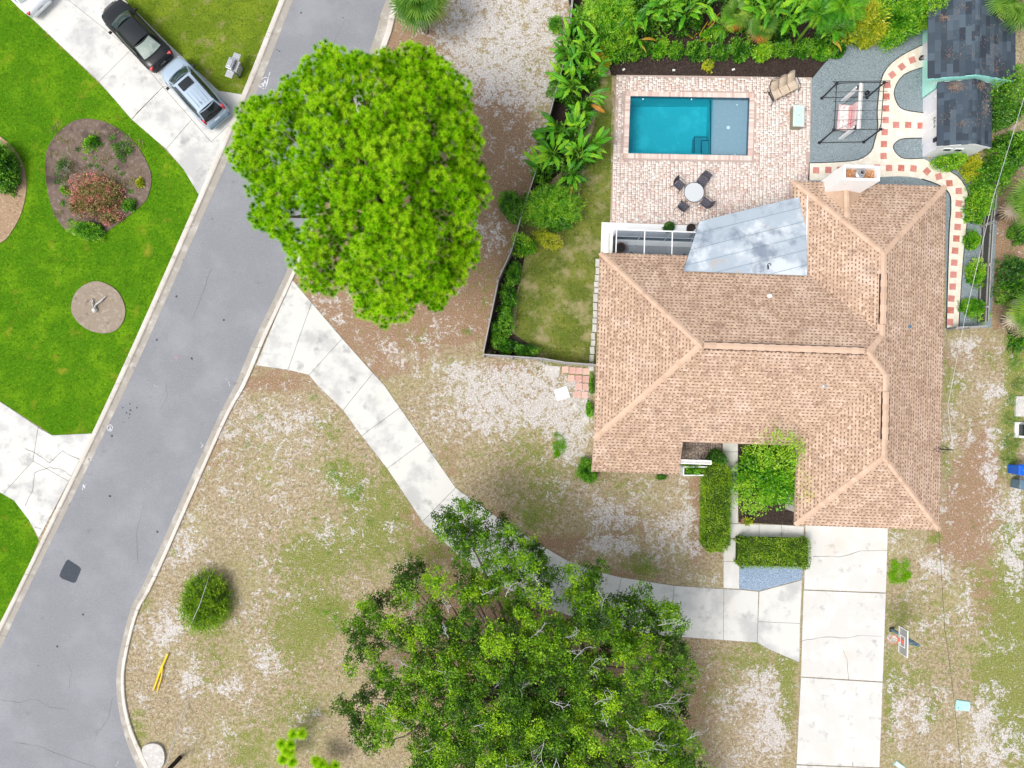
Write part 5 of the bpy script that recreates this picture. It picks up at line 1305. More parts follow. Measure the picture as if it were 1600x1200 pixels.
def heading(a, b):      # from rear point a to nose point b, in photo pixels
    A_, B_ = W(*a), W(*b); return math.atan2(B_.y - A_.y, B_.x - A_.x)
SEDAN = dict(L=4.75, W=1.82, belt=[.72, .84, .90, .96, .97, .93, .93, .95, .92, .84, .72, .55], roof=1.44, ws0=1.15, ws1=.30, rw1=-1.05, rw0=-1.80, zc=.95, zr=.99, tl='flat', tz=.80, tw=.68)
SUV = dict(L=4.55, W=1.83, belt=[.80, .95, 1.02, 1.02, 1.02, 1.0, 1.0, 1.02, 1.0, .92, .78, .60], roof=1.66, ws0=1.22, ws1=.42, rw1=-1.72, rw0=-2.14, zc=1.02, zr=1.04, tl='tall', tz=1.02, tw=.72, rgl=GLD)
c1 = W(211.5, 53, .7)
make_car('sedan', 'black sedan with a dark glass roof parked on the upper driveway', (c1.x, c1.y, .03), heading((255, 96), (172, 8)), SEDAN, PAINT_BLACK, GLD)
c2 = W(303, 143, .7)
suv = make_car('sport_utility_vehicle', 'silver blue sport utility vehicle with roof rails and sunroof behind the black sedan', (c2.x, c2.y, .03), heading((341, 186), (266, 101)), SUV, PAINT_SILVER, PAINT_SILVER)
MB().patch((.26, -.40, 1.725), (.26, .40, 1.725), (-.28, .40, 1.75), (-.28, -.40, 1.75), 4, 3, (0, 0, .02)).build('sunroof', GLD, suv)
for sy in (1, -1):
    MB().tube([(.30, sy * .60, 1.66), (.15, sy * .60, 1.72), (-1.45, sy * .60, 1.72), (-1.62, sy * .60, 1.66)], .022, 6).build('roof_rail', M['black'], suv)
for k in range(4):
    MB().box((-1.0, -.33 + k * .22, 1.725 - abs(k - 1.5) * .006), (1.1, .025, .03)).build('roof_rib', PAINT_SILVER, suv)
MB().tube([(-1.35, .1, 1.72), (-1.45, .1, 1.84)], .02, 6).build('aerial', M['black'], suv)
MB().box((-2.26, 0, .62), (.22, 1.5, .14), taper=.9).build('bumper_step', M['grey_bin'], suv, bevel=.03)
hd = heading((341, 186), (266, 101)) + R(3)
rw = W(60, 9, .7)
make_car('sedan', 'white car at the top left of the upper driveway, only its rear in the frame', (rw.x + math.cos(hd) * 2.25, rw.y + math.sin(hd) * 2.25, .03), hd, SEDAN, PAINT_WHITE, PAINT_WHITE)

# ================================================================== GRILL by the road
g0 = W(369, 108, .4)
gr = empty('barbecue_grill', (g0.x, g0.y, 0), R(69)); tag(gr, 'grey gas barbecue grill with two side shelves standing at the lawn edge', 'grill')
MB().box((0, 0, .5), (.62, .48, .75)).build('cabinet', M['steel'], gr)
MB().prism([(-.33, -.10), (.33, -.10), (.33, .28), (-.33, .28)], .88, 1.10).box((0, .09, 1.12), (.56, .30, .07), taper=.8).build('lid', M['steel'], gr, bevel=.02)
MB().tube([(-.26, -.16, 1.02), (.26, -.16, 1.02)], .018, 8).build('lid_handle', M['black'], gr)
MB().box((0, -.27, .84), (.64, .12, .12)).build('control_panel', M['steel'], gr)
for k in range(4): MB().tube([(-.22 + k * .147, -.32, .86), (-.22 + k * .147, -.36, .88)], .03, 10).build('knob', M['black'], gr)
for sx in (-1, 1):
    MB().box((sx * .55, 0, .87), (.40, .44, .035)).build('side_shelf', M['steel'], gr, bevel=.008)
    for sy in (-1, 1): MB().box((sx * .30, sy * .22, .3), (.04, .04, .6)).build('leg', M['black'], gr)
for x in (-.7, -.6): MB().tube([(x, -.22, .84), (x - .02, -.52, .70)], .012, 6).build('utensil', M['terracotta'], gr)

# ================================================================== ROAD PAINT
def mark(name, strokes, w, label, m=None, z=0.0135):
    c = strokes[0][0]; o0 = W(*c)
    mb = MB(); w *= .72
    for st in strokes:
        for i in range(len(st) - 1):
            a, b = W(*st[i]), W(*st[i + 1]); d = b - a; c_ = (a + b) / 2 - o0
            mb.box((c_.x, c_.y, z + random.uniform(0, .002)), (d.length + w, w, .003), math.atan2(d.y, d.x))
    return tag(mb.build(name, m or M['paint_white'], None, (o0.x, o0.y, 0)), label, 'road marking')
# a survey scribble at the upper kerb
mark('painted_scribble', [[(406, 136), (409, 138), (412, 130), (408, 132)], [(412, 135), (414, 126), (417, 133), (419, 124)], [(415, 138), (420, 119), (422, 113)], [(409, 124), (413, 121), (417, 121)], [(404, 133), (412, 139)]], .07, 'white sprayed survey scribble on the road beside the upper left kerb')
ring = [(172 + 4.2 * math.cos(a), 668.5 + 4.8 * math.sin(a)) for a in np.linspace(0, 2 * math.pi, 15)]
mark('painted_ring', [ring, [(171, 666), (174, 667), (172, 669), (173.5, 671), (171, 671)]], .055, 'white sprayed ring with a small figure inside at the left road edge')
mark('painted_letter', [[(129, 765), (130.5, 757), (132, 763), (133.5, 756)]], .06, 'small white sprayed letter on the asphalt below the lower left driveway kerb')
mark('painted_letter', [[(314, 692), (317, 696), (314.5, 699)], [(317, 696), (318.5, 693)]], .05, 'small white sprayed mark near the right kerb of the road')
mark('painted_tick', [[(241, 602), (243, 604), (246, 603)]], .05, 'tiny white tick in the middle of the road', )
mark('painted_tick', [[(757 - 2, 0)]] and [[(181, 1197), (186, 1188)]], .03, 'thin pale streak on the asphalt at the bottom of the road')
mark('painted_line', [[(353, 592), (357, 595), (359, 603)]], .04, 'thin white tick beside the right kerb at the drive apron')
mark('painted_spot', [[(272, 559), (279, 559)], [(275, 555), (276, 563)]], .10, 'faded pink spray spot in the middle of the grey road', M['paint_pink'])

# ================================================================== PATIO SET
tc = W(1084, 301, .7)
tb = empty('patio_table', (tc.x, tc.y, .06)); tag(tb, 'round frosted glass patio table with dark rim between four chairs', 'table')
MB().lathe([(0, .70), (.56, .70), (.57, .715), (.56, .73), (0, .73)], 40).build('tabletop', M['glass_top'], tb)
MB().tube([(.585 * math.cos(a), .585 * math.sin(a), .715) for a in np.linspace(0, 2 * math.pi, 33)], .018, 6, cap=False).build('rim', M['iron'], tb)
for k in range(4):
    a = R(45 + 90 * k); ca, sa = math.cos(a), math.sin(a)
    MB().tube([(.06 * ca, .06 * sa, .68), (.14 * ca, .14 * sa, .4), (.40 * ca, .40 * sa, .12), (.52 * ca, .52 * sa, .02)], .018, 6).build('leg', M['iron'], tb)
CH_MESH = {}
def chair_parts(e):
    MB().box((0, 0, .42), (.50, .48, .04)).box((0, .0, .445), (.42, .40, .02)).build('seat', MESHF, e, bevel=.012)
    MB().patch((-.24, .24, .44), (.24, .24, .44), (.22, .38, .92), (-.22, .38, .92), 4, 4, (0, .05, 0)).build('backrest', MESHF, e)
    for sx in (-1, 1):
        MB().tube([(sx * .25, .25, .43), (sx * .24, .40, .94)], .017, 6).build('back_post', M['iron'], e)
        MB().tube([(sx * .27, .29, .66), (sx * .29, .05, .66), (sx * .28, -.20, .64), (sx * .27, -.24, .44)], .017, 6).build('armrest', M['iron'], e)
        MB().tube([(sx * .25, -.22, .42), (sx * .28, -.28, 0)], .016, 6).build('leg', M['iron'], e)
        MB().tube([(sx * .25, .22, .42), (sx * .29, .34, 0)], .016, 6).build('leg', M['iron'], e)
    MB().tube([(-.24, .39, .93), (0, .43, .95), (.24, .39, .93)], .017, 6).build('top_rail', M['iron'], e)
MESHF = mat('dark_woven_mesh', (0.05, 0.05, 0.065), [((0.17, 0.16, 0.20), 30, .5, .6, 2)], .8, .3)
def copy_tree(o, parent=None):
    c = o.copy(); COL.objects.link(c)
    if parent: c.parent = parent
    for ch in list(o.children): copy_tree(ch, c)
    return c
# backs face away from the table
chairs = [((1061.5, 289.5), 47, 'dark mesh patio chair at the upper left of the round table'), ((1097.5, 283), -36, 'dark mesh patio chair at the upper right of the round table'),
          ((1102, 317), -128, 'dark mesh patio chair at the lower right of the round table'), ((1067, 323), 140, 'dark mesh patio chair at the lower left of the round table')]
first = None
for (p, rot, lab) in chairs:
    w = W(*p, .45)
    if first is None:
        first = empty('patio_chair', (w.x, w.y, .06), R(rot)); chair_parts(first); c = first
    else:
        c = copy_tree(first); c.location = (w.x, w.y, .06); c.rotation_euler = (0, 0, R(rot))
    tag(c, lab, 'chair', 'patio chairs round the glass table')

# beige three seat glider
w = W(1224.5, 140, .45)
gl = empty('garden_sofa', (w.x, w.y, .06), R(27)); tag(gl, 'beige three seat cushioned garden sofa with dark frame at the deck corner', 'sofa')
for k in range(3):
    x = (k - 1) * .55
    MB().box((x, -.06, .44), (.53, .56, .16), taper=.93).build('seat_cushion', M['beige'], gl, bevel=.04)
    MB().patch((x - .26, .20, .48), (x + .26, .20, .48), (x + .24, .56, 1.02), (x - .24, .56, 1.02), 6, 6, (0, -.06, .06)).patch((x + .26, .27, .44), (x - .26, .27, .44), (x - .24, .62, 1.0), (x + .24, .62, 1.0), 4, 4, (0, .03, .02)).build('back_cushion', M['beige'], gl, smooth=True)
for sx in (-1, 1):
    MB().tube([(sx * .86, .55, 1.02), (sx * .88, .42, .72), (sx * .90, .05, .66), (sx * .90, -.30, .62), (sx * .90, -.36, .40), (sx * .92, -.42, .02)], .025, 8).build('arm_frame', M['iron'], gl)
    MB().tube([(sx * .86, .30, .40), (sx * .92, .45, .02)], .022, 6).build('leg', M['iron'], gl)
MB().tube([(-.86, .57, 1.00), (-.66, .66, 1.10), (-.45, .66, 1.10), (-.28, .58, 1.02), (-.10, .66, 1.12), (.10, .66, 1.12), (.28, .58, 1.02), (.5, .66, 1.1), (.68, .65, 1.09), (.86, .57, 1.0)], .022, 6).build('back_frame', M['iron'], gl)
MB().box((0, -.02, .33), (1.76, .60, .05)).build('seat_frame', M['iron'], gl)
for x in (-.55, .0, .5): MB().cyl((x, -.36, .30), .03, .08, 8).build('frame_foot', M['iron'], gl)

w = W(1241, 188, 0)
cx_ = empty('storage_chest', (w.x, w.y, .06), R(-2)); tag(cx_, 'pale green topped fire table box with olive sides on the deck', 'fire table')
MB().box((0, 0, .29), (.60, 1.22, .58)).build('box', M['chest_side'], cx_, bevel=.01)
MB().box((0, 0, .60), (.66, 1.28, .05)).build('lid', M['chest_top'], cx_, bevel=.012)
MB().box((0, 0, .632), (.30, .78, .014)).build('burner_cover', M['teal_box'], cx_)
MB().box((0, 0, .645), (.23, .68, .008)).build('cover_inset', M['chest_top'], cx_)
MB().cyl((0, .02, .645), .022, .02, 8).build('knob', M['black'], cx_)

# ================================================================== PERGOLA with swing
pc = W(1316, 188)
pg = empty('pergola', (pc.x, pc.y, .02)); tag(pg, 'thin black metal pergola frame standing on the grey gravel', 'pergola')
pb_ = {}
for nm, p in (('a', (1283.5, 154)), ('b', (1354, 153)), ('c', (1279.5, 223.5)), ('d', (1349, 222.5))):
    q = W(*p) - pc; pb_[nm] = q
    MB().box((q.x, q.y, 1.0), (.065, .065, 2.0)).build('post', M['black'], pg)
    MB().box((q.x, q.y, .03), (.16, .16, .05)).build('foot_plate', M['black'], pg)
    MB().box((q.x, q.y, 2.0), (.13, .13, .08)).build('bracket', M['black'], pg)
def rail(a, b, z_, r_, name='rail', ext=0.0, m=None):
    d = b - a; c_ = (a + b) / 2
    MB().box((c_.x, c_.y, z_), (d.length + ext * 2, r_, r_), math.atan2(d.y, d.x)).build(name, m or M['black'], pg)
a, b, c_, d_ = pb_['a'], pb_['b'], pb_['c'], pb_['d']
rail(a, b, 2.03, .035, ext=.2); rail(c_, d_, 2.03, .035, ext=.15); rail(a, c_, 1.98, .035); rail(b, d_, 1.98, .035)
rail(a + Vector((0, .05, 0)), b + Vector((0, .05, 0)), 2.10, .03, ext=.3)
for k in range(1, 5):
    t = k / 5; rail(a.lerp(c_, t), b.lerp(d_, t), 2.08, .02, 'rafter', .18)
rail(a, b, .10, .03, 'base_rail'); rail(c_, d_, .06, .035, 'base_rail')
for p, sx, sy in ((a, 1, -1), (b, -1, -1), (c_, 1, 1), (d_, -1, 1)):
    MB().tube([(p.x, p.y, 1.70), (p.x, p.y + sy * .28, 1.98)], .015, 5).build('brace', M['black'], pg)
    MB().tube([(p.x, p.y, 1.70), (p.x + sx * .28, p.y, 1.98)], .015, 5).build('brace', M['black'], pg)
q = W(1353, 147) - pc
MB().lathe([(.10, .0), (.13, .06), (.13, .22), (.05, .26)], 10, (q.x, q.y, 0)).build('anchor_pot', M['black'], pg)
# swing: two white uprights, a pale beam and a printed seat
sw = empty('swing_bench', (pc.x, pc.y, .02)); tag(sw, 'white post garden swing with pink and white patterned cushion under the pergola', 'swing')
u0, u1 = W(1317, 158) - pc, W(1313.5, 217) - pc
for u in (u0, u1):
    MB().box((u.x, u.y, .92), (.24, .10, 1.84)).build('upright', M['white_plain'], sw)
    MB().box((u.x + .02, u.y, 1.80), (.16, .13, .26)).build('upright_bracket', M['black'], sw)
dv = u1 - u0; cc_ = (u0 + u1) / 2
MB().box((cc_.x + .06, cc_.y, 1.98), (dv.length + .4, .11, .12), math.atan2(dv.y, dv.x)).build('beam', M['stone_white'], sw)
MB().box((cc_.x + .18, cc_.y, 1.96), (dv.length + .3, .07, .10), math.atan2(dv.y, dv.x)).build('beam', M['stone'], sw)
s0_, s1_ = W(1311.5, 163, .45) - pc, W(1308, 203, .45) - pc
sl_ = (s1_ - s0_).length; sa_ = math.atan2((s1_ - s0_).y, (s1_ - s0_).x); sc_ = (s0_ + s1_) / 2
SPOT = mat('leaf_print_cloth', (0.78, 0.70, 0.68), [((0.05, 0.10, 0.09), 14, .60, .66, 2), ((0.72, 0.42, 0.42), 6, .60, .68, 3)], .9, .1)
PINK = mat('pink_cloth', (0.74, 0.48, 0.48), [((0.8, 0.66, 0.66), 8, .5, .65, 3)], .9, .1)
REDS = mat('red_stripe_cloth', (0.52, 0.10, 0.14), (), .9, .1)
stf = empty('swing_seat', (sc_.x, sc_.y, .42), sa_, sw)
MB().box((0, .33, 0), (sl_, .70, .06)).build('seat_frame', PINK, stf)
MB().box((0, .30, .06), (sl_ - .12, .52, .10)).build('seat_cushion', SPOT, stf, bevel=.03)
MB().box((0, .80, .26), (sl_, .12, .5)).build('seat_back', PINK, stf)
for y in (.62, .70): MB().box((-.05, y, .12), (sl_ - .35, .022, .015)).build('stripe', REDS, stf)
MB().box((0, .66, .07), (sl_ - .1, .14, .08)).build('back_cushion', PINK, stf)
for x in (-sl_ / 2 + .06, sl_ / 2 - .06):
    MB().tube([(x, .1, .05), (x, .48, 1.5)], .012, 4).build('hanger', M['black'], stf)

# ================================================================== BASKETBALL HOOP
hb = W(1393, 983.5)
bk = empty('basketball_hoop', (hb.x, hb.y, 0), 0); tag(bk, 'dark pole basketball hoop with clear backboard and orange rim beside the driveway', 'basketball hoop')
bb = W(1406, 999.5, 2.75); ox, oy = bb.x - hb.x, bb.y - hb.y
MB().box((0, 0, 1.4), (.14, .14, 2.8)).build('pole', M['grey_bin'], bk, bevel=.01)
MB().box((0, 0, .02), (.26, .26, .04)).build('base_plate', M['black'], bk)
ar = MB()
for zz in (2.30, 2.75): ar.tube([(0, .06, zz - .1), (ox + .06, oy + .06, zz + .35)], .035, 6).tube([(0, -.06, zz - .1), (ox + .06, oy - .06, zz + .35)], .035, 6)
ar.build('extension_arm', M['grey_bin'], bk)
tilt = R(-2)
bd = empty('backboard', (ox, oy, 3.10), tilt, bk)
MB().box((0, 0, 0), (.02, 1.36, .80)).build('panel', M['acrylic'], bd)
f = MB(); f.box((0, 0, .41), (.05, 1.44, .035)).box((0, 0, -.41), (.05, 1.44, .035)).box((0, .70, 0), (.05, .035, .80)).box((0, -.70, 0), (.05, .035, .80)); f.build('backboard_frame', M['white_plain'], bd)
MB().box((.03, 0, -.44), (.06, 1.46, .03)).box((.03, .72, 0), (.03, .02, .82)).build('pad', M['black'], bd)
f = MB(); f.box((-.017, 0, .16), (.012, .60, .045)).box((-.017, 0, -.28), (.012, .60, .045)).box((-.017, .28, -.06), (.012, .045, .42)).box((-.017, -.28, -.06), (.012, .045, .42)); f.build('target_square', M['white_plain'], bd)
MB().box((-.02, 0, -.05), (.014, .22, .20)).box((-.06, 0, -.33), (.12, .18, .10)).build('rim_mount', M['rim_orange'], bd)
rc = (-.37, 0, -.30)
MB().tube([(rc[0] + .23 * math.cos(a), .23 * math.sin(a), rc[2]) for a in np.linspace(0, 2 * math.pi, 25)], .016, 6, cap=False).build('rim', M['rim_orange'], bd)
nt_ = MB(); K = 12
for k in range(K):
    for sg2 in (1, -1):
        pts = []
        for j in range(7):
            a = 2 * math.pi * (k + sg2 * j * .5) / K; r_ = .23 - .022 * j * (1 if j < 5 else .8)
            pts.append((rc[0] + r_ * math.cos(a), r_ * math.sin(a), rc[2] - .07 * j))
        nt_.tube(pts, .011, 4)
nt_.build('net', M['net'], bd)

# ================================================================== SMALL THINGS ON THE RIGHT
w = W(1503.5, 1102)
ub = empty('utility_box', (w.x, w.y, 0), R(-8)); tag(ub, 'pale teal utility box lid lying in the sandy grass right of the hoop', 'utility box')
MB().box((0, 0, .04), (.80, .56, .08)).build('frame', M['teal_box'], ub, bevel=.01); MB().box((0, 0, .09), (.72, .48, .02)).build('lid', M['teal_box'], ub); MB().cyl((-.28, -.14, .10), .03, .012, 8).build('bolt', M['black'], ub)
w = W(1405, 1196)
ub = empty('utility_box', (w.x, w.y, 0), R(-35)); tag(ub, 'small teal and white lid at the bottom edge right of the driveway', 'utility box')
MB().box((0, 0, .03), (.62, .26, .06)).build('frame', M['teal_box'], ub); MB().box((0, 0, .07), (.48, .16, .02)).build('lid', M['white_plain'], ub)
slab_thing('concrete_slab', 1596, 635, 22, 32, -2, M['stone'], 'grey concrete pad at the right edge above the air conditioner', 'slab', h=.12)
w = W(1597, 672)
ac = empty('air_conditioner', (w.x, w.y, 0), R(-2)); tag(ac, 'black topped air conditioner on a pale pad at the right edge', 'air conditioner')
MB().box((0, 0, .05), (.98, .92, .10)).build('pad', M['stone_white'], ac)
MB().box((.06, 0, .45), (.66, .66, .70)).build('cabinet', M['glass_dark'], ac, bevel=.02)
MB().lathe([(.28, .80), (.30, .83), (.28, .85)], 20, (.06, 0, 0)).build('fan_guard', M['grey_bin'], ac)
for k in range(4): MB().box((.06, 0, .815), (.5, .06, .01), R(45 * k)).build('fan_blade', M['iron'], ac)
w = W(1601, 735, 1.0)
bn = empty('recycling_bin', (w.x, w.y, 0), R(-3)); tag(bn, 'bright blue lidded bin with a white emblem at the right edge', 'bin')
MB().box((0, 0, .5), (.62, .52, .95), taper=1.08).build('bin_body', M['blue_bin'], bn, bevel=.03)
MB().box((0, 0, 1.02), (.78, .62, .09), taper=.88).build('lid', M['blue_bin'], bn, bevel=.03)
MB().box((-.04, .05, 1.07), (.05, .16, .01)).box((.02, .05, 1.07), (.05, .16, .01), R(20)).box((-.01, .0, 1.07), (.16, .04, .01)).build('emblem', M['white_plain'], bn)
MB().tube([(-.3, .32, .98), (.3, .32, .98)], .02, 6).build('handle', M['blue_bin'], bn)
w = W(1602, 758, .85)
bn = empty('grey_bin', (w.x, w.y, 0), R(-8)); tag(bn, 'dull blue grey bin below the bright blue bin', 'bin')
MB().box((0, 0, .40), (.56, .50, .78), taper=1.08).build('bin_body', M['grey_bin'], bn, bevel=.03)
MB().box((0, 0, .84), (.68, .58, .08), taper=.88).build('lid', M['grey_bin'], bn, bevel=.03)

# lanai pots and the small shrubs' pots
def pot(px, py, r_, h, m, label, z0=0.0, cat='plant pot'):
    w = W(px, py, z0 + h)
    e = empty('plant_pot', (w.x, w.y, z0)); tag(e, label, cat)
    MB().lathe([(r_ * .7, 0), (r_ * .95, h * .9), (r_ * 1.05, h * .9), (r_ * 1.05, h), (r_ * .9, h), (r_ * .85, h * .8)], 18).build('pot', m, e)
    MB().lathe([(r_ * .86, h * .82), (0, h * .84)], 18).build('soil', M['mulch'], e)
    return e
pot(970, 386.5, .30, .5, M['terracotta'], 'round brown pot standing inside the screened porch', .14)
pot(1080, 356.5, .26, .45, M['black'], 'black plant pot on the white porch ledge', .12)
pot(1046, 354, .3, .35, M['black'], 'dark pot holding the round bush on the porch ledge', .12)

# ================================================================== FENCES
def board_fence(name, pts, h, label, bw_=.14, top=None, posts=2.4, mb_=None, mr=None, z0=0.0, rails=True):
    P0 = Vector((*P(*pts[0]), 0)); e = empty(name, P0); tag(e, label, 'fence')
    q = [Vector((*P(*p), 0)) - P0 for p in pts]
    mb_ = mb_ or M['wood_grey']; mr = mr or M['vinyl']
    bm_ = MB().box((0, 0, h / 2), (bw_ - .012, .022, h), taper=.985).mesh('board', mb_)
    for i in range(len(q) - 1):
        a, b = q[i], q[i + 1]; d = b - a; n_ = int(d.length / bw_); ang = math.atan2(d.y, d.x)
        for k in range(n_):
            p = a + d * ((k + .5) / n_)
            link('board', bm_, e, (p.x, p.y, random.uniform(-.02, .02)), (0, 0, ang), (d.length / n_ / bw_, 1, 1))
        nr = Vector((-d.y, d.x, 0)).normalized()
        for k in range(int(d.length / posts) + 1):
            p = a + d * min(1, k * posts / d.length) - nr * .07
            MB().box((p.x, p.y, h / 2), (.09, .09, h + .04), ang).build('post', mr, e)
        if rails:
            c = (a + b) / 2 - nr * .035
            for zz in (.25, h - .15): MB().box((c.x, c.y, zz), (d.length, .04, .08), ang).build('rail', mr, e)
            c = (a + b) / 2
            MB().box((c.x, c.y, h + .03), (d.length + .04, .05, .03), ang).build('cap_rail', mr, e)
    return e
board_fence('fence', [(897, -30), (888, 60), (881, 106), (862, 176), (847, 232), (836, 280), (815, 345), (800, 398), (780, 442), (757, 553)], 1.45, 'long weathered fence down the left side of the back yard', bw_=.16)
board_fence('fence', [(757, 556), (800, 559), (845, 562), (880, 568), (929, 572)], 1.35, 'short weathered fence from the left corner to the house wall', bw_=.16)
board_fence('fence', [(1541, 292), (1534, 355), (1530, 420), (1526, 505)], 1.0, 'low dark board fence with pale cap along the right side path', bw_=.16, mb_=M['wood_dark'])
e = board_fence('gate', [(1479, 514), (1500, 513), (1526, 512)], .95, 'low grey gate closing the right side path below the last tile', bw_=.12, posts=1.0)
# flat concrete strip with pale edge at the fence foot
# ================================================================== GUY WIRES AND SERVICE CABLES
def cable(name, pts, r_, m, label, sag=0.0, cat='cable'):
    a, b = Vector(pts[0]), Vector(pts[-1])
    out = []
    for i in range(len(pts) - 1):
        for k in range(12):
            t = k / 12; p = Vector(pts[i]).lerp(Vector(pts[i + 1]), t); p.z -= sag * 4 * t * (1 - t); out.append(p - a)
    out.append(b - a)
    o = MB().tube(out, r_, 5).build(name, m, None, a); return tag(o, label, cat)
pole = W(281, 1184, 0)
pt_ = empty('utility_pole', (pole.x, pole.y, 0)); tag(pt_, 'short dark guyed stub pole at the bottom left beside the round concrete pad', 'utility pole')
MB().tube([(0, 0, 0), (0, 0, 2.35)], [.13, .12], 14).build('pole', M['vent'], pt_)
MB().tube([(0, 0, 2.06), (0, 0, 2.14)], .145, 14).build('clamp', M['steel'], pt_)
bed([(224, 1172), (228, 1163), (242, 1160), (254, 1165), (259, 1180), (255, 1196), (240, 1204), (232, 1190)], M['stone'], 'concrete_pad', .16, 3)
yw = W(241, 1077), W(262, 1021, 3.0)
gy = empty('plastic_stake', (yw[0].x, yw[0].y, 0)); tag(gy, 'bundle of yellow plastic stakes lying in the dry grass near the road', 'stakes')
g1 = W(262.5, 1021, .12) - yw[0]; g2 = W(252, 1046, .10) - yw[0]; g3 = W(245.5, 1081, .06) - yw[0]
MB().tube([(0, 0, .06), g2 + Vector((-.02, 0, 0)), g1], [.05, .07, .05], 7).build('stake', M['yellow'], gy)
MB().tube([tuple(g3), tuple(g3.lerp(g2, .6) + Vector((.10, 0, .04))), tuple(g2 + Vector((.12, .25, .06)))], [.035, .04, .03], 6).build('stake', M['yellow'], gy)
cable('guy_cable', [W(295, 1085, .0), (pole.x, pole.y, 2.13)], .016, M['wire'], 'pale thin guy cable rising from the sand to the bottom left stub pole')
cable('guy_cable', [W(295, 1098, .0), (pole.x, pole.y, 2.07)], .013, M['wire'], 'second thinner guy cable just right of the first, near the bottom')
cable('cord', [W(294.5, 985, .03), W(303, 965, 1.5), W(312, 945, 1.82), W(322, 915, 1.6), W(329, 892, .03)], .014, M['wire'], 'thin pale cord thrown over the round bush beside the road')
m0 = Matrix.Rotation(HROT, 3, 'Z') @ Vector((14.1, -5.0, 3.68)) + Vector((*HO, 0))
cable('service_cable', [m0, W(1481, 634, 4.2), W(1507, 500, 5.2), W(1551, 312, 6.4), W(1604, 140, 7.6), tuple(W(1650, -20, 8.4).lerp(W(1604, 140, 7.6), -2.6))], .011, M['wire'], 'long pale service cable from the roof mast up to the top right corner')
cable('service_cable', [Matrix.Rotation(HROT, 3, 'Z') @ Vector((13.9, -9.3, 2.85)) + Vector((*HO, 0)), W(1476, 980, 4.2), W(1487, 1062, 4.8), W(1502, 1200, 5.6), tuple(W(1515, 1290, 6.2).lerp(W(1502, 1200, 5.6), -4.0))], .011, M['wire_dark'], 'thin dark cable hanging over the sandy grass right of the hoop')

for q, lab in ((W(1650, -20, 8.4).lerp(W(1604, 140, 7.6), -2.6), 'wooden service pole beyond the top right corner'), (W(1515, 1290, 6.2).lerp(W(1502, 1200, 5.6), -4.0), 'wooden service pole below the bottom right of the picture')):
    sp_ = empty('service_pole', (q.x, q.y, 0)); tag(sp_, lab, 'utility pole'); MB().tube([(0, 0, 0), (0, 0, q.z + .3)], [.16, .12], 12).build('pole', M['wood_grey'], sp_)
# driftwood and stump in the ring bed
w = W(150, 481)
dw = empty('driftwood', (w.x, w.y, .07)); tag(dw, 'bleached driftwood branch with a round knot on the tree ring bed', 'driftwood')
MB().tube([(.02, -.02, .10), (.10, .16, .13), (.38, .36, .14), (.66, .66, .12)], [.07, .05, .055, .03], 7).build('branch', M['pale_twig'], dw)
MB().tube([(-.05, -.02, .08), (-.12, .22, .12), (-.10, .40, .10), (-.22, .55, .08)], [.06, .045, .035, .02], 7).tube([(-.12, .28, .1), (-.26, .42, .08)], [.03, .015], 6).build('branch', M['pale_twig'], dw)
MB().lathe([(.0, .26), (.10, .24), (.16, .13), (.15, .0)], 12, (0.02, -.16, 0)).build('knot', M['stone'], dw)
# garden spot lights on the mulch by the deck
for k, (px, py, lab) in enumerate(((1052, 111, 'small pale garden light on the mulch above the pool'), (1145, 110, 'small pale garden light on the mulch above the pool shelf'), (974, 110, 'small pale garden light on the mulch at the deck corner'))):
    w = W(px, py); sp = empty('garden_light', (w.x, w.y, .03), R(20 * k)); tag(sp, lab, 'garden light')
    MB().box((0, 0, .08), (.16, .10, .05)).build('lamp_head', M['stone_white'], sp); MB().cyl((0, 0, 0), .015, .08, 6).build('stake', M['black'], sp)
# things by the aqua shed door and stray bits
w = W(1441, 93); sh = empty('garden_tool_bag', (w.x - .15, w.y, .05)); tag(sh, 'small dark pot leaning by the aqua shed door', 'pot')
MB().lathe([(.10, 0), (.14, .22), (.12, .24), (.10, .2)], 10).build('pot', M['iron'], sh)
w = W(1458, 816 + 0) ; 
w = W(1162, 814); fp = empty('flower_pot', (w.x, w.y, .03)); tag(fp, 'square wooden box with a small yellow plant at the bed corner', 'planter')
MB().box((-.05, .02, .06), (.28, .28, .12)).build('box', M['terracotta'], fp)
# ================================================================== FOLIAGE BUILDERS
def rdirs(n, up=0.0):
    d = RNG.normal(size=(n, 3)); d[:, 2] += up; return unit(d)

def lumps(d, k=7, seed=0):
    """a smooth uneven radius over directions"""
    r = np.random.default_rng(seed); s = np.zeros(len(d))
    for i in range(k):
        a = unit(r.normal(size=3)); s += np.clip((d @ a - .55) / .45, 0, 1) ** 1.5 * r.uniform(.3, 1)
    return s

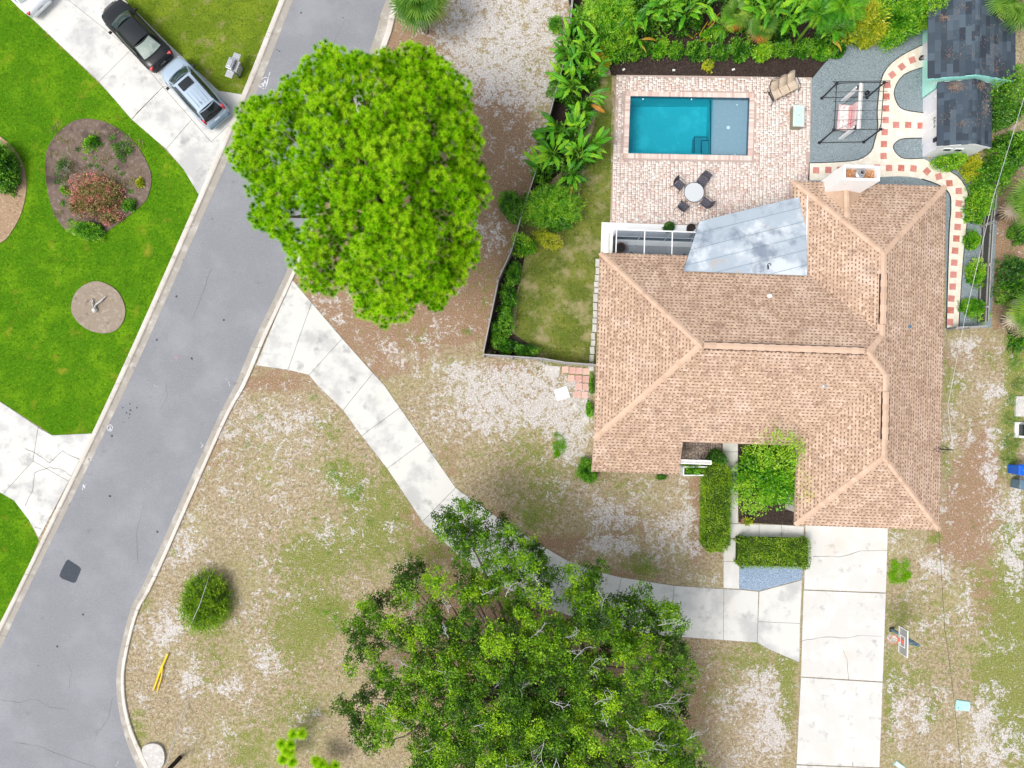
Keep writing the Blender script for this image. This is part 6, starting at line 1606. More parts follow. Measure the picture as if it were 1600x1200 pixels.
def shell_leaves(c, rx, ry, h, n, L_, W_, seed=0, upright=.35, rough=.25, flat=1.0, low=-.15, tw=None, droop=0.0):
    """leaf cards spread through the outer part of an uneven dome"""
    d = rdirs(int(n * 1.6), .35); d = d[d[:, 2] > low][:n]
    lu = lumps(d, 9, seed)
    # twigs end in small separate clumps of leaves
    nc = max(14, int(len(d) / 26)); cd = rdirs(nc * 2, .35); cd = cd[cd[:, 2] > low][:nc]; cl = RNG.uniform(.84, 1.10, len(cd)); ct = RNG.normal(0, .17, len(cd))
    ci = RNG.integers(0, len(cd), len(d)); kk = RNG.uniform(0, 1, len(d)) < .72
    sp = .9 / math.sqrt(nc)
    d2 = unit(cd[ci] + RNG.normal(size=d.shape) * sp); d = np.where(kk[:, None], d2, d); lu = lumps(d, 9, seed)
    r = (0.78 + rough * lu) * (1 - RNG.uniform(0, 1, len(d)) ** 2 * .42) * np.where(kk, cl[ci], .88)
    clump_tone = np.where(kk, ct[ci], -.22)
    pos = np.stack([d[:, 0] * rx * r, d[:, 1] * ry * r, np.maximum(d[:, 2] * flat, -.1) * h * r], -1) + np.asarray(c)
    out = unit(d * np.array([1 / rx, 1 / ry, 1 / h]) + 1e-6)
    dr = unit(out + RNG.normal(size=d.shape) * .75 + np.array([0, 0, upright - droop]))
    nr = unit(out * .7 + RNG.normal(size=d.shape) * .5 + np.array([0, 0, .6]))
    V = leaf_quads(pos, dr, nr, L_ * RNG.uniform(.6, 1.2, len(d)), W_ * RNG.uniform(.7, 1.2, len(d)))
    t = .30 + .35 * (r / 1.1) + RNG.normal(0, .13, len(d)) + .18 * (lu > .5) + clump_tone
    return V, (t if tw is None else t + tw)

def trunk(e, pts, rad, m=None, name='trunk', n=8):
    return MB().tube(pts, rad, n).build(name, m or M['bark'], e, smooth=True)

def bush(name, px, py, rx, ry, h, m, label, cat='bush', group=None, n=2500, L_=.10, W_=.05, seed=0, z0=0.0, upright=.35, rough=.25, rot=0, stems=True, zt=None, **kw):
    """rx, ry in photo pixels; h in metres"""
    w = W(px, py, z0 + h * .55)
    k = (CAM_H - z0 - h * .5) / F_PX
    e = empty(name, (w.x, w.y, z0), R(rot)); tag(e, label, cat, group)
    V, t = shell_leaves((0, 0, h * .25), rx * k * .92, ry * k * .92, h * .80, n, L_, W_, seed, upright, rough, **kw)
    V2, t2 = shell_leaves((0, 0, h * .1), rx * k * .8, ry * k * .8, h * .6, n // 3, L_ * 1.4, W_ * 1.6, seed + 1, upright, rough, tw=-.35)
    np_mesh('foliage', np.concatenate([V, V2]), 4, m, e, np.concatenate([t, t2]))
    if stems:
        mb = MB()
        for i in range(5):
            a = random.uniform(0, 6.28); mb.tube([(0, 0, 0), (rx * k * .3 * math.cos(a), ry * k * .3 * math.sin(a), h * .35), (rx * k * .55 * math.cos(a), ry * k * .55 * math.sin(a), h * .62)], [.03, .02, .008], 5)
        mb.build('stems', M['bark'], e)
    return e

def hedge(px0, py0, px1, py1, h, label, n=16000, ends=(1, 1), seed=1):
    a, b = P(px0, py0, h), P(px1, py1, h)
    x0, x1 = sorted((a[0], b[0])); y0, y1 = sorted((a[1], b[1]))
    cx, cy = (x0 + x1) / 2, (y0 + y1) / 2; hx, hy = (x1 - x0) / 2, (y1 - y0) / 2
    e = empty('hedge', (cx, cy, 0), R(-1.2)); tag(e, label, 'hedge', 'clipped hedges at the front entrance')
    ax, ay = hx * 2, hy * 2
    At = ax * ay; As = 2 * (ax + ay) * h; nt_ = int(n * At / (At + As)) ; ns = n - nt_
    def wob(u, v): return .035 * np.sin(u * 5.1 + seed) + .03 * np.sin(v * 4.3 + 2 * seed) + .02 * np.sin(u * 11 + v * 9)
    X = RNG.uniform(-hx, hx, nt_); Y = RNG.uniform(-hy, hy, nt_)
    # round the corners
    rr = .30
    dx = np.maximum(np.abs(X) - (hx - rr), 0); dy = np.maximum(np.abs(Y) - (hy - rr), 0)
    k = dx ** 2 + dy ** 2 < rr * rr
    X, Y, dx, dy = X[k], Y[k], dx[k], dy[k]
    Z = h - .10 * (np.hypot(dx, dy) / rr) ** 2 + wob(X, Y) - RNG.uniform(0, .09, len(X))
    top = np.stack([X, Y, Z], -1); ntop = np.tile([0, 0, 1.], (len(X), 1))
    per = RNG.uniform(0, 2 * (ax + ay), ns); zz = RNG.uniform(.05, h, ns)
    S = np.zeros((ns, 3)); N = np.zeros((ns, 3))
    m1 = per < ax; m2 = (per >= ax) & (per < ax + ay); m3 = (per >= ax + ay) & (per < 2 * ax + ay); m4 = per >= 2 * ax + ay
    S[m1, 0] = per[m1] - hx; S[m1, 1] = -hy; N[m1, 1] = -1
    S[m2, 1] = per[m2] - ax - hy; S[m2, 0] = hx; N[m2, 0] = 1
    S[m3, 0] = hx - (per[m3] - ax - ay); S[m3, 1] = hy; N[m3, 1] = 1
    S[m4, 1] = hy - (per[m4] - 2 * ax - ay); S[m4, 0] = -hx; N[m4, 0] = -1
    q = np.maximum(np.abs(S[:, 0]) - (hx - rr), 0); p_ = np.maximum(np.abs(S[:, 1]) - (hy - rr), 0)
    over = np.hypot(q, p_) > rr
    f = np.where(over, rr / np.maximum(np.hypot(q, p_), 1e-6), 1)
    S[:, 0] = np.where(over, np.sign(S[:, 0]) * ((hx - rr) + q * f), S[:, 0]); S[:, 1] = np.where(over, np.sign(S[:, 1]) * ((hy - rr) + p_ * f), S[:, 1])
    kp = ~over | (RNG.uniform(0, 1, ns) < .08); S, N, zz = S[kp], N[kp], zz[kp]; ns = len(zz)
    S[:, 2] = zz; S -= N * (RNG.uniform(-.03, .08, ns) + wob(S[:, 0], zz))[:, None]
    pos = np.concatenate([top, S]); nn = np.concatenate([ntop, N])
    d = unit(nn * .7 + RNG.normal(size=nn.shape) * .8); nr = unit(nn + RNG.normal(size=nn.shape) * .6)
    V = leaf_quads(pos, d, nr, RNG.uniform(.05, .11, len(pos)), RNG.uniform(.03, .055, len(pos)))
    np_mesh('foliage', V, 4, M['f_hedge'], e, np.clip(RNG.normal(.5, .22, len(pos)), 0, 1))
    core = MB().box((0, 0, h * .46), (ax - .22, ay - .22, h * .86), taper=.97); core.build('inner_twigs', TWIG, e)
    return e
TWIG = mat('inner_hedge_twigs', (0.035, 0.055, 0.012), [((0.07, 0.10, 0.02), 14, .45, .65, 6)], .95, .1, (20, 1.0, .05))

# broad paddle leaves -----------------------------------------------------------
def paddle_mesh(L_, W_, arch, name='leaf', tears=0, mats=('f_banana', 'f_rib'), seed=0, pet=.45):
    r = random.Random(seed)
    mb = MB(); n = 10
    def axis(t): return Vector((t * L_ * (1 - .12 * arch * t), 0, arch * L_ * (.55 * t - .75 * t * t)))
    rows = []
    for i in range(n + 1):
        t = i / n
        w = W_ * .5 * (math.sin(math.pi * min(1, t * .96 + .035)) ** .62) * (1 - .18 * t)
        if i == n: w = .004
        a = axis(t)
        if tears and 1 < i < n and r.random() < tears: w *= r.uniform(.55, .8)
        droop = .22 * w
        rows.append([a + Vector((r.uniform(-.01, .01), w, w * .30 - droop * 1.3)), a + Vector((0, w * .5, w * .22)), a, a + Vector((0, -w * .5, w * .22)), a + Vector((r.uniform(-.01, .01), -w, w * .30 - droop * 1.3))])
    V = [p for q in rows for p in q]
    F = [(i * 5 + j, (i + 1) * 5 + j, (i + 1) * 5 + j + 1, i * 5 + j + 1) for i in range(n) for j in range(4)]
    mb.add(V, F, 0)
    pts = [axis(t) + Vector((0, 0, .012)) for t in (0, .25, .5, .75, .95)]
    mb.tube(pts, [.022, .018, .013, .009, .004], 4, 1)
    mb.tube([Vector((-pet, 0, -pet * .9)), Vector((-pet * .4, 0, -pet * .28)), Vector((0, 0, .0))], [.03, .024, .02], 5, 1)
    return mb.mesh(name, [M[mats[0]], M[mats[1]]])
LEAF = [paddle_mesh(1.1, .42, .55, tears=.25, seed=1), paddle_mesh(1.0, .36, 1.05, tears=.7, seed=2), paddle_mesh(1.25, .38, .50, tears=.5, seed=3), paddle_mesh(.85, .34, 1.2, tears=.7, seed=4), paddle_mesh(1.05, .28, .8, tears=.4, seed=8), paddle_mesh(.7, .30, .7, tears=.3, seed=9)]
LEAF_Y = [paddle_mesh(1.3, .36, .9, tears=.4, seed=5, mats=('f_banana_yellow', 'f_banana_yellow')), paddle_mesh(1.35, .24, .75, seed=6, mats=('f_banana_yellow', 'f_banana_yellow'))]
LEAF_O = [paddle_mesh(1.15, .40, .9, tears=.7, seed=7, mats=('f_orange', 'f_orange'))]

def paddle_plant(px, py, h, nl, size, label, name='bird_of_paradise', yellow=0, orange=0, seed=0, zc=None, bias=None, spread=1.0, group='paddle leaved plants round the back yard'):
    r = random.Random(seed * 17 + 3)
    w = W(px, py, h * .8); e = empty(name, (w.x, w.y, .03)); tag(e, label, 'plant', group)
    MB().tube([(0, 0, 0), (.03, .02, h * .35), (0, 0, h * .62)], [.11, .09, .06], 7).build('stem', M['f_palm'], e)
    nl = int(nl * 1.5)
    V, t = shell_leaves((0, 0, .1), .55, .55, h * .6, 800, .24, .07, seed, .6, .6, tw=-.1)
    np_mesh('lower_foliage', V, 4, M['f_mid'], e, t)
    for k in range(nl):
        az = 2 * math.pi * k / nl + r.uniform(-.35, .35)
        if bias is not None and r.random() < .6: az = R(bias) + r.uniform(-.9, .9)
        s_ = size * r.uniform(.62, 1.0)
        pool_ = LEAF
        if k < yellow: pool_ = LEAF_Y
        elif k < yellow + orange: pool_ = LEAF_O
        me = r.choice(pool_)
        el = R(r.uniform(5, 55)); hh = h * r.uniform(.66, 1.0)
        if pool_ is not LEAF: el = R(r.uniform(-15, 12)); hh = h * .5
        rr = .42 * s_ * spread
        link('leaf', me, e, (rr * math.cos(az), rr * math.sin(az), hh - .1), Euler((r.uniform(-.5, .5), -el, az)), (s_, s_, s_))
    return e

# fan palm fronds --------------------------------------------------------------
def fan_mesh(L_, nb, mat_, droop=.5, name='frond', seed=0, pet=.9, wd=.035):
    r = random.Random(seed); mb = MB()
    for k in range(nb):
        a = R(-125 + 250 * k / (nb - 1)) + r.uniform(-.03, .03); ln = L_ * (1 - .25 * abs(a) / 2.2) * r.uniform(.85, 1.05)
        d = Vector((math.cos(a), math.sin(a), 0)); s = Vector((-d.y, d.x, 0)) * wd
        p1 = d * ln * .45 + Vector((0, 0, .06 * ln)); p2 = d * ln * .78 + Vector((0, 0, -.04 * ln * droop)); p3 = d * ln * .98 + Vector((0, 0, -.30 * ln * droop))
        mb.add([s * .3, -s * .3, p1 - s + Vector((0, 0, .01)), p1 + s, p2 - s * .7, p2 + s * .7, p3], [(0, 1, 2, 3), (3, 2, 4, 5), (5, 4, 6)], 0)
    mb.tube([(-pet, 0, -pet * .35), (-pet * .4, 0, -.05), (0, 0, 0)], [.022, .018, .014], 4, 0)
    return mb.mesh(name, M[mat_])
FAN = [fan_mesh(1.0, 26, 'f_palm', .5, seed=1), fan_mesh(1.1, 28, 'f_palm', .9, seed=2), fan_mesh(.95, 24, 'f_palm', .3, seed=3)]
FAN_D = [fan_mesh(.95, 20, 'f_palm_dead', 1.5, seed=4), fan_mesh(1.0, 18, 'f_palm_dead', 1.9, seed=5)]
FAN_Y = fan_mesh(.95, 20, 'f_orange', .8, seed=6)
def fan_palm(name, px, py, h, nf, size, label, dead=5, seed=0, group=None):
    r = random.Random(seed + 50); w = W(px, py, h); e = empty(name, (w.x, w.y, 0)); tag(e, label, 'palm', group)
    MB().tube([(0, 0, 0), (0, 0, h * .5), (0, 0, h - .2)], [.20, .17, .15], 10).build('trunk', M['pine_bark'], e)
    for k in range(nf):
        az = k * 2.39996 + r.uniform(-.2, .2); t = k / nf; el = R(75 - 80 * t + r.uniform(-8, 8)); rr = (.25 + .75 * math.cos(el)) * size * .75
        link('frond', r.choice(FAN), e, (rr * math.cos(az), rr * math.sin(az), h + .75 * size * math.sin(el) * .8), Euler((r.uniform(-.3, .3), -el * .7 + .15, az)), (size,) * 3)
    for k in range(dead):
        az = k * 2.4 + 1; link('frond', r.choice(FAN_D), e, (.75 * size * math.cos(az), .75 * size * math.sin(az), h - .55), Euler((0, .75 + r.uniform(-.1, .2), az)), (size,) * 3)
    return e

# feather fronds (areca style) ------------------------------------------------
def feather_mesh(L_, mat_, seed=0, name='frond', pairs=20, ll=.38, wd=.035):
    r = random.Random(seed); mb = MB()
    ax = lambda t: Vector((L_ * t * (1 - .15 * t), 0, L_ * (.35 * t - .62 * t * t)))
    mb.tube([ax(t) for t in (0, .25, .5, .75, 1)], [.016, .013, .010, .007, .003], 4)
    for i in range(pairs):
        t = .16 + .82 * i / pairs; p = ax(t); q = ax(min(1, t + .02)); T = (q - p).normalized()
        for s in (1, -1):
            ln = ll * (math.sin(math.pi * (.18 + .75 * t)) ** .7) * r.uniform(.85, 1.1)
            d = (T * .55 + Vector((0, s * .82, .12))).normalized(); e_ = p + d * ln + Vector((0, 0, -.12 * ln)); m_ = p + d * ln * .5; n_ = T * wd * .5
            mb.add([p, m_ + n_, e_, m_ - n_], [(0, 1, 2, 3) if s < 0 else (3, 2, 1, 0)])
    return mb.mesh(name, M[mat_])
FEA = [feather_mesh(1.5, 'f_banana', 1), feather_mesh(1.3, 'f_banana', 2)]
FEA_Y = [feather_mesh(1.35, 'f_banana_yellow', 3)]
def feather_palm(name, px, py, h, nf, size, label, seed=0, yellow=0, group=None):
    r = random.Random(seed + 90); w = W(px, py, h); e = empty(name, (w.x, w.y, 0)); tag(e, label, 'palm', group)
    MB().tube([(0, 0, 0), (0, 0, h)], [.10, .06], 8).build('trunk', M['f_palm'], e)
    for k in range(nf):
        az = k * 2.39996 + r.uniform(-.2, .2); el = R(r.uniform(-8, 62)); 
        me = r.choice(FEA_Y if k < yellow else FEA)
        link('frond', me, e, (.06 * math.cos(az), .06 * math.sin(az), h - .05), Euler((r.uniform(-.3, .3), -el, az)), (size,) * 3)
    return e

# ================================================================== BIG PINE
def needle_tufts(C, D, S, n_needles, L_, Wd, seed=3):
    """C centres, D tuft axes, S sizes; each tuft is a brush of needles, one thin triangle each"""
    K = len(C); rg = np.random.default_rng(seed)
    q = unit(rg.normal(size=(K, n_needles, 3))); ax = D[:, None, :]
    q = unit(q - ax * (q * ax).sum(-1, keepdims=True))
    th = np.radians(rg.uniform(12, 100, (K, n_needles)))[..., None]
    d = q * np.sin(th) + ax * np.cos(th)
    ln = L_ * S[:, None] * rg.uniform(.75, 1.1, (K, n_needles))
    root = C[:, None, :] + D[:, None, :] * (rg.uniform(-.03, .03, (K, n_needles)) * S[:, None])[..., None]
    tip = root + d * ln[..., None]
    tip[..., 2] -= .12 * ln
    up = np.array([0, 0, 1.0])
    s = unit(np.cross(d, up + rg.normal(size=d.shape) * .5)) * Wd * S[:, None, None]
    V = np.stack([root + s, root - s, tip], 2).reshape(-1, 3)
    return V

PINE_OUT = [(470, 95), (490, 74), (515, 66), (545, 68), (575, 76), (600, 70), (640, 68), (680, 74), (700, 92), (712, 125), (745, 145), (747, 180), (745, 210), (760, 270), (765, 310), (745, 335), (735, 350), (747, 395), (742, 420), (712, 440), (707, 470), (690, 487), (665, 478), (650, 470), (640, 490), (605, 510), (575, 492), (550, 478), (530, 452), (505, 460), (480, 455), (462, 430), (460, 410), (435, 415), (432, 392), (440, 380), (405, 360), (395, 340), (400, 300), (385, 270), (362, 240), (357, 200), (375, 165), (400, 145), (440, 133), (465, 120)]
PINE_GAPS = [(508, 330, 11), (505, 345, 9), (436, 275, 6), (460, 330, 9), (470, 350, 7), (700, 345, 11), (672, 342, 6), (540, 395, 10), (585, 430, 9), (645, 480, 6), (668, 206, 7), (633, 122, 6), (540, 115, 6), (440, 236, 6), (600, 292, 6), (640, 275, 8), (508, 282, 10), (527, 385, 8), (694, 250, 6), (556, 320, 5), (575, 360, 7)]
def build_pine():
    cpx, cpy = 565, 290
    zc, ze_ = 12.0, 8.6
    rg = np.random.default_rng(11)
    base = W(cpx + 20, cpy + 25, 10.0)
    e = empty('pine_tree', (base.x, base.y, 0)); tag(e, 'huge round crowned pine tree with bright green needle tufts overhanging the road', 'tree')
    lobes = []
    tries = 0
    for tier, (most, sp_in, sp_out, drop, tone) in enumerate(((210, 30, 24, 0.0, 0.0), (150, 27, 24, 1.5, -.34))):  # lower tier gets a darker tone, painting shade between the mounds
        mine = []; tries = 0
        while len(mine) < most and tries < 40000:
            tries += 1
            px, py = rg.uniform(350, 770), rg.uniform(60, 515)
            if not in_poly(px, py, PINE_OUT): continue
            if any((px - a) ** 2 + (py - b) ** 2 < (r_ + (9 if tier == 0 else 5)) ** 2 for a, b, r_ in PINE_GAPS): continue
            d = min(1, math.hypot((px - cpx) / 205, (py - cpy) / 222))
            if any((px - l[0]) ** 2 + (py - l[1]) ** 2 < (sp_in if d < .8 else sp_out) ** 2 for l in mine): continue
            m_ = 11 if tier == 0 else 17
            if not all(in_poly(px + m_ * math.cos(a), py + m_ * math.sin(a), PINE_OUT) for a in np.linspace(0, 6.28, 7)): continue
            z = zc - (zc - ze_) * d ** 2.2 + rg.normal(0, .5) - drop
            mine.append((px, py, z, d, tone, tier))
        lobes += mine
    C, D, S, T = [], [], [], []
    wood = MB()
    hub = Vector((0, 0, 7.2))
    for i, (px, py, z, dd, tone, tier) in enumerate(lobes):
        w = W(px, py, z) - Vector((base.x, base.y, 0))
        R_ = rg.uniform(.44, .66) if tier == 0 else rg.uniform(.45, .65)
        nt_ = int(27 * (R_ / .62) ** 2)
        kf = np.arange(nt_) + .5; zz_ = 1 - 1.22 * kf / nt_; rr_ = np.sqrt(np.maximum(0, 1 - zz_ ** 2)); ph = kf * 2.39996 + rg.uniform(0, 6.28)
        dv = unit(np.stack([rr_ * np.cos(ph), rr_ * np.sin(ph), zz_], -1) + rg.normal(0, .09, (nt_, 3)))
        pos = np.array(w) + dv * np.array([R_, R_, R_ * .80]) * rg.uniform(.86, 1.04, (len(dv), 1))
        C.append(pos); D.append(unit(dv + np.array([0, 0, .5]))); S.append(rg.uniform(.8, 1.15, len(dv)))
        T.append(np.full(len(dv), rg.normal(.56, .10) + tone) + rg.normal(0, .09, len(dv)) + .62 * (dv[:, 2] - .55))  # mound tops toned bright, sides dark: shading painted into the tint
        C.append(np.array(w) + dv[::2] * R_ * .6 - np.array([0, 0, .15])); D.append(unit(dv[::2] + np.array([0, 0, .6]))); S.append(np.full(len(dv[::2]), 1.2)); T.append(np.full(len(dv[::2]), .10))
        if i % 2 == 0:
            j = hub + Vector((w.x * .35, w.y * .35, 1.0 + .05 * i / 10))
            wood.tube([hub + Vector((0, 0, rg.uniform(-1.5, 1.2))), j, Vector((w.x * .75, w.y * .75, w.z - .55)), w - Vector((0, 0, .15))], [.13, .09, .05, .02], 5)
    # fringe tufts for a soft, scalloped edge
    C = np.concatenate(C); D = np.concatenate(D); S = np.concatenate(S); T = np.concatenate(T)
    NN = 110
    V = needle_tufts(C, D, S, NN, .25, .0062)
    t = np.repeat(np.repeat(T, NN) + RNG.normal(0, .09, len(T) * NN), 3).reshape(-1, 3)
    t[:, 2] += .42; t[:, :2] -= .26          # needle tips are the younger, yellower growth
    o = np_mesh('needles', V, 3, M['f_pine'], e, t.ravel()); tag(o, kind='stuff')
    # a few browned tufts
    pts = [(676, 146), (441, 309), (560, 362), (582, 320), (506, 428), (700, 130), (600, 228), (550, 375)]
    C2 = np.array([np.array(W(a, b, 10.9 - 2.6 * min(1, math.hypot((a - cpx) / 205, (b - cpy) / 222)) ** 2)) - np.array([base.x, base.y, -.7]) for a, b in pts])
    V2 = needle_tufts(C2, unit(np.tile([0, 0, 1.], (len(C2), 1))), np.full(len(C2), .85), 40, .23, .009)
    o = np_mesh('brown_needles', V2, 3, M['orange_needles'], e); tag(o, kind='stuff')
    wood.build('limbs', M['pine_bark'], e, smooth=True)
    trunk(e, [(0, 0, 0), (.1, .05, 3), (-.05, 0, 6), (0, 0, 8.5), (.1, .1, 10.5)], [.42, .34, .28, .18, .06], M['pine_bark'], n=12)
build_pine()

# ================================================================== OAK
OAK_OUT = [(690, 812), (705, 800), (730, 786), (752, 790), (765, 812), (790, 808), (802, 825), (800, 850), (835, 842), (842, 875), (868, 880), (885, 895), (905, 878), (935, 892), (938, 925), (960, 930), (1000, 925), (1008, 948), (1048, 945), (1068, 985), (1062, 1010), (1075, 1045), (1060, 1090), (1072, 1125), (1075, 1150), (1100, 1165), (1108, 1215), (1120, 1300), (1060, 1360), (900, 1390), (740, 1370), (660, 1300), (640, 1230), (655, 1180), (625, 1160), (590, 1172), (560, 1165), (552, 1120), (530, 1120), (525, 1095), (545, 1085), (575, 1090), (580, 1055), (548, 1045), (535, 1025), (540, 1008), (560, 1000), (545, 985), (575, 970), (560, 955), (590, 930), (620, 925), (625, 895), (650, 885), (665, 900), (685, 905), (690, 930), (720, 930), (725, 890), (715, 870), (695, 850)]
OAK_GAPS = [(745, 872, 12), (600, 955, 9), (640, 955, 12), (605, 1030, 13), (632, 1025, 14), (665, 925, 13), (585, 1065, 10), (760, 962, 18), (790, 930, 10), (880, 935, 9), (1005, 1030, 9), (965, 1045, 14), (905, 1010, 10), (1010, 1100, 8), (780, 1035, 11), (620, 1145, 8), (960, 1150, 9), (590, 1100, 6), (875, 905, 10), (700, 955, 8), (725, 985, 6), (830, 1075, 10), (770, 1080, 9), (1030, 1150, 6), (850, 955, 7), (940, 1000, 6)]
def build_oak():
    rg = np.random.default_rng(23)
    cpx, cpy = 815, 1085
    base = W(cpx, cpy, 5)
    e = empty('oak_tree', (base.x, base.y, 0)); tag(e, 'wide dark green oak with pale bare twigs standing over the curved drive', 'tree')
    b0 = Vector((base.x, base.y, 0))
    lobes = []; tries = 0
    while len(lobes) < 620 and tries < 90000:
        tries += 1
        px, py = rg.uniform(520, 1125), rg.uniform(780, 1390)
        if not in_poly(px, py, OAK_OUT): continue
        if any((px - a) ** 2 + (py - b) ** 2 < (r_ + 8) ** 2 for a, b, r_ in OAK_GAPS): continue
        d = min(1, math.hypot((px - cpx) / 290, (py - cpy) / 300))
        if any((px - l[0]) ** 2 + (py - l[1]) ** 2 < 12.5 ** 2 for l in lobes): continue
        layer = rg.random()
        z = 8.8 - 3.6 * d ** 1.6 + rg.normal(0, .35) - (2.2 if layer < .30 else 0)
        lobes.append((px, py, max(z, 2.6), d, layer))
    LV, LT = [], []
    wood = MB()
    for i, (px, py, z, dd, layer) in enumerate(lobes):
        w = np.array(W(px, py, z) - b0)
        R_ = rg.uniform(.42, .72)
        nl = int(360 * (R_ / .55) ** 2)
        dv = unit(rg.normal(size=(nl, 3)) + np.array([0, 0, .35]))
        # leaves hang on short sprays, so points gather in small clumps
        ncl = 16; cl = unit(rg.normal(size=(ncl, 3)) + np.array([0, 0, .4])) * np.array([R_, R_, R_ * .5]) * rg.uniform(.45, 1.1, (ncl, 1))
        pos = w + cl[rg.integers(0, ncl, nl)] + rg.normal(0, .105, (nl, 3)) * np.array([1, 1, .6])
        dr = unit(dv + rg.normal(size=dv.shape) * .8); nr = unit(rg.normal(size=dv.shape) * .55 + np.array([0, 0, 1.0]))
        LV.append(leaf_quads(pos, dr, nr, rg.uniform(.09, .16, nl), rg.uniform(.05, .085, nl)))
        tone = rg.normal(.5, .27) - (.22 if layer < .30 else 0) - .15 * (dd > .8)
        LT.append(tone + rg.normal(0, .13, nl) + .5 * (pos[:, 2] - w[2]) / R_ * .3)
        # limb: trunk fork -> lobe
        fork = Vector((0, 0, 2.4 + 1.8 * rg.random()))
        if i % 6 == 0:
            m1 = Vector((w[0] * .4 + rg.normal(0, .3), w[1] * .4 + rg.normal(0, .3), fork.z + (w[2] - fork.z) * .45))
            m2 = Vector((w[0] * .75 + rg.normal(0, .3), w[1] * .75 + rg.normal(0, .3), fork.z + (w[2] - fork.z) * .8))
            wood.tube([fork, m1, m2, Vector(w) - Vector((0, 0, .15))], [.13, .08, .045, .015], 5)
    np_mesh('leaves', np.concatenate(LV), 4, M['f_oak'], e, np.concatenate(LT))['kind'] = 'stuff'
    # pale lichen-covered twigs that stand proud of the leaves
    tw = [(752, 932, 40, 10), (770, 925, -60, 12), (700, 960, 80, 12), (640, 965, 60, 10), (722, 960, -20, 12), (790, 935, 80, 14), (840, 935, 60, 16), (880, 935, 70, 18), (830, 1000, 50, 12), (880, 1000, 30, 12), (945, 1010, 20, 20), (940, 960, 50, 14), (1030, 980, 30, 14), (990, 990, 10, 10), (895, 1040, 80, 18), (915, 1055, 30, 16),
          (610, 1092, 20, 20), (590, 1105, -30, 14), (600, 1125, 10, 16), (650, 1120, 60, 12), (640, 1045, 170, 14), (680, 1050, -40, 10), (770, 1065, 40, 12), (800, 1060, 200, 12), (740, 1140, 10, 16), (790, 1140, 60, 14), (850, 1155, -80, 26), (870, 1180, -110, 26), (925, 1190, -50, 24), (990, 1180, 10, 24), (1010, 1108, 15, 26), (1000, 1122, -10, 22), (930, 1105, 40, 16),
          (980, 1060, 20, 14), (920, 1083, 5, 14), (1005, 1160, 20, 16), (1075, 1160, 45, 14), (1070, 1180, -70, 14), (860, 1100, -20, 12), (815, 1095, 60, 12), (720, 1080, 30, 12), (700, 1000, 120, 10), (980, 1130, -30, 14), (1040, 985, 200, 10), (660, 1180, 10, 12), (790, 1190, -70, 24), (760, 1170, -60, 16), (950, 1140, 130, 12), (1020, 1070, 15, 12), (870, 955, 80, 12)]
    for (px, py, ang, ln) in [q for i_, q in enumerate(tw) if i_ % 3 != 1]:
        d = min(1, math.hypot((px - cpx) / 290, (py - cpy) / 300)); z = 9.45 - 3.5 * d ** 1.6
        p = Vector(W(px, py, z)) - b0; a = R(ang); L_ = ln * .034
        def spray(q, a, L_, r_, dep):
            pts = [q]; cur = q; aa = a
            for k in range(4):
                aa += rg.uniform(-.45, .45); cur = cur + Vector((math.cos(aa) * L_ / 4, math.sin(aa) * L_ / 4, rg.uniform(-.02, .06))); pts.append(cur)
            tgt.tube(pts, [r_ * (1 - .16 * k) for k in range(5)], 4)
            if dep:
                for k in (1, 2, 3, 4):
                    spray(pts[k], a + rg.choice([-1, 1]) * rg.uniform(.4, 1.0), L_ * rg.uniform(.35, .6), r_ * .6, dep - 1)
        tgt = MB(); spray(p - Vector((0, 0, .30)), a, L_ * 1.6, .019, 2); tgt.build('bare_twig', M['pale_twig'], e)
    wood.build('limbs', M['pine_bark'], e, smooth=True)
    trunk(e, [(0, 0, 0), (.05, 0, 1.2), (0, .05, 2.4), (.1, 0, 4.2)], [.48, .38, .34, .18], n=12)
build_oak()

# ================================================================== PLANTS OF THE LEFT LAWN
bush('bush', -2, 262, 30, 44, 1.5, M['f_mid'], 'big dark green round bush at the left edge on the straw bed', n=9000, L_=.12, W_=.06, seed=3)
bush('bush', 136, 359, 30, 17, .8, M['f_bright'], 'low clipped bright green bush at the bottom tip of the teardrop bed', n=6000, L_=.07, W_=.04, seed=4)
bush('red_shrub', 150, 308, 52, 36, .9, M['f_red'], 'large reddish pink leaved shrub in the teardrop bed', tw=.12, n=8500, L_=.085, W_=.05, seed=5, rough=.5)
bush('red_shrub', 200, 320, 14, 12, .5, M['f_mid'], 'small green shrub on the right of the reddish shrub', n=1400, L_=.08, W_=.045, seed=6)
bush('bush', 142, 221, 15, 12, .5, M['f_bright'], 'bright lime green plant near the top of the teardrop bed', n=1100, L_=.11, W_=.05, seed=7, rough=.6)
bush('bush', 217, 285, 8, 9, .4, M['f_yellow'], 'tiny round yellow green plant at the right of the teardrop bed', n=700, L_=.07, W_=.04, seed=8)
bush('bush', 101, 297, 8, 6, .35, M['f_bright'], 'tiny bright plant at the left rim of the teardrop bed', n=400, L_=.1, W_=.045, seed=9, rough=.7)
for k, (a, b) in enumerate(((134, 249), (150, 248), (143, 258), (153, 258), (135, 276), (152, 274), (183, 263), (194, 252), (183, 230), (123, 234), (156, 227), (192, 272), (100, 318), (90, 285), (160, 262), (175, 215))):
    pass
def not_in(polys):
    q = [PL(p) for p in polys]
    def f(X, Y):
        k = np.ones(len(X), bool)
        for p in q: k &= ~in_poly(X, Y, p)
        return k
    return f
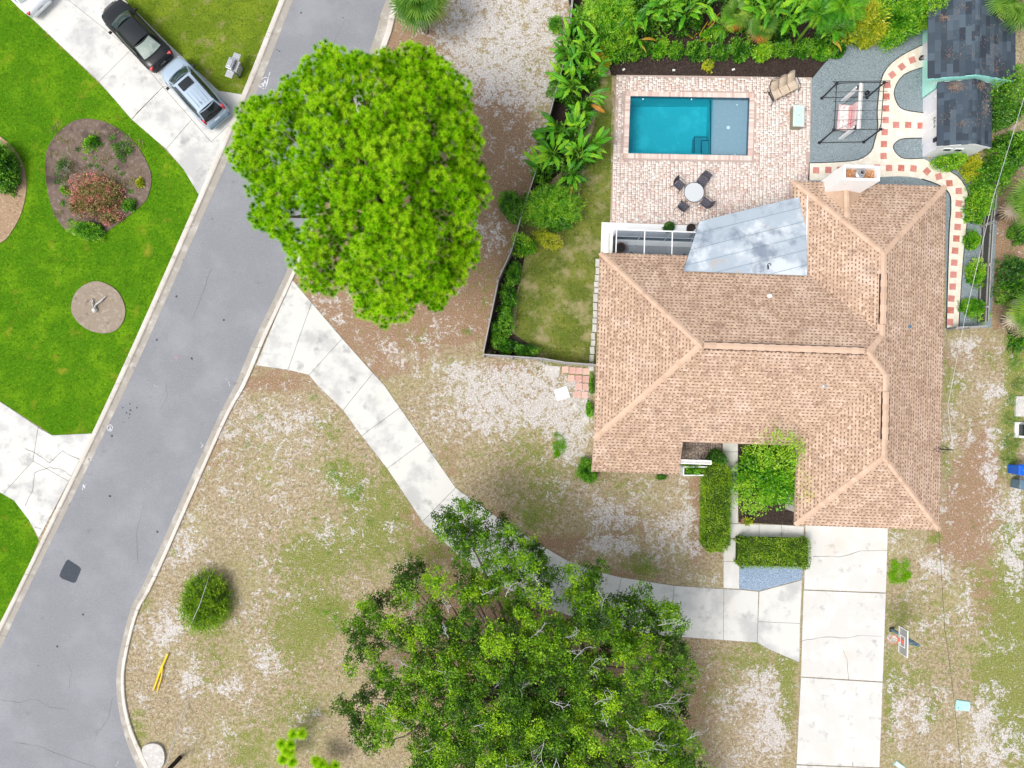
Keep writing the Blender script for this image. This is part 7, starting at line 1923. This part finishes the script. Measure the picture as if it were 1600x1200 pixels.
KEEP_OFF = [[(456, 430), (487, 468), (604, 600), (716, 760), (830, 840), (890, 874), (975, 900), (1253, 903), (1253, 822), (1391, 822), (1374, 1220), (1240, 1220), (1249, 1037), (1183, 1006), (950, 980), (780, 918), (690, 848), (600, 735), (482, 588), (398, 572)],
            [(925, 390), (953, 340), (953, 110), (1560, 0), (1560, 290), (1545, 515), (1475, 515), (1472, 832), (1253, 832), (1253, 925), (1130, 920), (1130, 700), (925, 742)], [(757, 560), (800, 400), (836, 277), (880, 105), (890, -20), (960, -20), (953, 350), (930, 570)], ROAD_R + [(-400, 1800), (-400, -300)], KERB_R + [(-400, 1800), (-400, -300)]]
_off = not_in(KEEP_OFF[:1] + KEEP_OFF[3:])
_off_all = not_in(KEEP_OFF)
def scatter_sprouts(name, pts, m, n_each, L_, W_, parent=None, label=None, cat=None, tw=0.0):
    V = []; T = []
    for (px, py, r_) in pts:
        w = np.array(W(px, py))
        if px > 380 and not _off(w[:1], w[1:2])[0]: continue
        n_ = max(6, int(n_each * r_ * r_ / 9))
        a = RNG.uniform(0, 6.28, n_); rr = r_ * .038 * np.sqrt(RNG.uniform(0, 1, n_))
        pos = w + np.stack([rr * np.cos(a), rr * np.sin(a), RNG.uniform(.05, .12, n_)], -1)
        d = unit(RNG.normal(size=(n_, 3)) + np.array([0, 0, .5]))
        V.append(leaf_quads(pos, d, unit(RNG.normal(size=(n_, 3)) * .4 + np.array([0, 0, 1.])), RNG.uniform(.5, 1.2, n_) * L_, W_)); T.append(np.full(n_, RNG.uniform(.3, .8) + tw) + RNG.normal(0, .12, n_))
    o = np_mesh(name, np.concatenate(V), 4, m, parent, np.concatenate(T)); tag(o, label, cat, kind='stuff'); return o
scatter_sprouts('ground_cover', [(134, 249, 3), (150, 248, 3), (143, 258, 3.5), (153, 260, 3.5), (135, 276, 5), (152, 274, 3), (183, 263, 4), (194, 252, 4), (183, 230, 5), (123, 234, 4), (160, 227, 4), (192, 272, 4), (100, 318, 5), (90, 285, 4), (160, 266, 3), (176, 216, 5), (205, 300, 4), (112, 345, 4), (95, 262, 4), (188, 245, 5)],
                M['f_mid'], 26, .11, .05, None, 'small green sprouts scattered over the teardrop bed', 'ground cover')

scatter_sprouts('ground_cover', [(random.uniform(84, 225), random.uniform(196, 345), random.uniform(3, 8)) for _ in range(70)], M['f_dry'], 9, .16, .03, None, 'sparse brown twiggy plants covering the teardrop bed', 'ground cover')
bush('red_shrub', 118, 322, 16, 14, .5, M['f_red'], 'small pinkish shrub at the lower left rim of the teardrop bed', n=1300, L_=.08, W_=.045, seed=25, rough=.6)
bush('red_shrub', 172, 340, 18, 11, .5, M['f_red'], 'small pinkish shrub at the lower right rim of the teardrop bed', n=1300, L_=.08, W_=.045, seed=26, rough=.6)
bush('bush', 192, 230, 17, 14, .5, M['f_mid'], 'loose dark green plant in the upper right of the teardrop bed', n=500, L_=.10, W_=.04, seed=27, rough=.7)
bush('bush', 100, 262, 15, 22, .5, M['f_dark'], 'loose dark plant on the left side of the teardrop bed', n=450, L_=.10, W_=.04, seed=28, rough=.7)
# round shrub by the road corner
bush('round_shrub', 316, 943, 52, 60, 1.7, M['f_hedge'], 'round olive green shrub beside the road corner in the dry grass', n=15000, L_=.09, W_=.045, seed=12, rough=.12)

# ================================================================== HEDGES AND FRONT BEDS
hedge(1101, 724, 1141, 862, 1.05, 'long upright hedge along the left side of the front walkway', n=17000)
hedge(1153, 840, 1268, 889, .85, 'short horizontal hedge between the walkway and the garage driveway', n=15000, seed=4)
bush('bush', 1121, 717, 17, 13, 1.25, M['f_dark'], 'dark green rounded bush at the top end of the long hedge', n=4500, L_=.08, W_=.04, seed=14)
bush('garden_tree', 1203, 745, 47, 48, 3.2, M['f_bright'], 'large light green leafy shrub filling the front entrance bed', tw=.14, n=13000, L_=.14, W_=.065, seed=15, rough=.6, z0=.0)
bush('bush', 1238, 742, 10, 30, 3.0, M['f_yellow'], 'yellow green sprays at the right side of the entrance bed', n=700, L_=.12, W_=.05, seed=16, rough=.7)
bush('bush', 1168, 815, 6, 6, .4, M['f_yellow'], 'tiny yellow plant at the lower left corner of the entrance bed', n=260, L_=.11, W_=.05, seed=17, rough=.6)
bush('bush', 1082, 734, 15, 8, 1.0, M['f_bright'], 'light green plant growing in the white planter frame', n=900, L_=.10, W_=.05, seed=18, rough=.6, z0=.3)
bush('bush', 919, 734, 17, 18, 1.0, M['f_mid'], 'dark green bush at the lower left corner of the house', n=4200, L_=.10, W_=.05, seed=19, rough=.4)
bush('bush', 922, 640, 6, 14, .8, M['f_bright'], 'slim bright bush against the left house wall below the pavers', n=900, L_=.09, W_=.045, seed=20)
bush('bush', 925, 600, 4, 20, .7, M['f_mid'], 'narrow strip of dark plants between pavers and house wall', n=900, L_=.08, W_=.04, seed=21)
bush('bush', 1033, 745, 9, 5, .5, M['f_mid'], 'small low plant under the front eave', n=400, L_=.09, W_=.04, seed=22)
bush('bush', 1046, 354, 12, 9, .95, M['f_dark'], 'round dark bush in the pot on the porch ledge', n=2200, L_=.06, W_=.03, seed=23, rough=.1)
scatter_sprouts('weed_patch', [(1404 + random.uniform(-15, 15), 893 + random.uniform(-17, 16), random.uniform(3, 7)) for _ in range(40)], M['f_weed'], 30, .12, .022, None, 'bright green square weed patch right of the garage driveway', 'weeds', .45)
scatter_sprouts('weed_patch', [(872 + random.gauss(0, 4.5), 699 + random.gauss(0, 9), random.uniform(2, 5)) for _ in range(22)], M['f_weed'], 40, .12, .025, None, 'bright green weed clump on the white sand left of the house', 'weeds')
scatter_sprouts('weed_patch', [(514 + random.gauss(0, 11), 960 + random.gauss(0, 10), random.uniform(2, 5)) for _ in range(26)], M['f_weed'], 16, .09, .018, None, 'bright grass clump left of the oak in the dry lawn', 'weeds')
scatter_sprouts('weed_patch', [(545, 770, 8), (555, 775, 8), (517, 732, 9), (522, 742, 8), (530, 750, 6), (561, 762, 6), (490, 621, 6), (407, 652, 5), (540, 802, 6), (578, 816, 6), (272, 864, 5), (386, 697, 5), (732, 520, 6), (725, 517, 5), (360, 780, 4)] + [(530 + random.gauss(0, 55), 760 + random.gauss(0, 60), random.uniform(1.5, 4)) for _ in range(60)] + [(740 + random.gauss(0, 60), 610 + random.gauss(0, 60), random.uniform(1, 3)) for _ in range(30)], M['f_weed'], 16, .09, .022, None, 'scattered bright green weed tufts along the curved drive', 'weeds')
scatter_sprouts('weed_patch', [(1000, 878, 18), (1012, 890, 14), (826, 805, 12), (830, 818, 12), (1195, 1005, 10), (1316, 0, 1), (1460, 843, 5), (1466, 826, 4), (1574, 825, 9), (1518, 815, 4), (1521, 826, 4), (1094, 1112, 4)] + [(random.uniform(1400, 1590), random.uniform(860, 1190), random.uniform(1.5, 4)) for _ in range(90)] + [(random.uniform(820, 1100), random.uniform(760, 900), random.uniform(1.5, 4)) for _ in range(40)], M['f_hedge'], 12, .09, .022, None, 'darker green weed tufts in the dry front lawn near the house', 'weeds')
scatter_sprouts('weed_patch', [(1590, 600, 12), (1582, 625, 10), (1578, 655, 12), (1580, 690, 14), (1575, 715, 12), (1597, 780, 1), (1585, 570, 12), (1595, 540, 12)], M['f_mid'], 16, .10, .03, None, 'lush green weeds along the right edge beside the slab and bins', 'weeds')

# pine seedlings
def sapling(px, py, tops, label):
    z0_ = 1.0; w = W(px, py, 0); e = empty('pine_sapling', (w.x, w.y, 0)); tag(e, label, 'sapling', 'young pines in the dry grass')
    mb = MB(); C = []
    for (a, b, z) in tops:
        q = W(a, b, z) - Vector((w.x, w.y, 0)); mb.tube([(0, 0, .02), (q.x * .5, q.y * .5, q.z * .6), tuple(q)], [.03, .022, .012], 5); C.append(np.array(q))
    C = np.array(C); V = needle_tufts(C, np.tile([0, 0, 1.], (len(C), 1)), np.full(len(C), 1.75), 620, .24, .0075, seed=int(px))
    t = np.repeat(RNG.normal(.85, .14, len(V) // 3), 3).reshape(-1, 3); t[:, 2] += .2
    np_mesh('needles', V, 3, M['f_pine'], e, t.ravel())['kind'] = 'stuff'; mb.build('trunk', M['pine_bark'], e)
sapling(445, 1190, [(458, 1147, 1.4), (472, 1146, 1.5), (440, 1162, 1.2), (454, 1163, 1.5), (453, 1176, 1.3), (442, 1186, 1.0), (457, 1190, 1.2), (447, 1172, 1.4)], 'slim pine sapling with bright tufts near the bottom left')
sapling(500, 1212, [(494, 1188, 1.2), (504, 1193, 1.3), (512, 1202, 1.2), (524, 1196, 1.1), (498, 1202, 1.2)], 'low pine sapling at the bottom edge right of the slim one')

# ================================================================== BACK YARD PLANTS
fan_palm('fan_palm', 655, -2, 3.4, 30, 1.15, 'shaggy fan palm with dead fronds at the top beside the road', dead=9, seed=1)
bush('bush', 868, 37, 11, 14, .7, M['f_bright'], 'small lone green bush outside the fence at the top', n=1300, L_=.09, W_=.045, seed=30, rough=.4)
bush('fine_leaved_tree', 955, 28, 42, 42, 3.2, M['f_bright'], 'fluffy bright green round tree at the top of the yard corner', cat='tree', n=15000, L_=.20, W_=.035, seed=31, upright=.1, rough=.35)
bush('fine_leaved_tree', 858, 317, 50, 40, 2.6, M['f_bright'], 'fluffy bright green round tree beside the left fence middle', cat='tree', n=17000, L_=.19, W_=.035, seed=32, upright=.1, rough=.3)
bush('bush', 800, 318, 22, 28, 2.0, M['f_mid'], 'dark green bush left of the fluffy tree outside the fence', n=6500, L_=.10, W_=.05, seed=33, rough=.4)
bush('bush', 852, 370, 18, 13, 1.2, M['f_yellow'], 'yellow green clump below the fluffy tree', n=2400, L_=.15, W_=.03, seed=34, rough=.5)
bush('bush', 822, 385, 17, 15, 1.2, M['f_bright'], 'leafy green shrub at the fence below the fluffy tree', n=2000, L_=.13, W_=.06, seed=35, rough=.6)
for k, (px, py, rx, ry) in enumerate(((803, 425, 13, 24), (796, 462, 13, 24), (791, 498, 14, 22), (790, 540, 18, 14), (820, 547, 20, 12), (775, 520, 8, 22))):
    bush('hedge_shrub', px, py, rx, ry, 1.0, M['f_mid'], ['topmost leafy shrub of the row inside the left fence', 'second leafy shrub of the row inside the left fence', 'third leafy shrub of the row inside the left fence', 'leafy shrub in the corner where the two fences meet', 'leafy shrub along the short fence right of the corner', 'slim shrub hugging the left fence above its corner'][k], group='shrubs along the left fence', n=2600, L_=.10, W_=.055, seed=40 + k, rough=.4)
# paddle plants down the fence
PADS = [(905, 28, 3.0, 8, 1.0, 0, 0, None, 'at the very top of the left fence row'), (892, 62, 2.8, 8, 1.0, 0, 0, None, 'left of the fluffy tree'), (918, 78, 2.8, 9, 1.0, 0, 1, None, 'just below the fluffy tree'),
        (900, 100, 2.6, 8, .95, 0, 0, None, 'by the fence, level with the deck top'), (928, 108, 2.4, 8, .9, 1, 0, 0, 'nearest the deck corner'), (895, 135, 2.6, 9, 1.0, 0, 0, 190, 'leaning over the fence left'),
        (918, 150, 2.4, 8, .9, 0, 1, -10, 'with an orange dead leaf beside the pool'), (908, 178, 2.6, 8, .95, 0, 0, 0, 'level with the middle of the pool'), (876, 198, 2.6, 9, 1.0, 0, 0, 180, 'leaning left below the pool middle'),
        (886, 82, 2.6, 8, .9, 0, 0, 180, 'hanging over the top of the fence'), (880, 122, 2.5, 8, .9, 0, 0, 180, 'hanging over the fence beside the deck corner'), (858, 212, 2.4, 8, .9, 0, 0, 190, 'hanging over the fence below the pool level'), (848, 262, 2.4, 8, .9, 0, 0, 170, 'at the fence just above the fluffy tree'), (925, 225, 2.2, 7, .85, 0, 0, 0, 'nearest the lower deck edge'),
        (900, 205, 2.8, 9, 1.05, 0, 0, 80, 'level with the pool steps'), (865, 238, 2.8, 10, 1.05, 0, 0, 170, 'at the lower left end of the row'), (905, 240, 2.6, 10, 1.05, 0, 0, -5, 'reaching right toward the deck'), (893, 268, 2.4, 8, .95, 1, 0, -60, 'at the bottom of the row above the fluffy tree')]
for k, (px, py, h, nl, s_, ye, og, bi, where) in enumerate(PADS):
    paddle_plant(px, py, h, nl, s_, 'broad paddle leaved plant ' + where, yellow=ye, orange=og, seed=k + 1, bias=bi)
# the row above the pool
TOPS = [(985, 28, 3.0, 10, 1.1, 1, 0, -30, 'right of the fluffy tree'), (1012, 14, 3.2, 10, 1.15, 0, 0, 0, 'at the top above the mulch bed'), (1040, 12, 3.2, 10, 1.15, 0, 0, -10, 'left of the yellow stalks'), (996, 52, 2.4, 7, .9, 2, 0, -90, 'with a yellow hanging leaf at the bed start'),
        (1076, 8, 3.2, 10, 1.1, 0, 1, -20, 'above the yellow stalks'), (1098, 6, 3.0, 9, 1.1, 0, 0, None, 'at the top edge over the pool'), (1205, 14, 3.0, 10, 1.1, 0, 0, None, 'right of the small fan palms'), (1232, 30, 2.8, 9, 1.05, 0, 0, -90, 'above the shelf end of the pool'),
        (1252, 10, 3.0, 9, 1.0, 0, 0, None, 'at the top above the sofa'), (1300, 44, 2.6, 8, .95, 1, 0, -80, 'before the feathery bushes'), (1180, 8, 3.0, 9, 1.0, 0, 0, None, 'behind the small fan palms')]
for k, (px, py, h, nl, s_, ye, og, bi, where) in enumerate(TOPS):
    paddle_plant(px, py, h, nl, s_, 'tall paddle leaved plant ' + where, yellow=ye, orange=og, seed=k + 40, bias=bi)
# yellow stalked clump
def stalks(px, py, label):
    w = W(px, py, 1.6); e = empty('yellow_cactus_palm', (w.x, w.y, .03)); tag(e, label, 'plant')
    r = random.Random(4)
    base = W(1092, 44, .3) - w
    for k, (a, b) in enumerate(((1136, 4), (1128, 14), (1132, 28), (1120, 34), (1126, 22), (1110, 22), (1112, 40), (1100, 30), (1092, 12), (1085, 32), (1138, -4), (1118, 10))):
        q = W(a, b, 2.0) - w; m_ = base.lerp(q, .55) + Vector((r.uniform(-.1, .1), r.uniform(-.25, -.05), .35))
        MB().tube([base, m_, q], [.05, .055, .025], 6).build('leaf', M['f_banana_yellow'], e)
stalks(1110, 25, 'clump of thick arching yellow stalks above the mulch bed')
for k, (px, py, ye) in enumerate(((1150, 22, 2), (1192, 40, 2))):
    e = fan_palm('small_fan_palm', px, py, 1.6, 14, .62, ['small fan palm with orange lower fronds right of the yellow stalks', 'second small fan palm with orange lower fronds nearer the pool'][k], dead=0, seed=10 + k, group='small fan palms over the mulch bed')
    for j in range(4):
        a = R(-90 + 40 * (j - 1.5)); link('frond', FAN_Y, e, (.40 * math.cos(a), .40 * math.sin(a), 1.35), Euler((0, .25, a)), (.6,) * 3)

# leafy mass behind the row, against the top edge
for k, (px, py, rx, ry, m_) in enumerate(((1010, -8, 26, 18, 'f_mid'), (1055, -10, 28, 18, 'f_bright'), (1100, -14, 28, 16, 'f_mid'), (1160, -8, 26, 18, 'f_mid'), (1212, -8, 28, 18, 'f_bright'), (1262, -10, 28, 18, 'f_mid'), (1290, 2, 20, 20, 'f_mid'))):
    bush('back_hedge', px, py, rx, ry, 2.4, M[m_], ['leafy bush at the top edge left of the yellow stalks', 'bright bush at the top edge just left of the yellow stalks', 'dark leafy bush at the top edge over the yellow stalks', 'leafy bush at the top edge behind the small fan palms', 'bright bush at the top edge right of the small fan palms', 'leafy bush at the top edge above the sofa', 'leafy bush behind the feathery palm at the top'][k], group='leafy bushes behind the mulch bed', n=3600, L_=.17, W_=.06, seed=200 + k, rough=.6)
# shrub row under them
ROW = [(958, 82, 18, 13), (985, 80, 17, 12), (1008, 76, 12, 10), (1031, 78, 12, 13), (1057, 78, 13, 12), (1089, 78, 17, 16), (1118, 50, 18, 12), (1127, 80, 15, 13), (1158, 78, 15, 15), (1192, 79, 15, 14), (1222, 76, 16, 13), (1255, 76, 17, 14), (1283, 80, 15, 13), (1308, 76, 16, 14)]
ORD = ['first', 'second', 'third', 'fourth', 'fifth', 'sixth', 'set back', 'eighth', 'ninth', 'tenth', 'eleventh', 'twelfth', 'thirteenth', 'last']
for k, (px, py, rx, ry) in enumerate(ROW):
    bush('row_shrub', px, py, rx, ry, .85, M['f_mid'] if k % 3 else M['f_bright'], ORD[k] + ' shrub from the left in the row on the mulch above the pool', group='low shrubs on the mulch bed', n=1700, L_=.14, W_=.06, seed=60 + k, rough=.45)
bush('bush', 1107, 102, 9, 8, .5, M['f_yellow'], 'small yellow green plant on the mulch in front of the shrub row', n=420, L_=.12, W_=.05, seed=80, rough=.7)
bush('bush', 938, 97, 15, 11, 1.0, M['f_yellow'], 'yellowish crinkled leaf clump near the deck corner', n=600, L_=.15, W_=.07, seed=81, rough=.6)
feather_palm('feather_palm', 1280, 20, 3.4, 16, 1.0, 'feathery palm at the top between paddle plants and the big bushes', seed=1)
feather_palm('feather_palm', 1318, 8, 3.6, 16, 1.05, 'feathery palm at the top edge above the yellow bush', seed=2)
feather_palm('feather_palm', 1130, 40, 1.8, 9, .6, 'small feathery palm on the mulch right of the yellow stalks', seed=3)
BIGS = [(1340, 40, 30, 24, 2.6, 'f_yellow', 'yellow green fluffy bush overhanging the gravel'), (1372, 14, 34, 28, 3.0, 'f_bright', 'bright green fluffy bush right of the yellow one'), (1405, 38, 30, 22, 2.6, 'f_bright', 'bright green bush reaching over the grey gravel'), (1432, 14, 30, 28, 2.8, 'f_bright', 'bright fluffy bush beside the aqua shed roof'), (1358, 56, 14, 9, 1.8, 'f_yellow', 'small yellow clump at the gravel edge'), (1310, 30, 22, 26, 2.8, 'f_mid', 'dark green bush behind the yellow bush'), (1450, -8, 24, 20, 2.8, 'f_mid', 'dark green bush at the top edge against the shed')]
for k, (px, py, rx, ry, h, m_, lab) in enumerate(BIGS):
    bush('fluffy_bush', px, py, rx, ry, h, M[m_], lab, n=int(6.5 * rx * ry) + 1500, L_=.17, W_=.045, seed=90 + k, rough=.6, group='big fluffy bushes by the aqua shed')
# right edge
fan_palm('fan_palm', 1586, 6, 3.2, 20, 1.0, 'fan palm at the top right corner beside the aqua shed roof', dead=4, seed=5)
fan_palm('fan_palm', 1616, 318, 3.0, 20, 1.05, 'silvery fan palm at the right edge beside the brown litter', dead=3, seed=6)
fan_palm('fan_palm', 1618, 492, 2.6, 20, 1.0, 'fan palm with dry fronds low on the right edge', dead=6, seed=7)
RIGHTS = [(1487, 252, 25, 14, 1.1, 'f_bright', 'bright green rounded bush right below the small shed'), (1522, 262, 17, 17, 1.1, 'f_yellow', 'yellow green bush beside the bright round one'), (1545, 180, 18, 30, 2.4, 'f_dark', 'dark leafy bush against the small shed right wall'), (1580, 165, 30, 36, 2.8, 'f_mid', 'large leafy bush at the right edge above the small shed'),
          (1588, 230, 30, 34, 2.8, 'f_mid', 'large leafy bush at the right edge beside the small shed'), (1560, 268, 30, 24, 2.2, 'f_mid', 'leafy bush right of the yellow green one'), (1530, 322, 18, 34, 1.3, 'f_bright', 'tall green bush inside the right fence'), (1522, 375, 12, 18, .9, 'f_bright', 'small bush inside the right fence, second from the top'), (1528, 429, 16, 19, 1.0, 'f_bright', 'small bush inside the right fence, third from the top'),
          (1525, 480, 21, 17, 1.0, 'f_bright', 'small bush inside the right fence by the gate'), (1590, 420, 22, 24, 1.8, 'f_dark', 'dark green round bush at the right edge above the litter'), (1590, 455, 26, 26, 1.8, 'f_mid', 'mid green round bush at the right edge above the low palm'), (1540, 292, 16, 10, 1.4, 'f_mid', 'low bush at the top of the right fence'), (1572, 118, 24, 16, 2.0, 'f_mid', 'leafy bush at the right edge below the aqua shed roof'),
          (1592, 530, 12, 22, .7, 'f_mid', 'low weeds bush at the right edge below the dry palm'), (1598, 365, 12, 20, 1.3, 'f_mid', 'green bush at the right edge below the silvery palm')]
for k, (px, py, rx, ry, h, m_, lab) in enumerate(RIGHTS):
    bush('leafy_bush', px, py, rx, ry, h, M[m_], lab, n=int(5.0 * rx * ry) + 1200, L_=.13 if k in (3, 4, 5, 2) else .10, W_=.065 if k in (3, 4, 5, 2) else .05, seed=110 + k, rough=.5, group='leafy bushes on the right side')

# ================================================================== GRASS
def grass(name, polys, dens, m, L0, L1, wd, label, lean=1.2, mask=None, z0=.006):
    Vs, Ts = [], []
    for poly in polys:
        wp = PL(poly); xs = [p[0] for p in wp]; ys = [p[1] for p in wp]
        x0, x1, y0, y1 = max(min(xs), -33), min(max(xs), 33), max(min(ys), -25), min(max(ys), 27)
        n_ = int((x1 - x0) * (y1 - y0) * dens)
        X = RNG.uniform(x0, x1, n_); Y = RNG.uniform(y0, y1, n_); k = in_poly(X, Y, wp); X, Y = X[k], Y[k]
        if mask is not None: k = mask(X, Y); X, Y = X[k], Y[k]
        n_ = len(X); pos = np.stack([X, Y, np.full(n_, z0)], -1)
        d = unit(RNG.normal(size=(n_, 3)) * np.array([lean, lean, .3]) + np.array([0, 0, .8])); s = unit(np.cross(d, RNG.normal(size=(n_, 3)))) * wd
        Vs.append(np.stack([pos + s, pos - s, pos + d * RNG.uniform(L0, L1, n_)[:, None]], 1).reshape(-1, 3)); Ts.append(RNG.normal(.45, .2, n_))
    V = np.concatenate(Vs); T = np.concatenate(Ts)
    o = np_mesh(name, V, 3, m, None, T); tag(o, label, 'grass', kind='stuff')
grass('grass', [LAWN_A, LAWN_C], 420, M['f_lawn'], .05, .11, .008, 'short bright green mown grass of the left lawns', mask=not_in([BED1, BED2, RING]))
grass('grass', [LAWN_B], 380, M['f_hedge'], .05, .10, .008, 'olive green mown grass above the upper driveway')
grass('grass', [[(905, 110), (956, 118), (953, 350), (940, 395), (931, 565), (845, 556), (805, 520), (812, 440), (850, 370), (900, 330), (915, 260), (935, 160)]], 150, M['f_hedge'], .04, .09, .007, 'thin patchy grass between the left fence and the house')
_cx = np.array(GXS); _cy = np.array(GYS)
def dry_mask(X, Y):
    i = np.clip(np.searchsorted(_cx, X), 0, len(_cx) - 1); j = np.clip(np.searchsorted(_cy, Y), 0, len(_cy) - 1)
    s = G_SAND[j, i]
    return _off_all(X, Y) & (RNG.uniform(0, 1, len(X)) > s * 1.1)
grass('grass', [[(380, -20), (1640, -20), (1640, 1240), (180, 1240), (180, 1000)]], 105, M['f_dry'], .04, .11, .008, 'sparse dry straw coloured grass over the sandy yard', mask=dry_mask, z0=.0)
# fallen leaves and bits, pale and brown, strewn over the yard
def litter(name, n_, m, label, box_, sz, mask=None):
    X, Y = RNG.uniform(box_[0], box_[1], n_), RNG.uniform(box_[2], box_[3], n_)
    k = mask(X, Y) if mask is not None else np.ones(n_, bool); X, Y = X[k], Y[k]; n_ = len(X)
    a = RNG.uniform(0, 6.28, n_)
    V = leaf_quads(np.stack([X, Y, RNG.uniform(.01, .05, n_)], -1), np.stack([np.cos(a), np.sin(a), RNG.normal(0, .15, n_)], -1), unit(RNG.normal(size=(n_, 3)) * .3 + np.array([0, 0, 1.])), RNG.uniform(.6, 1.4, n_) * sz, sz * .5)
    tag(np_mesh(name, V, 4, m), label, 'litter', kind='stuff')
LIT = mat('dry_leaf', (.4, .3, .2), (), .9, .1, None, island=[(.16, .09, .05), (.55, .45, .33), (.34, .22, .13), (.66, .60, .52), (.24, .14, .08)])
litter('fallen_leaves', 26000, LIT, 'small brown and pale fallen leaves strewn over the dry yard', (-23, 31, -22, 24), .085, _off_all)
